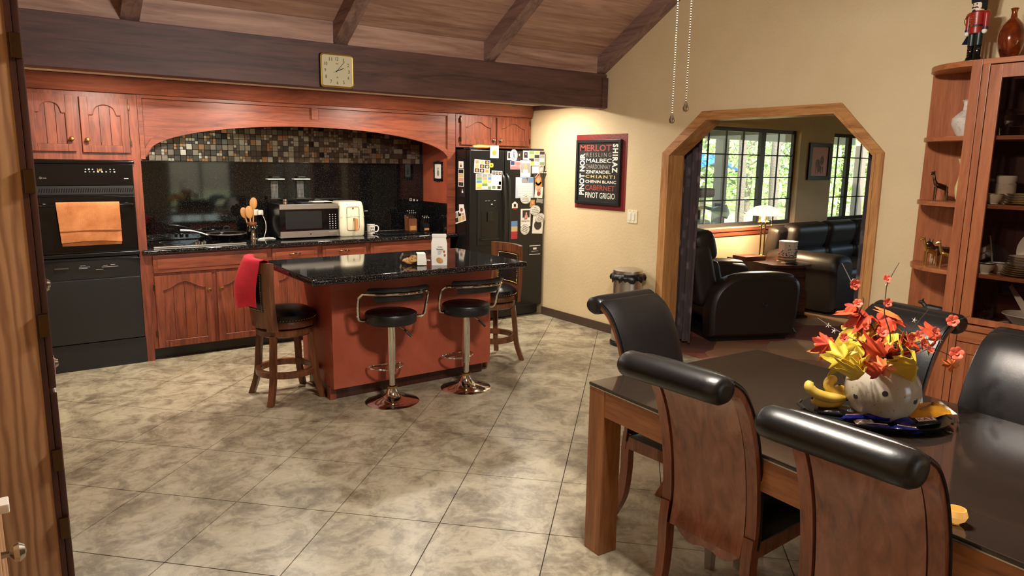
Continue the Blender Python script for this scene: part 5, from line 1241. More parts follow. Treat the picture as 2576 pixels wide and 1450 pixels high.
# ------------------------------------------------------------------ scroll-back dining chairs (face +x locally)
def dining_chair(loc, rot, lab):
    t = thing('dining_chair', lab, 'chair', loc, rot, 'scroll-back dining chairs')
    prof = spline([(-.240, 0, .36), (-.225, 0, .46), (-.232, 0, .58), (-.256, 0, .72), (-.30, 0, .85), (-.36, 0, .945), (-.425, 0, .99)], 6)
    prof = [(p.x, p.z) for p in prof]
    n = len(prof)
    nrm = []
    for i in range(n):
        a, b_ = prof[max(i-1, 0)], prof[min(i+1, n-1)]; d = Vector((b_[0]-a[0], b_[1]-a[1])).normalized(); nrm.append((d.y, -d.x))   # points forward (+x)
    def shell(y0, y1, o0, o1, i0=0, i1=n, puff=0.0, ny=8, bow=0.0):
        F, K = [], []
        for i in range(i0, i1):
            fr_, kr = [], []
            for j in range(ny+1):
                u = j/ny; y = y0+(y1-y0)*u; e = puff*(1-(2*u-1)**6)*min(1, (i-i0)/2, (i1-1-i)/2+.35)
                p = prof[i]; q = nrm[i]
                fr_.append((p[0]+q[0]*(o1+e), y, p[1]+q[1]*(o1+e))); kr.append((p[0]+q[0]*o0, y, p[1]+q[1]*o0))
            F.append(fr_); K.append(kr)
        b = B().grid(F); b.grid([r_[::-1] for r_ in K]); b.grid([F[0], K[0]]); b.grid([F[-1], K[-1]])
        b.grid([[r_[0] for r_ in F], [r_[0] for r_ in K]]); b.grid([[r_[-1] for r_ in F], [r_[-1] for r_ in K]])
        bmesh.ops.remove_doubles(b.bm, verts=b.bm.verts[:], dist=1e-5); return b
    W = .190
    part('inset_line', shell(-W+.037, W-.037, -.004, .004), 'black_plastic', t, local=True, ang=50)
    part('back_panel', shell(-W+.045, W-.045, -.012, .002), 'chair_back_wood', t, local=True, ang=50)
    part('side_stile', shell(-W, -W+.038, -.018, .006, ny=2), 'chair_wood', t, local=True, ang=50)
    part('side_stile', shell(W-.038, W, -.018, .006, ny=2), 'chair_wood', t, local=True, ang=50)
    part('piping', B().tube([(p[0]+q[0]*.0065, -W-.002, p[1]+q[1]*.0065) for p, q in zip(prof[3:], nrm[3:])], .004, 6), 'leather_black', t, local=True)
    part('piping', B().tube([(p[0]+q[0]*.0065, W+.002, p[1]+q[1]*.0065) for p, q in zip(prof[3:], nrm[3:])], .004, 6), 'leather_black', t, local=True)
    part('back_cushion', shell(-W+.001, W-.001, .0065, .016, 6, n, .016, 10), 'leather_black', t, local=True, ang=60)
    # rolled top
    c = (-.462, .978)
    rows = []
    for y, k in ((-W-.006, .45), (-W-.004, .8), (-W+.01, 1.0), (-W+.05, 1.03), (W-.05, 1.03), (W-.01, 1.0), (W+.004, .8), (W+.006, .45)):
        rows.append([(c[0]+.050*k*math.cos(a/20*2*PI)*1.05, y, c[1]+.042*k*math.sin(a/20*2*PI)) for a in range(21)])
    b = B().grid(rows)
    for e in (0, -1): b.add(rows[e][:-1], [tuple(range(20))])
    part('top_roll', b, 'leather_black', t, local=True, ang=70)
    # seat
    F = []
    for i in range(13):
        u = i/12; x = -.215+.485*u; row = []
        for j in range(13):
            v = j/12; y = (-.19-.015*u)+(.38+.03*u)*v
            e = (1-abs(2*v-1)**5)*(1-abs(2*u-1)**7); row.append((x, y, .432+.062*(e**.5 if e > 0 else 0)))
        F.append(row)
    b = B().grid(F); b.grid([[(p[0], p[1], .425) for p in r_] for r_ in F]); per = F[0]+[r_[-1] for r_ in F[1:]]+F[-1][::-1][1:]+[r_[0] for r_ in F[::-1][1:]]
    b.grid([per, [(p[0], p[1], .425) for p in per]]); bmesh.ops.remove_doubles(b.bm, verts=b.bm.verts[:], dist=1e-5)
    part('seat', b, 'leather_black', t, local=True, ang=60)
    part('seat_rail', B().box(-.215, .255, -.188, .188, .365, .425, .006), 'chair_wood', t, local=True)
    rows = []
    for y in [-.155+.31*k/12 for k in range(13)]:
        z = .315+.045*(2*abs(y)/.33)**2+.012*math.cos(y*40); rows.append([(-.232, y, .39), (-.232, y, z), (-.215, y, z), (-.215, y, .39), (-.232, y, .39)])
    part('shaped_apron', B().grid(rows), 'chair_back_wood', t, local=True)
    for s_ in (-1, 1):
        # sabre rear leg
        p = spline([(-.226, 0, .44), (-.236, 0, .36), (-.238, 0, .25), (-.258, 0, .12), (-.318, 0, 0)], 6); rows = []
        for i, q in enumerate(p):
            h = .024-.006*i/len(p); y = s_*(W-.020); rows.append([(q.x+h, y-.018, q.z), (q.x+h, y+.018, q.z), (q.x-h, y+.018, q.z), (q.x-h, y-.018, q.z), (q.x+h, y-.018, q.z)])
        b = B().grid(rows); b.add(rows[-1][:4], [(0, 1, 2, 3)]); part('leg', b, 'chair_wood', t, local=True)
        rows = []
        for z, h in ((.42, .023), (.2, .020), (.10, .017)): rows.append([(.232+a*h, s_*.166+c_*h, z) for a, c_ in ((1, -1), (1, 1), (-1, 1), (-1, -1), (1, -1))])
        b = B().grid(rows); l = part('leg', b, 'chair_wood', t, local=True)
        rows = [[(.232+a*h, s_*.166+c_*h, z) for a, c_ in ((1, -1), (1, 1), (-1, 1), (-1, -1), (1, -1))] for z, h in ((.10, .0172), (0, .0145))]
        b = B().grid(rows); b.add(rows[-1][:4], [(0, 1, 2, 3)]); part('foot_cap', b, 'steel', l, local=True)
    return t
ch = dining_chair((2.112, 1.435, 0), R(2.1), 'scroll-back dining chair seen from behind, at the corner of the table')
dup(ch, (2.021, .834, 0), R(-.3), 'nearest scroll-back dining chair, its wooden back in the foreground')
dup(ch, (2.40, 1.915, 0), R(-88), 'scroll-back dining chair at the far end of the table before the waste bin')
dup(ch, (2.80, 1.50, 0), R(172), 'scroll-back dining chair behind the vase of autumn leaves')
dup(ch, (2.645, .93, 0), R(175), 'scroll-back dining chair at the right edge, black back facing the camera')

# ------------------------------------------------------------------ centrepiece
VC = Vector((2.50, 1.19, 0)); ZT = TZ+.0008
tr_ = thing('serving_tray', 'black oval tray holding the vase, bananas and sweets', 'tray', (2.475, 1.20, ZT), R(-52))
def oval_rows(prof, ax, ay): return [[(ax*(1+o_)*math.cos(k/40*2*PI), ay*(1+o_*1.3)*math.sin(k/40*2*PI), z) for k in range(41)] for o_, z in prof]
b = B().grid(oval_rows(((-1, .004), (-.25, .004), (-.12, .008), (0, .028), (.02, .030), (.01, .026), (-.10, .002), (-.25, 0), (-1, 0)), .235, .165))
bmesh.ops.remove_doubles(b.bm, verts=b.bm.verts[:], dist=1e-5)
part('dish', b, 'black_satin', tr_, local=True, ang=50)
for s_ in (-1, 1): part('handle_lip', B().tube([(s_*.235, -.05, .029), (s_*.252, 0, .031), (s_*.235, .05, .029)], .005, 8), 'black_satin', tr_, local=True)
ZV = ZT+.0045
t = thing('pottery_vase', 'round speckled grey-white pottery vase with dark dots', 'vase', (VC.x, VC.y, ZV))
prof = [(0, 0), (.055, 0), (.075, .012), (.10, .038), (.118, .072), (.124, .105), (.12, .138), (.105, .168), (.082, .190), (.066, .20), (.060, .206), (.056, .204), (.062, .196), (.09, .17), (.09, .03), (0, .01)]
part('pot', B().lathe(prof, 48, VC+Vector((0, 0, ZV))), 'pottery', t)
part('neck_band', B().lathe([(.0665, .199), (.071, .205), (.069, .214), (.060, .216), (.058, .206)], 40, VC+Vector((0, 0, ZV)), cap=False), 'black_gloss', t)
def rad(z):
    for (r0, z0), (r1, z1) in zip(prof[1:], prof[2:]):
        if z0 <= z <= z1: return r0+(r1-r0)*(z-z0)/(z1-z0)
    return .12
vdir = math.atan2(-VC.y, -VC.x)
for a, z in ((.08, .125), (-.72, .092), (1.0, .098), (2.2, .11), (-2.0, .12)):
    r_ = rad(z); q = vdir+a; p = VC+Vector((r_*math.cos(q), r_*math.sin(q), ZV+z)); nv = Vector((math.cos(q), math.sin(q), (z-.1)*5)).normalized()
    part('painted_dot', B().lathe([(0, -.001), (.0098, -.001), (.0094, .0006), (0, .001)], 16, p, nv.to_track_quat('Z', 'Y').to_matrix().to_4x4()), 'ink', t)
# bouquet
def leaf_mesh(nm, mat, size, fold, seed):
    rnd = random.Random(seed); out = []
    lobes = [(-150, .52), (-122, .46), (-98, .78), (-74, .52), (-48, .98), (-22, .60), (0, 1.1), (22, .60), (48, .98), (74, .52), (98, .78), (122, .46), (150, .52), (178, .20)]
    for i in range(len(lobes)):
        a, r_ = lobes[i]; a2, r2_ = lobes[(i+1) % len(lobes)]
        if a2 < a: a2 += 360
        out.append((a, r_*rnd.uniform(.92, 1.08)))
        am, rm = (a+a2)/2, (r_+r2_)/2
        out.append((am-3, rm*.93)); out.append((am+3, rm*1.10 if r_ < r2_ else rm*.98))
    b = B(); vs = [(0, 0, 0)]
    for k_ in (.5, 1.0):
        for a, r_ in out:
            x, y = size*r_*k_*math.sin(R(a)), size*r_*k_*math.cos(R(a)); vs.append((x, y, -fold*(abs(x)**1.5*4)-fold*.8*max(0, y)**2*6+.006*math.sin(a*.12)*k_))
    m_ = len(out)
    fs = [(0, 1+i, 1+(i+1) % m_) for i in range(m_)]+[(1+i, 1+m_+i, 1+m_+(i+1) % m_, 1+(i+1) % m_) for i in range(m_)]
    b.add(vs, fs); bmesh.ops.recalc_face_normals(b.bm, faces=b.bm.faces[:]); bmesh.ops.solidify(b.bm, geom=b.bm.faces[:], thickness=.0008)
    me = bpy.data.meshes.new(nm); b.bm.to_mesh(me); b.bm.free(); finish(me, mat, 60); return me
LM = {}
for k, (nm, mat) in enumerate((('y', 'leaf_yellow'), ('r', 'leaf_red'), ('o', 'leaf_orange'), ('g', 'leaf_gold'))):
    LM[nm] = [leaf_mesh('leaf', mat, .062, 1.2+.8*j, k*5+j) for j in range(2)]
def petal_flower():
    b = B()
    for k in range(6):
        a = k*PI/3; M = Matrix.Rotation(a, 4, 'Z') @ Matrix.Rotation(R(28), 4, 'X')
        b.ball((M @ Vector((0, .017, 0))), .013, (.9, 1.0, .18), 10, Matrix.Rotation(a, 4, 'Z') @ Matrix.Rotation(R(28), 4, 'X'))
    for k in range(5):
        a = k*2*PI/5+.4; M = Matrix.Rotation(a, 4, 'Z') @ Matrix.Rotation(R(55), 4, 'X'); b.ball((M @ Vector((0, .008, .002))), .008, (.9, 1, .2), 8, M)
    b.ball((0, 0, .004), .005, n=8)
    me = bpy.data.meshes.new('flower'); b.bm.to_mesh(me); b.bm.free(); finish(me, 'petal', 60); return me
FM = petal_flower()
bq = thing('leaf_bouquet', 'bouquet of artificial red and yellow maple leaves and orange blossoms in the vase', 'bouquet', (VC.x, VC.y, ZV+.206))
BW = WM[bq].inverted()
mouth = VC+Vector((0, 0, ZV+.215))
toC = Vector((-VC.x, -VC.y, .6)).normalized()
DV = 2.50                      # depth of the vase axis from the camera
random.seed(21)
def place(me, nm, u, v, dd, roll, tx, ty, sc=1.0):
    p = at(u, v, d=DV+dd)
    base = _m.to_3x3().to_4x4()                      # start facing the room, then turn
    M = Matrix.Translation(p) @ base @ Matrix.Rotation(R(roll), 4, 'Z') @ Matrix.Rotation(R(tx), 4, 'X') @ Matrix.Rotation(R(ty), 4, 'Y') @ Matrix.Scale(sc, 4)
    return share(nm, me, bq, BW @ M), p
leaves = [  # kind, pixel, depth offset, roll, tilts, scale
 ('r', 2085, 866, .02, 60, -15, 10, .62), ('o', 2090, 880, .03, 140, 10, 0, .55), ('y', 2125, 900, -.02, 150, -20, 15, .9), ('y', 2155, 868, .0, 60, -50, 10, .95), ('y', 2160, 925, -.05, 190, -30, 10, .8), ('y', 2170, 945, -.06, 175, -40, -20, .7),
 ('r', 2195, 888, -.04, 80, -55, 5, .8), ('r', 2225, 895, -.06, 170, -45, 0, .8), ('r', 2255, 885, -.05, 210, -50, 10, .8), ('r', 2215, 940, -.09, 180, -35, 0, .62), ('o', 2225, 925, -.09, 150, -30, 20, .55),
 ('y', 2305, 920, -.04, 205, -15, -10, 1.05), ('y', 2270, 900, -.02, 230, -50, 0, .7), ('y', 2255, 838, .0, 10, -65, 0, .8), ('g', 2325, 848, .06, -20, -60, 0, .8), ('y', 2290, 860, .02, 250, -50, 0, .6),
 ('r', 2185, 795, .02, 20, -55, 10, .85), ('r', 2165, 790, .03, -60, -45, -10, .7), ('r', 2245, 808, .02, 30, -50, 0, .85), ('o', 2270, 808, .03, -60, -50, 20, .7), ('r', 2355, 855, .04, -70, -25, 10, .75), ('r', 2315, 880, .0, -80, -45, 10, .7),
 ('y', 2175, 850, .03, 80, -50, 0, .9), ('y', 2150, 830, .05, 20, -50, 0, .8), ('o', 2190, 840, .04, 30, -55, 10, .7), ('r', 2215, 850, .02, -20, -60, 0, .8), ('o', 2395, 918, .02, 190, -25, 25, .42), ('g', 2165, 865, .02, 120, -60, 0, .8), ('r', 2290, 885, -.03, -120, -50, 10, .7), ('y', 2230, 870, .0, 90, -60, 10, .7), ('g', 2200, 865, .03, 0, -70, 0, .9), ('r', 2150, 770, .04, 40, -40, 20, .4)]
for k, (kd, u, v, dd, ro, tx, ty, sc) in enumerate(leaves):
    if v >= 895: dd -= .08
    place(LM[kd][k % 2], 'leaf', u, v, dd, ro, tx, ty, sc*1.45)
flowers = [(2147, 716, .03, 1.0), (2229, 703, .0, .75), (2231, 762, .0, .8), (2157, 765, .02, .8), (2217, 838, -.03, 1.0), (2396, 808, .05, 1.05), (2350, 836, .03, .9), (2405, 890, .02, 1.15), (2395, 903, .02, .8), (2310, 846, .02, .9), (2290, 848, .02, .8), (2122, 850, .0, .8), (2338, 882, .0, .7), (2285, 868, -.02, .7), (2320, 865, .0, .9), (2175, 822, .0, .7)]
for u, v, dd, sc in flowers: place(FM, 'flower', u, v, dd, random.uniform(0, 60), random.uniform(-25, 15), random.uniform(-25, 25), sc*.8)
stems = [[(2240, 850, 0), (2225, 790, 0), (2228, 740, 0), (2232, 715, 0), (2245, 690, 0), (2262, 661, .0)], [(2205, 850, .02), (2190, 815, .02), (2165, 790, .03), (2150, 755, .03), (2150, 720, .03)], [(2145, 716, .03), (2137, 700, .03), (2118, 662, .03)], [(2240, 880, 0), (2300, 870, .02), (2350, 845, .03), (2390, 815, .05), (2440, 795, .06)], [(2245, 890, 0), (2300, 880, .0), (2340, 875, .0), (2390, 895, .02)], [(2220, 870, .0), (2150, 855, .02), (2100, 828, .04), (2056, 800, .05)], [(2260, 870, .02), (2290, 835, .04), (2310, 810, .05), (2335, 780, .06)], [(2160, 790, .03), (2172, 760, .03), (2170, 748, .03)]]
for k, s_ in enumerate(stems):
    pts = [at(u, v, d=DV+dd) for u, v, dd in s_]
    if k in (0, 1, 3, 4, 5, 6): pts = [mouth-Vector((0, 0, .03))]+pts
    sp_ = spline(pts, 4); nn = len(sp_)
    part('branch', B().tube(sp_, [.0026*(1-.6*i/nn) for i in range(nn)], 5), 'branch' if k not in (2, 5) else 'branch_grey', bq)
for u, v, dd in ((2083, 819, .05), (2098, 833, .04), (2144, 708, .03), (2300, 806, .05), (2365, 857, .03), (2232, 714, 0)):
    p = at(u, v, d=DV+dd); b = B()
    for k in range(5): a = k*2*PI/5; b.tube([p, p+_r2*.010*math.cos(a)-_d2*.010*math.sin(a)], [.0016, .0007], 4)
    part('white_bud', b, 'paper', bq)
# bananas
bp = at(2075, 992, z=ZT+.05)
t = thing('banana_bunch', 'bunch of ripe yellow bananas on the left of the tray', 'bananas', (bp.x, bp.y, ZT+.005))
st = at(2130, 1002, d=2.585)
for k, pl in enumerate((((2115, 1002), (2085, 1000), (2053, 990), (2036, 974), (2040, 960)), ((2118, 992), (2100, 988), (2084, 972), (2090, 957), (2104, 955)), ((2115, 1008), (2090, 1015), (2062, 1012), (2044, 1003)), ((2124, 998), (2114, 985), (2112, 970)))):
    pts = [at(u, v, d=2.60+.012*(k % 2)-.03*(k == 0)-.02*(k == 1)+(.0 if k != 2 else -.01)) for u, v in pl]
    sp_ = spline([st]+pts, 5); nn = len(sp_)
    rr = [(.005+.0135*min(1, (i/nn)*3.2)) if i < nn*.75 else .0185*(1-.7*((i/nn-.75)/.25)**2) for i in range(nn)]
    bn = part('banana', B().tube(sp_, rr, 10), 'banana', t, ang=60)
    part('stem', B().tube(sp_[:5], [.0062]*5, 8), 'banana_stem', bn); part('tip', B().ball(sp_[-1], .0055, n=8), 'banana_tip', bn)
part('crown', B().ball(st, .011, n=10), 'banana_tip', t)
# sweets and wrappers on the tray
def bar(u, v, L, Wd_, mat, yaw, lab, txt=None, tilt=0.0, zz=.018, name='candy_bar'):
    p = at(u, v, z=ZT+zz)
    o = thing(name, lab, 'sweets', p, (R(tilt), 0, R(yaw)), 'wrapped sweets on the oval tray')
    rows = []
    for x, k, h in ((-L*.56, 1.0, .001), (-L*.46, .9, .004), (-L*.40, 1, .010), (0, 1.04, .012), (L*.40, 1, .010), (L*.46, .9, .004), (L*.56, 1.0, .001)):
        rows.append([(x, Wd_*k*math.cos(a/12*2*PI), h*math.sin(a/12*2*PI)) for a in range(13)])
    b = B().grid(rows); [b.add(rows[e][:-1], [tuple(range(12))]) for e in (0, -1)]
    part('wrapper', b, mat, o, local=True, ang=60)
    if txt:
        part('label_patch', B().box(-L*.33, L*.33, -Wd_*.42, Wd_*.42, .0118, .0132), 'letter_white', o, local=True)
        text('lettering', txt, .02, 'flag_red', o, WM[o] @ frameM((0, 0, .0136), (1, 0, 0), (0, 1, 0)), width=L*.58, height=Wd_*.6)
    return o
bar(2208, 1050, .085, .021, 'candy_blue', -52+180, 'dark blue wrapped bar with white lettered patch in front of the vase', 'CRUNCH', 30, .03)
bar(2212, 1076, .075, .021, 'candy_blue', -50+180, 'dark blue wrapped bar lowest on the tray with a red mark', 'C', 15, .014)
bar(2280, 1082, .085, .021, 'candy_blue', -60+180, 'dark blue wrapped bar right of the lettered one', 'CRUNCH', 10, .014)
bar(2150, 1052, .085, .021, 'candy_blue', -30+180, 'dark blue wrapped bar at the left front of the tray', 'CR', 20, .018)
bar(2265, 1058, .07, .021, 'candy_blue', -100, 'plain dark blue wrapped bar standing against the vase foot', None, 25, .026)
bar(2090, 1035, .10, .021, 'candy_black', -62, 'long black wrapped bar below the bananas', None, 12, .016)
bar(2115, 1028, .10, .021, 'candy_foil', -60, 'silver foil wrapper beside the long black bar', None, 12, .018)
bar(2325, 1062, .11, .022, 'candy_black', -22, 'black wrapped bar at the right of the tray', 'KAT', 18, .018)
bar(2175, 1064, .06, .014, 'candy_foil', -35, 'crumpled silver wrapper between the blue bars', None, 15, .016)
bar(2345, 1040, .09, .021, 'candy_black', -15, 'black wrapped bar tucked under the orange bag', None, 10, .02)
p = at(2328, 1035, z=ZT+.032)
t = thing('snack_bag', 'orange snack bag leaning on the right of the vase', 'bag', p, (R(14), R(-6), R(-30)))
rows = [[(x, y, .012*(1-abs(2*i/8-1)**3)*(1-abs(2*j/10-1)**4)+.003*math.sin(i*2+j)) for j, x in enumerate([-.075+.15*q/10 for q in range(11)])] for i, y in enumerate([-.04+.08*q/8 for q in range(9)])]
part('pouch', B().sheet(rows, .004), 'bag_orange', t, local=True, ang=60)
part('seal', B().sheet([[(.072, -.04, .0), (.088, -.045, .003)], [(.072, .04, .0), (.086, .042, .002)]], .002), 'paper', t, local=True)
part('print', B().tube(spline([(-.03, -.01, .0185), (.0, .0, .0195), (.03, .014, .0185)], 4), .0025, 5).ball((.034, .014, .019), .006, n=8), 'knife_wood', t, local=True)
# small emissive amber shape added on the table top
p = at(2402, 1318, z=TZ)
t = thing('amber_glow_shape', 'small glowing amber shape on the dark table top', 'lamp', (p.x, p.y, TZ+.001), R(20))
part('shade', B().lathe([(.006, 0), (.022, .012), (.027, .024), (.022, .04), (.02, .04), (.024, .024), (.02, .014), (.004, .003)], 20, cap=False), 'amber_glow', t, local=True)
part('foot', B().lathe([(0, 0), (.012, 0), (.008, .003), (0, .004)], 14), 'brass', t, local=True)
# ------------------------------------------------------------------ china cabinet on the right wall
HX, HB = 4.40, 4.742           # front and back
HP = 1.80                      # where the open end unit meets the glazed part
HE = 2.155
shz = [2.205, 1.800, 1.430, 1.045, .72]
t = thing('china_cabinet', 'tall cherry wood china cabinet with glass doors and rounded open end shelves', 'china cabinet', (4.57, 1.3, 0))
part('end_back_panel', B().box(HB-.015, HB, HP, HE-.005, 0, 2.18), 'hutch_wood', t)
part('partition', B().box(HX, HB-.016, HP-.022, HP, 0, 2.2), 'hutch_wood', t)
part('corner_post', B().box(HX-.012, HX+.012, HP-.05, HP+.002, .0, 2.204, .003), 'hutch_wood', t)
part('stile', B().box(HX-.010, HX+.012, HP-.088, HP-.052, .0, 2.204, .003), 'hutch_wood', t)
for k, z in enumerate(shz):
    a = arc((HB, HP), HB-HX-.005, 90, 180, 16)
    th = .030 if k == 0 else .024
    b = B().prism([(HB, HP)]+a, z-th, z, 'z')
    part('end_shelf', b, 'hutch_wood_h', t)
Y0 = -.15
part('back_panel', B().box(HB-.012, HB, Y0, HP-.023, .0, 2.18), 'dark_frame_wood', t)
part('far_side', B().box(HX, HB-.013, Y0-.02, Y0, 0, 2.2), 'hutch_wood', t)
part('top_board', B().box(HX-.012, HB, Y0-.02, HP-.051, 2.175, 2.204, .003), 'hutch_wood_h', t)
for z in shz[1:4]: part('inner_shelf', B().box(HX+.02, HB-.013, Y0+.001, HP-.0235, z-.022, z, .002), 'hutch_wood_h', t)
part('waist_board', B().box(HX-.022, HB-.013, Y0-.02, HP-.0235, .725, .757, .003), 'hutch_wood_h', t)
part('waist_rail', B().box(HX-.006, HX+.012, Y0, HP-.09, .655, .722, .002), 'hutch_wood_h', t)
YD = [HP-.090, 1.07, .43, -.14]
for i in range(3):
    y1, y0 = YD[i]-.002, YD[i+1]+.002; f = .058
    b = B().box(HX-.010, HX+.010, y1-f, y1, .765, 2.17, .002).box(HX-.010, HX+.010, y0, y0+f, .765, 2.17, .002).box(HX-.010, HX+.010, y0+f, y1-f, .765, .80, .002).box(HX-.010, HX+.010, y0+f, y1-f, 2.10, 2.17, .002)
    d = part('glass_door', b, 'hutch_wood', t)
    part('pane', B().box(HX-.002, HX+.002, y0+f, y1-f, .80, 2.10), 'hutch_glass', d)
    b = B().box(HX-.010, HX+.010, y1-f, y1, .05, .65, .002).box(HX-.010, HX+.010, y0, y0+f, .05, .65, .002).box(HX-.010, HX+.010, y0+f, y1-f, .05, .11, .002).box(HX-.010, HX+.010, y0+f, y1-f, .59, .65, .002)
    d = part('base_door', b, 'hutch_wood', t); part('door_panel', B().box(HX-.003, HX+.004, y0+f, y1-f, .11, .59), 'hutch_wood', d)
part('plinth', B().box(HX+.01, HB-.014, Y0, HP-.024, 0, .05), 'dark_frame_wood', t)

# ---- on top
def nutcracker():
    p = at(2447, 152, x=4.52); x, y = 4.52, p.y; z = 2.2055
    t = thing('soldier_figurine', 'wooden toy soldier with tall black fur hat, red coat and blue cape on the cabinet', 'figurine', (x, y, z), R(180-20))
    # faces +x locally then turned to the room
    for s_ in (-1, 1):
        part('boot', B().lathe([(0, 0), (.022, 0), (.022, .012), (.017, .02), (.017, .075), (.02, .08), (0, .08)], 16, (0, s_*.022, .012)), 'black_gloss', t, local=True)
        part('trouser_leg', B().lathe([(.018, 0), (.019, .07)], 16, (0, s_*.022, .092)), 'soldier_green', t, local=True)
        ar = part('arm', B().lathe([(0, -.085), (.012, -.085), (.014, -.02), (.018, 0), (.012, .012), (0, .015)], 14, (0, s_*.055, .255)), 'soldier_red', t, local=True)
        part('glove', B().ball((.004, s_*.055, .162), .014, n=10), 'letter_white', ar, local=True)
        part('cuff', B().lathe([(.0135, 0), (.0145, 0), (.0145, .012), (.0135, .012)], 14, (0, s_*.055, .172), cap=False), 'soldier_navy', ar, local=True)
        part('epaulette', B().ball((0, s_*.05, .268), .016, (1, 1.1, .4), 10), 'gold', ar, local=True)
        for k in range(4): part('boot_lace', B().tube([(.0185, s_*.022-.008, .03+k*.014), (.0185, s_*.022+.008, .036+k*.014)], .0013, 4), 'gold', t, local=True)
    part('base', B().lathe([(0, 0), (.05, 0), (.05, .010), (.046, .012), (0, .012)], 24), 'soldier_green', t, local=True)
    ct = part('coat', B().lathe([(.036, .155), (.038, .165), (.034, .195), (.04, .24), (.042, .265), (.03, .275), (0, .276)], 24), 'soldier_red', t, local=True)
    part('belt', B().lathe([(.0345, 0), (.037, 0), (.037, .011), (.0345, .011)], 24, (0, 0, .19), cap=False), 'ink', ct, local=True)
    part('buckle', B().box(.035, .040, -.007, .007, .189, .202, .001), 'gold', ct, local=True)
    for k in range(4): part('braid', B().tube([(.034, -.02, .212+k*.013), (.041, 0, .209+k*.013), (.034, .02, .212+k*.013)], .0018, 5), 'gold', ct, local=True)
    part('beard', B().ball((.034, 0, .262), .013, (.5, 1, 1.6), 10), 'ink', t, local=True)
    hd = part('head', B().lathe([(0, .27), (.026, .273), (.030, .29), (.030, .31), (.028, .325), (0, .33)], 20), 'skin_wood', t, local=True)
    for s_ in (-1, 1):
        part('eye', B().ball((.028, s_*.011, .309), .004, n=8), 'ink', hd, local=True); part('moustache', B().tube(spline([(.030, s_*.002, .291), (.030, s_*.012, .294), (.026, s_*.02, .289)], 3), [.003]*6+[.001], 5), 'ink', hd, local=True)
    part('nose', B().ball((.032, 0, .300), .005, n=8), 'skin_wood', hd, local=True); part('teeth', B().box(.028, .0315, -.008, .008, .280, .286), 'letter_white', hd, local=True)
    part('fur_hat', B().lathe([(.030, .318), (.038, .32), (.042, .35), (.043, .40), (.038, .425), (.02, .436), (0, .438)], 24), 'fur_black', t, local=True)
    part('hair', B().lathe([(.031, .282), (.034, .285), (.034, .322), (.030, .324)], 24, (-.008, 0, 0), cap=False), 'fur_black', t, local=True)
    part('cape', B().sheet([[(-.02+.01*math.sin(k), -.045-.03*j/6, .27-.16*k/8) for j in range(7)] if False else [(-.03+.03*j/6+.012*math.sin(k*.9), -.045-.02*k/8-.012*j/6*k/8, .272-.165*k/8) for j in range(7)] for k in range(9)], .003), 'soldier_navy', t, local=True)
    part('cape_cord', B().tube(spline([(-.01, -.075, .2), (.02, -.065, .235), (.036, -.02, .268)], 4), .0022, 5), 'gold', t, local=True)
nutcracker()
q = at(2538, 145, x=4.54)
t = thing('copper_vase', 'glossy red and gold lacquered bottle vase on top of the cabinet', 'vase', (4.54, q.y, 2.2045))
part('bottle', B().lathe([(0, 0), (.032, 0), (.036, .004), (.055, .05), (.066, .10), (.064, .14), (.05, .18), (.03, .205), (.016, .22), (.013, .245), (.017, .262), (.020, .266), (.015, .264), (.011, .245), (0, .2)], 36, (4.54, q.y, 2.2045)), 'copper_lacquer', t)
part('lip', B().lathe([(.017, .262), (.021, .266), (.017, .269), (.013, .265)], 24, (4.54, q.y, 2.2045), cap=False), 'copper_lacquer', t)
# ---- end shelves
q = at(2425, 345, x=4.58)
t = thing('white_vase', 'rough white bottle vase on the upper end shelf', 'vase', (4.58, q.y, shz[1]+.001))
part('body', B().lathe([(0, 0), (.036, 0), (.05, .02), (.074, .075), (.07, .105), (.045, .13), (.022, .15), (.019, .18), (.024, .20), (.030, .205), (.024, .203), (.015, .18), (0, .16)], 32, (4.58, q.y, shz[1]+.001)), 'rough_white', t)
part('lip', B().lathe([(.024, .202), (.031, .2045), (.028, .208), (.022, .205)], 24, (4.58, q.y, shz[1]+.001), cap=False), 'rough_white', t)
q = at(2405, 485, x=4.60)
t = thing('cream_vase', 'slender cream glazed vase on the second end shelf', 'vase', (4.62, q.y-.03, shz[2]+.001))
part('body', B().lathe([(0, 0), (.034, 0), (.036, .01), (.044, .05), (.046, .08), (.036, .13), (.030, .17), (.034, .215), (.044, .245), (.042, .246), (.030, .21), (0, .18)], 32, (4.62, q.y-.03, shz[2]+.001)), 'cream_glaze', t)
part('foot_ring', B().lathe([(.036, 0), (.040, .002), (.038, .012), (.035, .012)], 24, (4.62, q.y-.03, shz[2]+.001), cap=False), 'black_gloss', t)
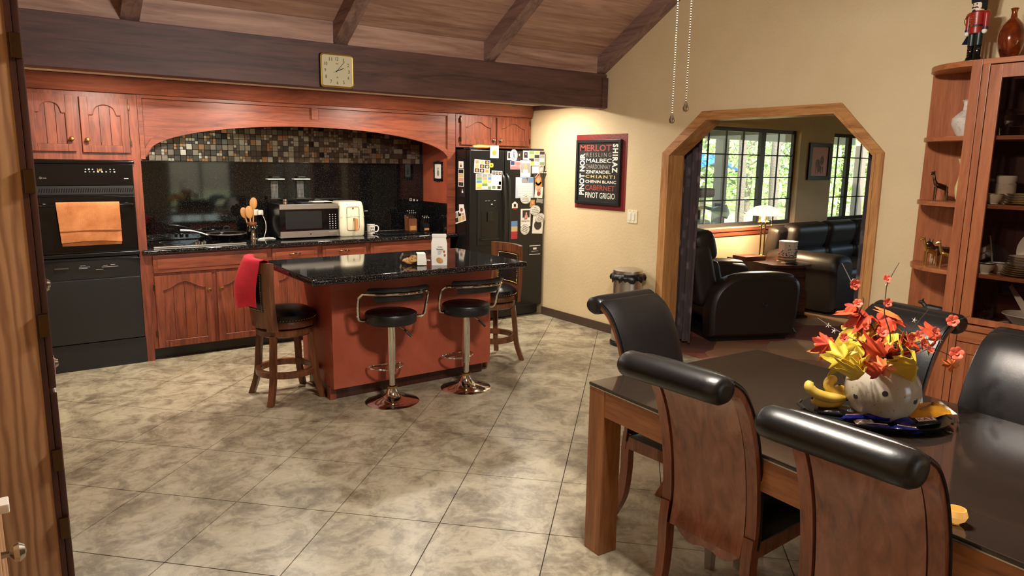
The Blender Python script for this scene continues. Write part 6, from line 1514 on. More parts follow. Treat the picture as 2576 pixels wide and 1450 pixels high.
def giraffe(u, v, xx, z, h, yaw, mat, lab):
    p = at(u, v, x=xx); k = h/.18
    t = thing('giraffe_figurine', lab, 'figurine', (xx, p.y, z+.001), R(yaw), 'shiny metal giraffes on the end shelves')
    b = B().tube(spline([(-.03*k, 0, .075*k), (0, 0, .088*k), (.03*k, 0, .098*k)], 4), [.013*k, .015*k, .016*k, .016*k, .016*k, .015*k, .015*k, .014*k, .012*k], 10)
    b.tube(spline([(.028*k, 0, .095*k), (.042*k, 0, .13*k), (.048*k, 0, .165*k)], 4), [.012*k]*3+[.009*k]*3+[.007*k]*3, 8)
    b.tube([(.046*k, 0, .166*k), (.058*k, 0, .166*k), (.072*k, 0, .158*k)], [.009*k, .009*k, .005*k], 8)
    part('body', b, mat, t, local=True)
    for s_ in (-1, 1):
        for x in (-.028, .03): part('leg', B().tube([(x*k, s_*.008*k, .085*k), (x*k*1.05, s_*.01*k, .045*k), (x*k*1.1, s_*.012*k, 0)], [.008*k, .005*k, .0045*k], 8), mat, t, local=True)
        part('ear', B().tube([(.046*k, s_*.006*k, .17*k), (.044*k, s_*.012*k, .18*k)], [.003*k, .001*k], 6), mat, t, local=True)
        part('horn', B().tube([(.05*k, s_*.003*k, .172*k), (.05*k, s_*.004*k, .183*k)], .0018*k, 6), mat, t, local=True)
    part('tail', B().tube([(-.032*k, 0, .08*k), (-.04*k, 0, .05*k)], .002*k, 5), mat, t, local=True)
giraffe(2365, 498, 4.52, shz[2], .175, 130, 'bronze', 'dark bronze giraffe beside the cream vase')
giraffe(2338, 672, 4.53, shz[3], .175, 140, 'gold', 'gold giraffe standing left on the third end shelf')
giraffe(2378, 677, 4.50, shz[3], .16, 120, 'gold', 'gold giraffe next to the cabinet post on the third end shelf')
def beast(name, p, yaw, k, bodyc, lab, cat='figurine'):
    t = thing(name, lab, cat, p, R(yaw))
    b = B().tube(spline([(-.05*k, 0, .055*k), (0, 0, .06*k), (.045*k, 0, .062*k)], 4), [.017*k, .02*k, .021*k, .02*k, .02*k, .021*k, .022*k, .021*k, .016*k], 10)
    b.tube([(.042*k, 0, .066*k), (.06*k, 0, .085*k)], [.014*k, .011*k], 8).ball((.068*k, 0, .09*k), .015*k, (1.25, .8, .85), 10)
    part('body', b, bodyc[0], t, local=True)
    for s_ in (-1, 1):
        for x in (-.042, .04): part('leg', B().tube([(x*k, s_*.011*k, .05*k), (x*k*1.05, s_*.012*k, 0)], [.008*k, .005*k], 8), bodyc[1], t, local=True)
        part('ear', B().tube([(.062*k, s_*.008*k, .1*k), (.06*k, s_*.012*k, .115*k)], [.005*k, .001*k], 6), bodyc[0], t, local=True)
    part('tail', B().tube([(-.052*k, 0, .06*k), (-.08*k, 0, .075*k)], [.005*k, .002*k], 6), bodyc[1], t, local=True)
p = at(2385, 590, x=4.66); beast('animal_figurine', (4.62, p.y, shz[3]+.001), 150, 1.4, ('dark_steel', 'chrome'), 'silver and black animal figurine behind the giraffes')
p = at(2345, 800, x=4.58); beast('dog_figurine', (4.58, p.y, shz[4]+.001), 100, 1.0, ('ink', 'letter_white'), 'black and white running dog figurine on the lowest visible end shelf')
# ---- behind the glass
def cup(x, y, z, lab, s_=1.0, trimm='gold'):
    t = thing('teacup', lab, 'teacup', (x, y, z), 0, 'white teacups behind the glass')
    part('bowl', B().lathe([(0, 0), (.022*s_, 0), (.022*s_, .006), (.034*s_, .022), (.043*s_, .055), (.041*s_, .056), (.03*s_, .022), (0, .012)], 28, (x, y, z)), 'white_ceramic', t)
    part('rim', B().lathe([(.0405*s_, .054), (.0438*s_, .054), (.0438*s_, .058), (.0405*s_, .058)], 28, (x, y, z), cap=False), trimm, t)
    part('handle', B().tube(spline([(x-.01, y+.040*s_, z+.05), (x-.012, y+.062*s_, z+.045), (x-.012, y+.058*s_, z+.025), (x-.008, y+.034*s_, z+.018)], 5), .003, 7), 'white_ceramic', t)
    return t
def plates(x, y, z, n, r0, dz, lab):
    for k in range(n):
        ordn = ('bottom', 'second', 'third', 'fourth', 'fifth', 'sixth', 'seventh', 'eighth')[k] if k < n-1 else 'top'
        t = thing('plate', ordn+' plate of '+lab, 'plate', (x, y, z+k*dz), 0, 'stacked china plates')
        rr = r0*(1-.03*k)
        part('dish', B().lathe([(0, 0), (rr*.55, 0), (rr*.6, .002), (rr, .010), (rr, .012), (rr*.6, .005), (0, .004)], 36, (x, y, z+k*dz)), 'white_ceramic', t)
        part('rim', B().lathe([(rr*.985, .0095), (rr*1.006, .0095), (rr*1.006, .0128), (rr*.985, .0128)], 36, (x, y, z+k*dz), cap=False), 'gold', t)
S1, S2, S3, S4 = shz[1]+.001, shz[2]+.001, shz[3]+.001, .758
q = at(2500, 498, x=4.48); cup(4.48, q.y, S2, 'white teacup in front of the beer stein on the upper china shelf', 1.05)
q = at(2518, 500, x=4.56)
t = thing('beer_stein', 'pale ceramic beer stein with raised figures behind the teacup', 'stein', (4.57, q.y-.01, S2))
part('mug', B().lathe([(0, 0), (.052, 0), (.054, .012), (.048, .02), (.047, .12), (.052, .128), (.052, .15), (.046, .155), (.042, .15), (.042, .02), (0, .015)], 32, (4.57, q.y-.01, S2)), 'white_ceramic', t)
part('relief_band', B().lathe([(.0475, .025), (.0515, .03), (.0515, .11), (.0475, .115)], 32, (4.57, q.y-.01, S2), cap=False), 'rough_white', t)
part('handle', B().tube(spline([(4.55, q.y+.036, S2+.13), (4.54, q.y+.075, S2+.125), (4.54, q.y+.078, S2+.06), (4.55, q.y+.038, S2+.035)], 5), .008, 8), 'white_ceramic', t)
q = at(2565, 502, x=4.54); plates(4.55, q.y-.02, S2, 5, .095, .012, 'the small stack on the upper china shelf')
q = at(2478, 662, x=4.47); cup(4.47, q.y, S3, 'white teacup with dark rim standing in front on the middle china shelf', 1.15, 'ink')
q = at(2505, 655, x=4.55); cup(4.56, q.y-.01, S3, 'white teacup with dark rim behind its twin on the middle china shelf', 1.15, 'ink')
q = at(2565, 672, x=4.54); plates(4.53, q.y-.03, S3, 6, .11, .011, 'the lower stack on the middle china shelf'); 
for k in range(3): plates(4.535, q.y-.03, S3+.07+k*.013, 1, .085, .01, ('the small upper pile resting on the larger plates, lowest', 'the small upper pile resting on the larger plates, middle', 'the small upper pile resting on the larger plates, highest')[k])
t = thing('display_plate', 'large white plate standing upright against the cabinet back', 'plate', (4.70, q.y-.05, S3))
part('dish', B().lathe([(0, 0), (.085, 0), (.125, .012), (.125, .015), (.085, .005), (0, .004)], 40, (4.70, q.y-.05, S3+.128), Matrix.Rotation(R(-80), 4, 'Y')), 'white_ceramic', t)
q = at(2497, 640, x=4.60)
t = thing('small_flag', 'small stars and stripes flag on a white stick leaning in the china cabinet', 'flag', (4.62, q.y, S3))
part('stick', B().tube([(4.60, q.y-.012, S3+.001), (4.63, q.y+.035, S3+.20)], .004, 8), 'letter_white', t)
fl = part('cloth', B().sheet([[(4.625+.004*math.sin(j), q.y+.028-.006*i+.02*j, S3+.15-.016*i-.02*j*.6) for j in range(5)] for i in range(5)], .0015), 'letter_white', t)
for k in (0, 2, 4): part('stripe', B().tube([(4.622+.004*math.sin(j), q.y+.028-.006*k*.95+.02*j, S3+.15-.016*k*.95-.012*j) for j in range(5)], .003, 5), 'flag_red', fl)
solo('napkin', B().box(4.425, 4.52, q.y-.05, q.y+.12, S3-.0005, S3+.0008), 'paper', 'folded paper under the teacups on the middle china shelf', 'paper')
q = at(2550, 815, x=4.50)
t = thing('serving_bowl', 'wide white serving bowl on the cabinet waist shelf', 'bowl', (4.56, q.y-.05, S4+.014))
part('bowl', B().lathe([(0, 0), (.06, 0), (.07, .005), (.12, .055), (.128, .062), (.124, .064), (.065, .01), (0, .008)], 40, (4.56, q.y-.05, S4+.014)), 'white_ceramic', t)
part('rim', B().lathe([(.124, .061), (.130, .0615), (.128, .066), (.123, .065)], 40, (4.56, q.y-.05, S4+.014), cap=False), 'white_ceramic', t)
t = thing('platter', 'white platter under the serving bowl', 'plate', (4.56, q.y-.05, S4))
part('dish', B().lathe([(0, 0), (.12, 0), (.155, .008), (.155, .011), (.12, .004), (0, .004)], 40, (4.56, q.y-.05, S4)), 'white_ceramic', t)
part('rim', B().lathe([(.152, .0085), (.157, .009), (.157, .012), (.152, .012)], 40, (4.56, q.y-.05, S4), cap=False), 'gold', t)
t = thing('cake_server', 'long white flat server leaning from the back into the bowl', 'server', (4.60, q.y, S4+.08))
part('blade', B().sheet([[(4.66, q.y+.10, S4+.20), (4.67, q.y+.09, S4+.215)], [(4.52, q.y-.03, S4+.088), (4.53, q.y-.06, S4+.108)], [(4.49, q.y-.06, S4+.075), (4.50, q.y-.10, S4+.09)]], .004), 'white_ceramic', t)
q = at(2435, 800, x=4.50)
t = thing('crystal_bowl', 'cut glass bowl behind the lower left of the glass door', 'bowl', (4.54, q.y-.01, S4))
part('bowl', B().lathe([(0, 0), (.04, 0), (.045, .006), (.07, .05), (.08, .075), (.075, .075), (.04, .012), (0, .01)], 20, (4.54, q.y-.01, S4)), 'crystal', t, ang=10)
part('foot', B().lathe([(.03, 0), (.045, 0), (.04, .006), (.03, .006)], 20, (4.54, q.y-.01, S4), cap=False), 'crystal', t)
q = at(2480, 800, x=4.56)
t = thing('crystal_glass', 'cut crystal tumbler beside the glass bowl', 'glass', (4.6, q.y, S4))
part('tumbler', B().lathe([(0, 0), (.028, 0), (.034, .09), (.031, .09), (.025, .008), (0, .008)], 12, (4.6, q.y, S4)), 'crystal', t, ang=10)
part('base', B().lathe([(0, .0085), (.024, .0085), (.024, .014), (0, .014)], 12, (4.6, q.y, S4)), 'crystal', t)
q = at(2545, 330, x=4.55)
t = thing('crystal_carriage', 'clear glass carriage ornament on the top china shelf', 'ornament', (4.55, q.y, S1))
part('roof', B().box(4.50, 4.60, q.y-.12, q.y+.10, S1+.125, S1+.142, .006), 'crystal', t)
part('body', B().lathe([(0, .045), (.04, .05), (.055, .08), (.05, .11), (0, .112)], 18, (4.55, q.y-.01, S1)), 'crystal', t)
for yy in (-.08, .07):
    for xx in (4.515, 4.585):
        w_ = part('wheel', B().tube([(xx, q.y+yy+.026*math.cos(a/16*2*PI), S1+.030+.026*math.sin(a/16*2*PI)) for a in range(16)], .004, 6, closed=True), 'crystal', t)
        part('spokes', B().tube([(xx, q.y+yy-.024, S1+.03), (xx, q.y+yy+.024, S1+.03)], .0015, 4).tube([(xx, q.y+yy, S1+.006), (xx, q.y+yy, S1+.054)], .0015, 4), 'crystal', w_)
    part('post', B().tube([(4.51, q.y+yy, S1+.05), (4.51, q.y+yy, S1+.126)], .003, 6), 'crystal', t)
# ------------------------------------------------------------------ living room
def curtain(name, pts_top, z0, z1, lab, folds, amp, seed):
    "hanging cloth between two plan points"
    a, c = Vector((*pts_top[0], 0)), Vector((*pts_top[1], 0)); d = (c-a); L = d.length; d.normalize(); n_ = Vector((-d.y, d.x, 0)); rows = []
    N = folds*8
    for i in range(9):
        s = i/8; z = z1+(z0-z1)*s
        rows.append([a+d*L*j/N+n_*amp*(.7+.5*s)*math.sin(j/8*2*PI+.6*s+seed)+Vector((0, 0, z)) for j in range(N+1)])
    t = thing(name, lab, 'curtain', ((a.x+c.x)/2, (a.y+c.y)/2, z0))
    part('cloth', B().sheet(rows, .003), 'curtain_cloth', t, ang=80)
    part('rod', B().tube([a-d*.05+Vector((0, 0, z1+.02)), c+d*.05+Vector((0, 0, z1+.02))], .010, 8), 'bronze', t)
curtain('curtain', ((5.03, 4.13), (5.06, 4.50)), .03, 2.2, 'dark patterned curtain hanging at the left of the oak opening', 5, .022, 0)
curtain('curtain', ((5.03, 2.25), (5.04, 2.66)), .03, 2.2, 'dark curtain gathered at the right of the oak opening', 5, .022, 1)
# ---- recliner: faces +x locally, right arm side (local -y) towards the kitchen
def puffy(b, x0, x1, y0, y1, z0, z1, r_, seg=4, M=None): b.box(x0, x1, y0, y1, z0, z1, r_, seg, M); return b
RA = R(-25)
t = thing('recliner', 'large black leather recliner seen from the side through the opening', 'recliner', (5.83, 4.42, 0), RA)
# near side arm: rounded profile in x-z, extruded in y
def arm_profile():
    pr = [(-.40, .06), (.42, .06), (.46, .12), (.48, .30), (.49, .48), (.47, .57), (.40, .605), (.20, .63), (0, .64), (-.18, .615), (-.30, .55), (-.38, .45), (-.41, .3)]
    return [(p.x, p.y) for p in spline([Vector((a, c_, 0)) for a, c_ in pr+[pr[0]]], 3)][:-1]
for s_ in (-1, 1):
    y0 = s_*.47
    pr = arm_profile(); rows = []
    for dy, k in ((-.105, .90), (-.085, .975), (-.05, 1.0), (.05, 1.0), (.085, .975), (.105, .90)):
        cxm, czm = .03, .33
        rows.append([(cxm+(p[0]-cxm)*k, y0+dy, czm+(p[1]-czm)*k) for p in pr+pr[:1]])
    b = B().grid(rows)
    for e in (0, -1): b.add(rows[e][:-1], [tuple(range(len(pr)))])
    ar = part('arm', b, 'leather_sofa', t, local=True, ang=60)
    part('arm_pad', B().ball((.12, y0, .605), .13, (2.6, .78, .38), 24), 'leather_sofa', ar, local=True)
part('seat', puffy(B(), -.32, .46, -.36, .36, .16, .47, .06), 'leather_sofa', t, local=True)
part('footrest', puffy(B(), .44, .54, -.36, .36, .10, .44, .045), 'leather_sofa', t, local=True)
Mb = Matrix.Translation((-.33, 0, .42)) @ Matrix.Rotation(R(-14), 4, 'Y')
bk = part('backrest', puffy(B(), -.14, .10, -.40, .40, -.10, .50, .09, 5, Mb), 'leather_sofa', t, local=True)
part('back_cushion', puffy(B(), .02, .17, -.36, .36, .02, .30, .07, 5, Mb), 'leather_sofa', bk, local=True)
part('headrest', puffy(B(), -.08, .17, -.38, .38, .30, .60, .10, 5, Mb), 'leather_sofa', bk, local=True)
part('recline_latch', B().tube([(.12+.022*math.cos(a/12*2*PI), -.578, .36+.022*math.sin(a/12*2*PI)) for a in range(12)], .004, 6, closed=True), 'black_plastic', t, local=True)
part('base', B().box(-.36, .40, -.50, .50, 0.007, .065), 'black_plastic', t, local=True)
# ---- sofa along the far wall
SX0, SX1, SYB, SYF = 7.30, 9.9, 5.16, 4.12
t = thing('sofa', 'brown-black leather sofa under the window beyond the opening', 'sofa', (8.6, 4.65, 0))
def sofa_arm(x0, x1):
    rows = []
    pr = [(-.5, 0.05), (.5, .05), (.5, .42), (.56, .52), (.5, .62), (.25, .665), (-.25, .665), (-.5, .62), (-.56, .52), (-.5, .42)]
    w = x1-x0; xc = (x0+x1)/2; P_ = [(p.x, p.y) for p in spline([Vector((a, c_, 0)) for a, c_ in pr+pr[:1]], 3)][:-1]
    for y, k in ((SYF-.03, .80), (SYF, .95), (SYF+.05, 1.0), (SYB-.25, 1.0), (SYB-.2, .95)):
        rows.append([(xc+p[0]*w*k, y, .34+(p[1]-.34)*k) for p in P_+P_[:1]])
    b = B().grid(rows)
    for e in (0, -1): b.add(rows[e][:-1], [tuple(range(len(P_)))])
    return b
part('arm', sofa_arm(SX0, SX0+.34), 'leather_sofa', t, ang=60)
part('arm', sofa_arm(SX1-.34, SX1), 'leather_sofa', t, ang=60)
part('base', B().box(SX0+.1, SX1-.1, SYF+.06, SYB-.02, .007, .30, .03), 'leather_sofa', t)
for i in range(3):
    a = SX0+.34+(SX1-SX0-.68)*i/3; c_ = SX0+.34+(SX1-SX0-.68)*(i+1)/3
    part('seat_cushion', puffy(B(), a+.004, c_-.004, SYF+.02, SYB-.28, .28, .50, .07), 'leather_sofa', t)
    Mb = Matrix.Translation((0, SYB-.20, .45)) @ Matrix.Rotation(R(12), 4, 'X')
    part('back_cushion', puffy(B(), a-.10*(i == 0)+.004, c_+.10*(i == 2)-.004, -.12, .10, .20, .52, .10, 5, Mb), 'leather_sofa', t)
    part('lumbar_cushion', puffy(B(), a+.01, c_-.01, -.17, .04, .02, .24, .09, 5, Mb), 'leather_sofa', t)
Mb = Matrix.Translation((0, SYB-.14, .30)) @ Matrix.Rotation(R(10), 4, 'X')
part('backrest', puffy(B(), SX0+.05, SX1-.05, -.06, .10, 0, .62, .06, 4, Mb), 'leather_sofa', t)
# ---- end table
ex, ey = 6.88, 4.62
t = thing('end_table', 'dark wooden end table with a drawer between recliner and sofa', 'end table', (ex, ey, 0), R(-12))
tp = [(-.26, .40), (.26, .40), (.27, -.32), (.18, -.40), (0, -.43), (-.18, -.40), (-.27, -.32)]
part('top', B().prism(tp, .575, .60, 'z'), 'endtable_wood', t, local=True)
part('body', B().box(-.22, .22, -.30, .36, .30, .574), 'endtable_wood', t, local=True)
part('lower_case', B().box(-.22, .22, -.33, .36, .03, .235, .006), 'endtable_wood', t, local=True)
dw = part('drawer', B().box(-.20, .20, -.345, -.331, .06, .215, .005), 'endtable_wood', t, local=True)
part('pull', B().tube([(-.03, -.346, .14), (-.02, -.365, .13), (.02, -.365, .13), (.03, -.346, .14)], .005, 6), 'nickel', dw, local=True)
for s_ in (-1, 1): part('post', B().box(s_*.2-.02, s_*.2+.02, -.33, -.29, .235, .30), 'endtable_wood', t, local=True)
part('plinth', B().box(-.24, .24, -.35, .36, .007, .03), 'endtable_wood', t, local=True)
q = WM[t] @ Vector((.02, -.30, .236)); solo('magazine', B().box(q.x-.10, q.x+.10, q.y-.02, q.y+.12, .2365, .252, .003), 'paper', 'pale magazine on the open shelf of the end table', 'magazine')
ZE = .6008
lp = Vector((7.05, 4.86, ZE))
t = thing('table_lamp', 'brass table lamp with a glowing cream glass dome shade', 'lamp', lp)
part('base', B().lathe([(0, 0), (.085, 0), (.085, .008), (.03, .02), (.02, .03), (0, .03)], 28, lp), 'brass', t)
for s_ in (-1, 1): part('column', B().tube([lp+Vector((s_*.035, 0, .015)), lp+Vector((s_*.035, 0, .40))], .009, 10), 'brass', t)
part('collar', B().lathe([(0, .385), (.06, .385), (.065, .40), (.03, .42), (0, .42)], 24, lp), 'brass', t)
part('ornament', B().ball(lp+Vector((0, 0, .33)), .016, n=10), 'chrome', t)
for k in range(3):
    a = k*2*PI/3; part('candle_arm', B().tube([lp+Vector((.05*math.cos(a), .05*math.sin(a), .40)), lp+Vector((.05*math.cos(a), .05*math.sin(a), .50))], .006, 8), 'brass', t)
sh = part('shade', B().lathe([(.205, .475), (.2, .48), (.16, .53), (.10, .565), (.04, .58), (0, .583), (0, .578), (.04, .575), (.10, .56), (.155, .525), (.195, .478)], 40, lp, cap=False), 'lamp_glass', t)
part('finial', B().lathe([(.004, .578), (.010, .59), (.006, .60), (0, .612)], 12, lp), 'brass', t)
for s_ in (-1, 1):
    ch_ = part('pull_chain', B().tube([lp+Vector((s_*.11, -.03, .36)), lp+Vector((s_*.10, -.03, .53))], .003, 6), 'brass', t); part('pull_knob', B().ball(lp+Vector((s_*.11, -.03, .355)), .010, (1, 1, 1.3), 10), 'brass', ch_)
light('table_lamp_bulb', 'POINT', lp+Vector((0, 0, .50)), 40, (1, .84, .62), shadow_soft_size=.04)
bp_ = Vector((6.93, 4.45, 0))
t = thing('tissue_box', 'tall hexagonal floral box with striped foot on the end table', 'box', (bp_.x, bp_.y, ZE), R(10))
hx = [(.095*math.cos(R(60*k)), .095*math.sin(R(60*k))) for k in range(6)]
part('box', B().prism(hx, .06, .22, 'z'), 'box_floral', t, local=True)
for k in range(4): part('foot_band', B().prism([(p[0]*(1.0 if k % 2 else .94), p[1]*(1.0 if k % 2 else .94)) for p in hx], .015*k, .015*(k+1), 'z'), 'knife_wood' if k % 2 else 'letter_tan', t, local=True)
random.seed(9); fb = [B(), B(), B()]
for k in range(120):
    a = random.randrange(6); u = random.uniform(.06, .94); z = .065+abs(random.gauss(0, .045))
    p0, p1 = Vector(hx[a]), Vector(hx[(a+1) % 6]); p = p0+(p1-p0)*u
    if z < .19: fb[k % 3].ball((p.x*1.005, p.y*1.005, z), .007, (1, 1, 1), 6)
for b, m in zip(fb, ('flag_red', 'green_print', 'flag_blue')): part('painted_flowers', b, m, t, local=True, kind='stuff')
part('lid_edge', B().prism([(p[0]*1.04, p[1]*1.04) for p in hx], .215, .225, 'z'), 'letter_white', t, local=True)
bp_ = at(1905, 650, z=.63)
solo('wooden_case', B().box(-.15, .15, -.10, .10, 0, .045, .006, M=Matrix.Translation((6.72, 4.78, ZE)) @ Matrix.Rotation(R(-10), 4, 'Z')), 'book_red', 'flat reddish brown case on the end table in front of the lamp', 'case')
for k, (dx, dy, a, m, lab) in enumerate(((.02, -.22, 12, 'paper', 'pale envelope at the front edge of the end table'), (.06, -.16, -20, 'letter_tan', 'buff paper lying under the envelope on the end table'), (-.02, -.26, 40, 'ink', 'dark notebook on the papers on the end table'))):
    solo('paper', B().box(-.09, .09, -.06, .06, .001+.004*k, .004+.004*k, .001, M=Matrix.Translation((ex+dx, ey+dy, ZE)) @ Matrix.Rotation(R(a), 4, 'Z')), m, lab, 'paper')
# ---- framed picture between the windows
a, c_ = at(2044, 360, y=LY-.02), at(2090, 452, y=LY-.02)
px0, px1, pz0, pz1 = 8.52, 9.03, 1.45, 1.92
t = thing('framed_picture', 'dark framed animal drawing with pale mat between the windows', 'picture', ((px0+px1)/2, LY-.02, pz0))
for nm, q in (('frame_side', (px0, px0+.06, pz0, pz1)), ('frame_side', (px1-.06, px1, pz0, pz1)), ('frame_rail', (px0+.06, px1-.06, pz0, pz0+.05)), ('frame_rail', (px0+.06, px1-.06, pz1-.05, pz1))): part(nm, B().box(q[0], q[1], LY-.03, LY-.001, q[2], q[3], .006), 'sign_frame', t)
part('mat_board', B().box(px0+.06, px1-.06, LY-.012, LY-.002, pz0+.05, pz1-.05), 'pink', t)
b = B().ball(((px0+px1)/2-.04, LY-.013, 1.66), .05, (1, .05, 1.1), 12).ball(((px0+px1)/2+.06, LY-.013, 1.70), .045, (1, .05, 1.3), 12).ball(((px0+px1)/2+.0, LY-.013, 1.60), .04, (1.2, .05, 1.3), 12)
for xx in (-.07, -.02, .05, .09): b.box((px0+px1)/2+xx-.008, (px0+px1)/2+xx+.008, LY-.0135, LY-.012, 1.53, 1.62)
part('drawing', b, 'knife_wood', t)

# ------------------------------------------------------------------ outside
gr = struct('ground', B().grid([[(-30+8*i, 5.6+9*j, -.35+max(0, j-1)*.55) for i in range(12)] for j in range(9)]), 'hillside')
struct('ground', B().box(-20, 24, -30, YF-.13, -.5, -.25), 'hillside')
struct('trim_4', B().box(4.9, 14, 5.5, 8.1, -.34, -.15), 'porch_wood')
pc = thing('porch_roof', 'pale porch ceiling and beam seen at the top of the windows', 'porch roof', (9, 7, 2.2))
part('ceiling_boards', B().box(4.95, 14, LY+.15, 8.1, 2.34, 2.42), 'porch_ceiling', pc)
part('edge_beam', B().box(4.95, 14, 7.7, 7.9, 2.05, 2.339), 'porch_ceiling', pc)
for k, (u, lab) in enumerate(((1812, 'square grey porch post behind the window over the recliner'), (2160, 'grey porch post behind the window right of the picture'))):
    p = at(u, 450, y=7.8)
    t = thing('porch_post', lab, 'post', (p.x, 7.8, -.149)); part('shaft', B().box(p.x-.08, p.x+.08, 7.72, 7.88, -.149, 2.049, .005), 'porch_wood', t); part('foot', B().box(p.x-.11, p.x+.11, 7.69, 7.91, -.149, -.03, .01), 'porch_wood', t)
def leaf_cloud(c, rx, ry, rz, n_, s_, rnd):
    b = B(); vs = []; fs = []
    for k in range(n_):
        while True:
            p = Vector((rnd.uniform(-1, 1), rnd.uniform(-1, 1), rnd.uniform(-1, 1)))
            if p.length < 1: break
        p = Vector((c[0]+p.x*rx, c[1]+p.y*ry, c[2]+p.z*rz)); u = Vector((rnd.gauss(0, 1), rnd.gauss(0, 1), rnd.gauss(0, 1))).normalized(); w = u.orthogonal().normalized(); q = s_*rnd.uniform(.6, 1.3)
        i = len(vs); vs += [p-u*q, p-w*q*.5, p+u*q, p+w*q*.5]; fs.append((i, i+1, i+2, i+3))
    b.add(vs, fs); return b
def tree(u, y, r_, h, lab, seed, foliage=((0, 0, .8),), mat='leaves_green', n_=900, lean=0.0, s_=.10):
    rnd = random.Random(seed); p = at(u, 450, y=y); base = -.35+max(0, (y-14.6)/9)*.55
    t = thing('tree', lab, 'tree', (p.x, y, base), 0, 'trees outside the living room windows')
    pts = spline([(p.x+lean*s*s+.06*math.sin(s*9+seed), y, base+h*s) for s in (0, .25, .5, .75, 1)], 5); k = len(pts)
    tk = part('trunk', B().tube(pts, [r_*(1.25 if i == 0 else 1-.45*i/k) for i in range(k)], 14), 'bark', t)
    for q in range(7):
        s = rnd.uniform(.25, .9); a = rnd.uniform(0, 6.28); o_ = Vector((p.x+lean*s*s, y, base+h*s)); e = o_+Vector((math.cos(a)*1.3, math.sin(a)*1.0, rnd.uniform(.1, .9)))
        part('limb', B().tube([o_, (o_+e)/2+Vector((0, 0, .1)), e], [r_*.25, r_*.16, r_*.05], 6), 'bark', tk)
    b = B()
    for dx, dy, zz in foliage:
        c = leaf_cloud((p.x+dx, y+dy, base+h*zz), 1.7, 1.3, 1.2, n_//len(foliage), s_, rnd); b.merge(c.bm)
    part('foliage', b, mat, t, kind='stuff')
tree(1865, 12.0, .12, 7, 'thick pale trunk seen through the middle of the wide window', 1, ((-1.5, 1, .3), (1.2, 1.5, .35), (0, 1, .7)))
tree(1950, 11.0, .13, 8, 'broad furrowed trunk just right of the window mullion', 2, ((1.5, 2, .25), (0, 2, .65)), 'leaves_dark', 700)
tree(1772, 15.0, .10, 6, 'slim sapling behind the left panes of the wide window', 3, ((0, 0, .35), (.5, .5, .6), (-1, 0, .5), (-.5, 0, .2)), n_=1500)
tree(1885, 17.0, .12, 7, 'leafy young tree behind the thick trunk', 4, ((0, 0, .35), (1.2, 0, .5), (-1.2, 0, .45), (0, 0, .15), (1, 0, .2)), n_=1800)
tree(1990, 18.0, .12, 7, 'distant leafy tree near the right edge of the wide window', 5, ((0, 0, .4), (1.2, 0, .5), (-1, 0, .3), (0, 0, .15)), 'leaves_dark', 1500)
tree(2120, 14.0, .12, 6, 'leafy tree behind the window right of the picture', 6, ((0, 0, .4), (1.2, 0, .5), (-1, 0, .35), (0, 0, .15)), n_=1500)
tree(2190, 13.0, .10, 6, 'pale green shrubby tree at the right edge of the second window', 7, ((0, 0, .35), (.8, 0, .6), (0, 0, .15)), n_=1200)
tree(1820, 20.0, .15, 8, 'far tree rising behind the blue tarp', 8, ((0, 0, .3), (1.6, 0, .45), (-1.6, 0, .5), (0, 0, .6), (2.2, 0, .2), (-2.2, 0, .2)), n_=2400, s_=.13)
rnd = random.Random(31)
b = B()
for k in range(26):
    x = 8+rnd.uniform(0, 26); y = rnd.uniform(21, 27); c = leaf_cloud((x, y, 1.0+rnd.uniform(-.6, 4.0)), 2.2, 1.2, 1.6, 420, .15, rnd); b.merge(c.bm)
hd = tag(part('woodland_foliage', b, 'leaves_green'), 'bright green woodland foliage filling the far background outside', 'foliage'); hd['kind'] = 'stuff'
p = at(1790, 405, y=13.0)
t = thing('tarp_cover', 'bright blue tarp stretched over something in the yard', 'tarp', (p.x, 13.0, .3))
part('sheet', B().sheet([[(p.x-1.3+.3*j, 12.6+.2*i, p.z+.28-.03*i-.05*abs(j-3.5)**1.35-.16*(i < 2)*(2-i)) for j in range(9)] for i in range(6)], .02), 'tarp', t, ang=60)
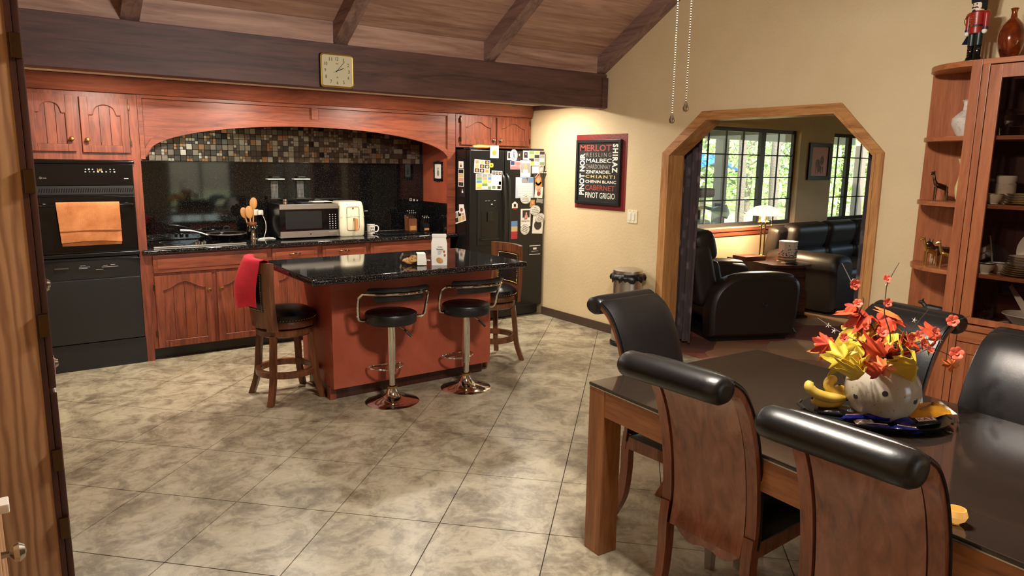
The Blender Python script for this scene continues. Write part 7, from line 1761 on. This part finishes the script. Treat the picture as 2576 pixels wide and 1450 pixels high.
for dx in (-.9, .8): part('pole', B().tube([(p.x+dx, 13.1, -.34), (p.x+dx, 13.1, p.z+.05)], .04, 8), 'porch_wood', t)
# covered handlebars of a machine parked on the porch
q = at(1790, 530, y=6.9)
t = thing('parked_scooter', 'grey handlebars and hand guard of a machine parked on the porch', 'scooter', (q.x-.2, 6.9, -.149))
part('guard', B().sheet([[(q.x-.05, 6.9, q.z+.02), (q.x-.05, 6.88, q.z-.01)], [(q.x+.12, 6.86, q.z+.06), (q.x+.16, 6.84, q.z-.09)], [(q.x+.24, 6.84, q.z+.085), (q.x+.26, 6.83, q.z-.13)], [(q.x+.32, 6.85, q.z+.0), (q.x+.34, 6.85, q.z-.05)]], .02), 'dark_steel', t, ang=60)
part('handlebar', B().tube(spline([(q.x-.45, 6.9, q.z+.02), (q.x-.2, 6.9, q.z+.05), (q.x+.0, 6.9, q.z+.02)], 5), .025, 8), 'black_plastic', t)
part('grip', B().tube([(q.x+.02, 6.88, q.z+.085), (q.x+.14, 6.86, q.z+.085)], .022, 8), 'black_plastic', t)
part('seat', puffy(B(), q.x-.85, q.x-.10, 6.75, 7.05, q.z+.20, q.z+.34, .06), 'knife_wood', t)
part('body', puffy(B(), q.x-.9, q.x-.12, 6.78, 7.02, .1, q.z-.12, .08), 'grey_print', t)
part('steering_post', B().tube([(q.x-.3, 6.9, q.z-.15), (q.x-.3, 6.9, q.z+.04)], .04, 8).tube([(q.x-.4, 6.9, q.z-.14), (q.x-.4, 6.9, q.z+.24)], .03, 8), 'black_plastic', t)
part('wheel', B().lathe([(.12, -.05), (.19, -.05), (.20, 0), (.19, .05), (.12, .05), (.12, -.05)], 24, (q.x-.15, 6.9, .052), Matrix.Rotation(PI/2, 4, 'X'), cap=False), 'black_plastic', t)
part('wheel', B().lathe([(.12, -.05), (.19, -.05), (.20, 0), (.19, .05), (.12, .05), (.12, -.05)], 24, (q.x-.85, 6.9, .052), Matrix.Rotation(PI/2, 4, 'X'), cap=False), 'black_plastic', t)
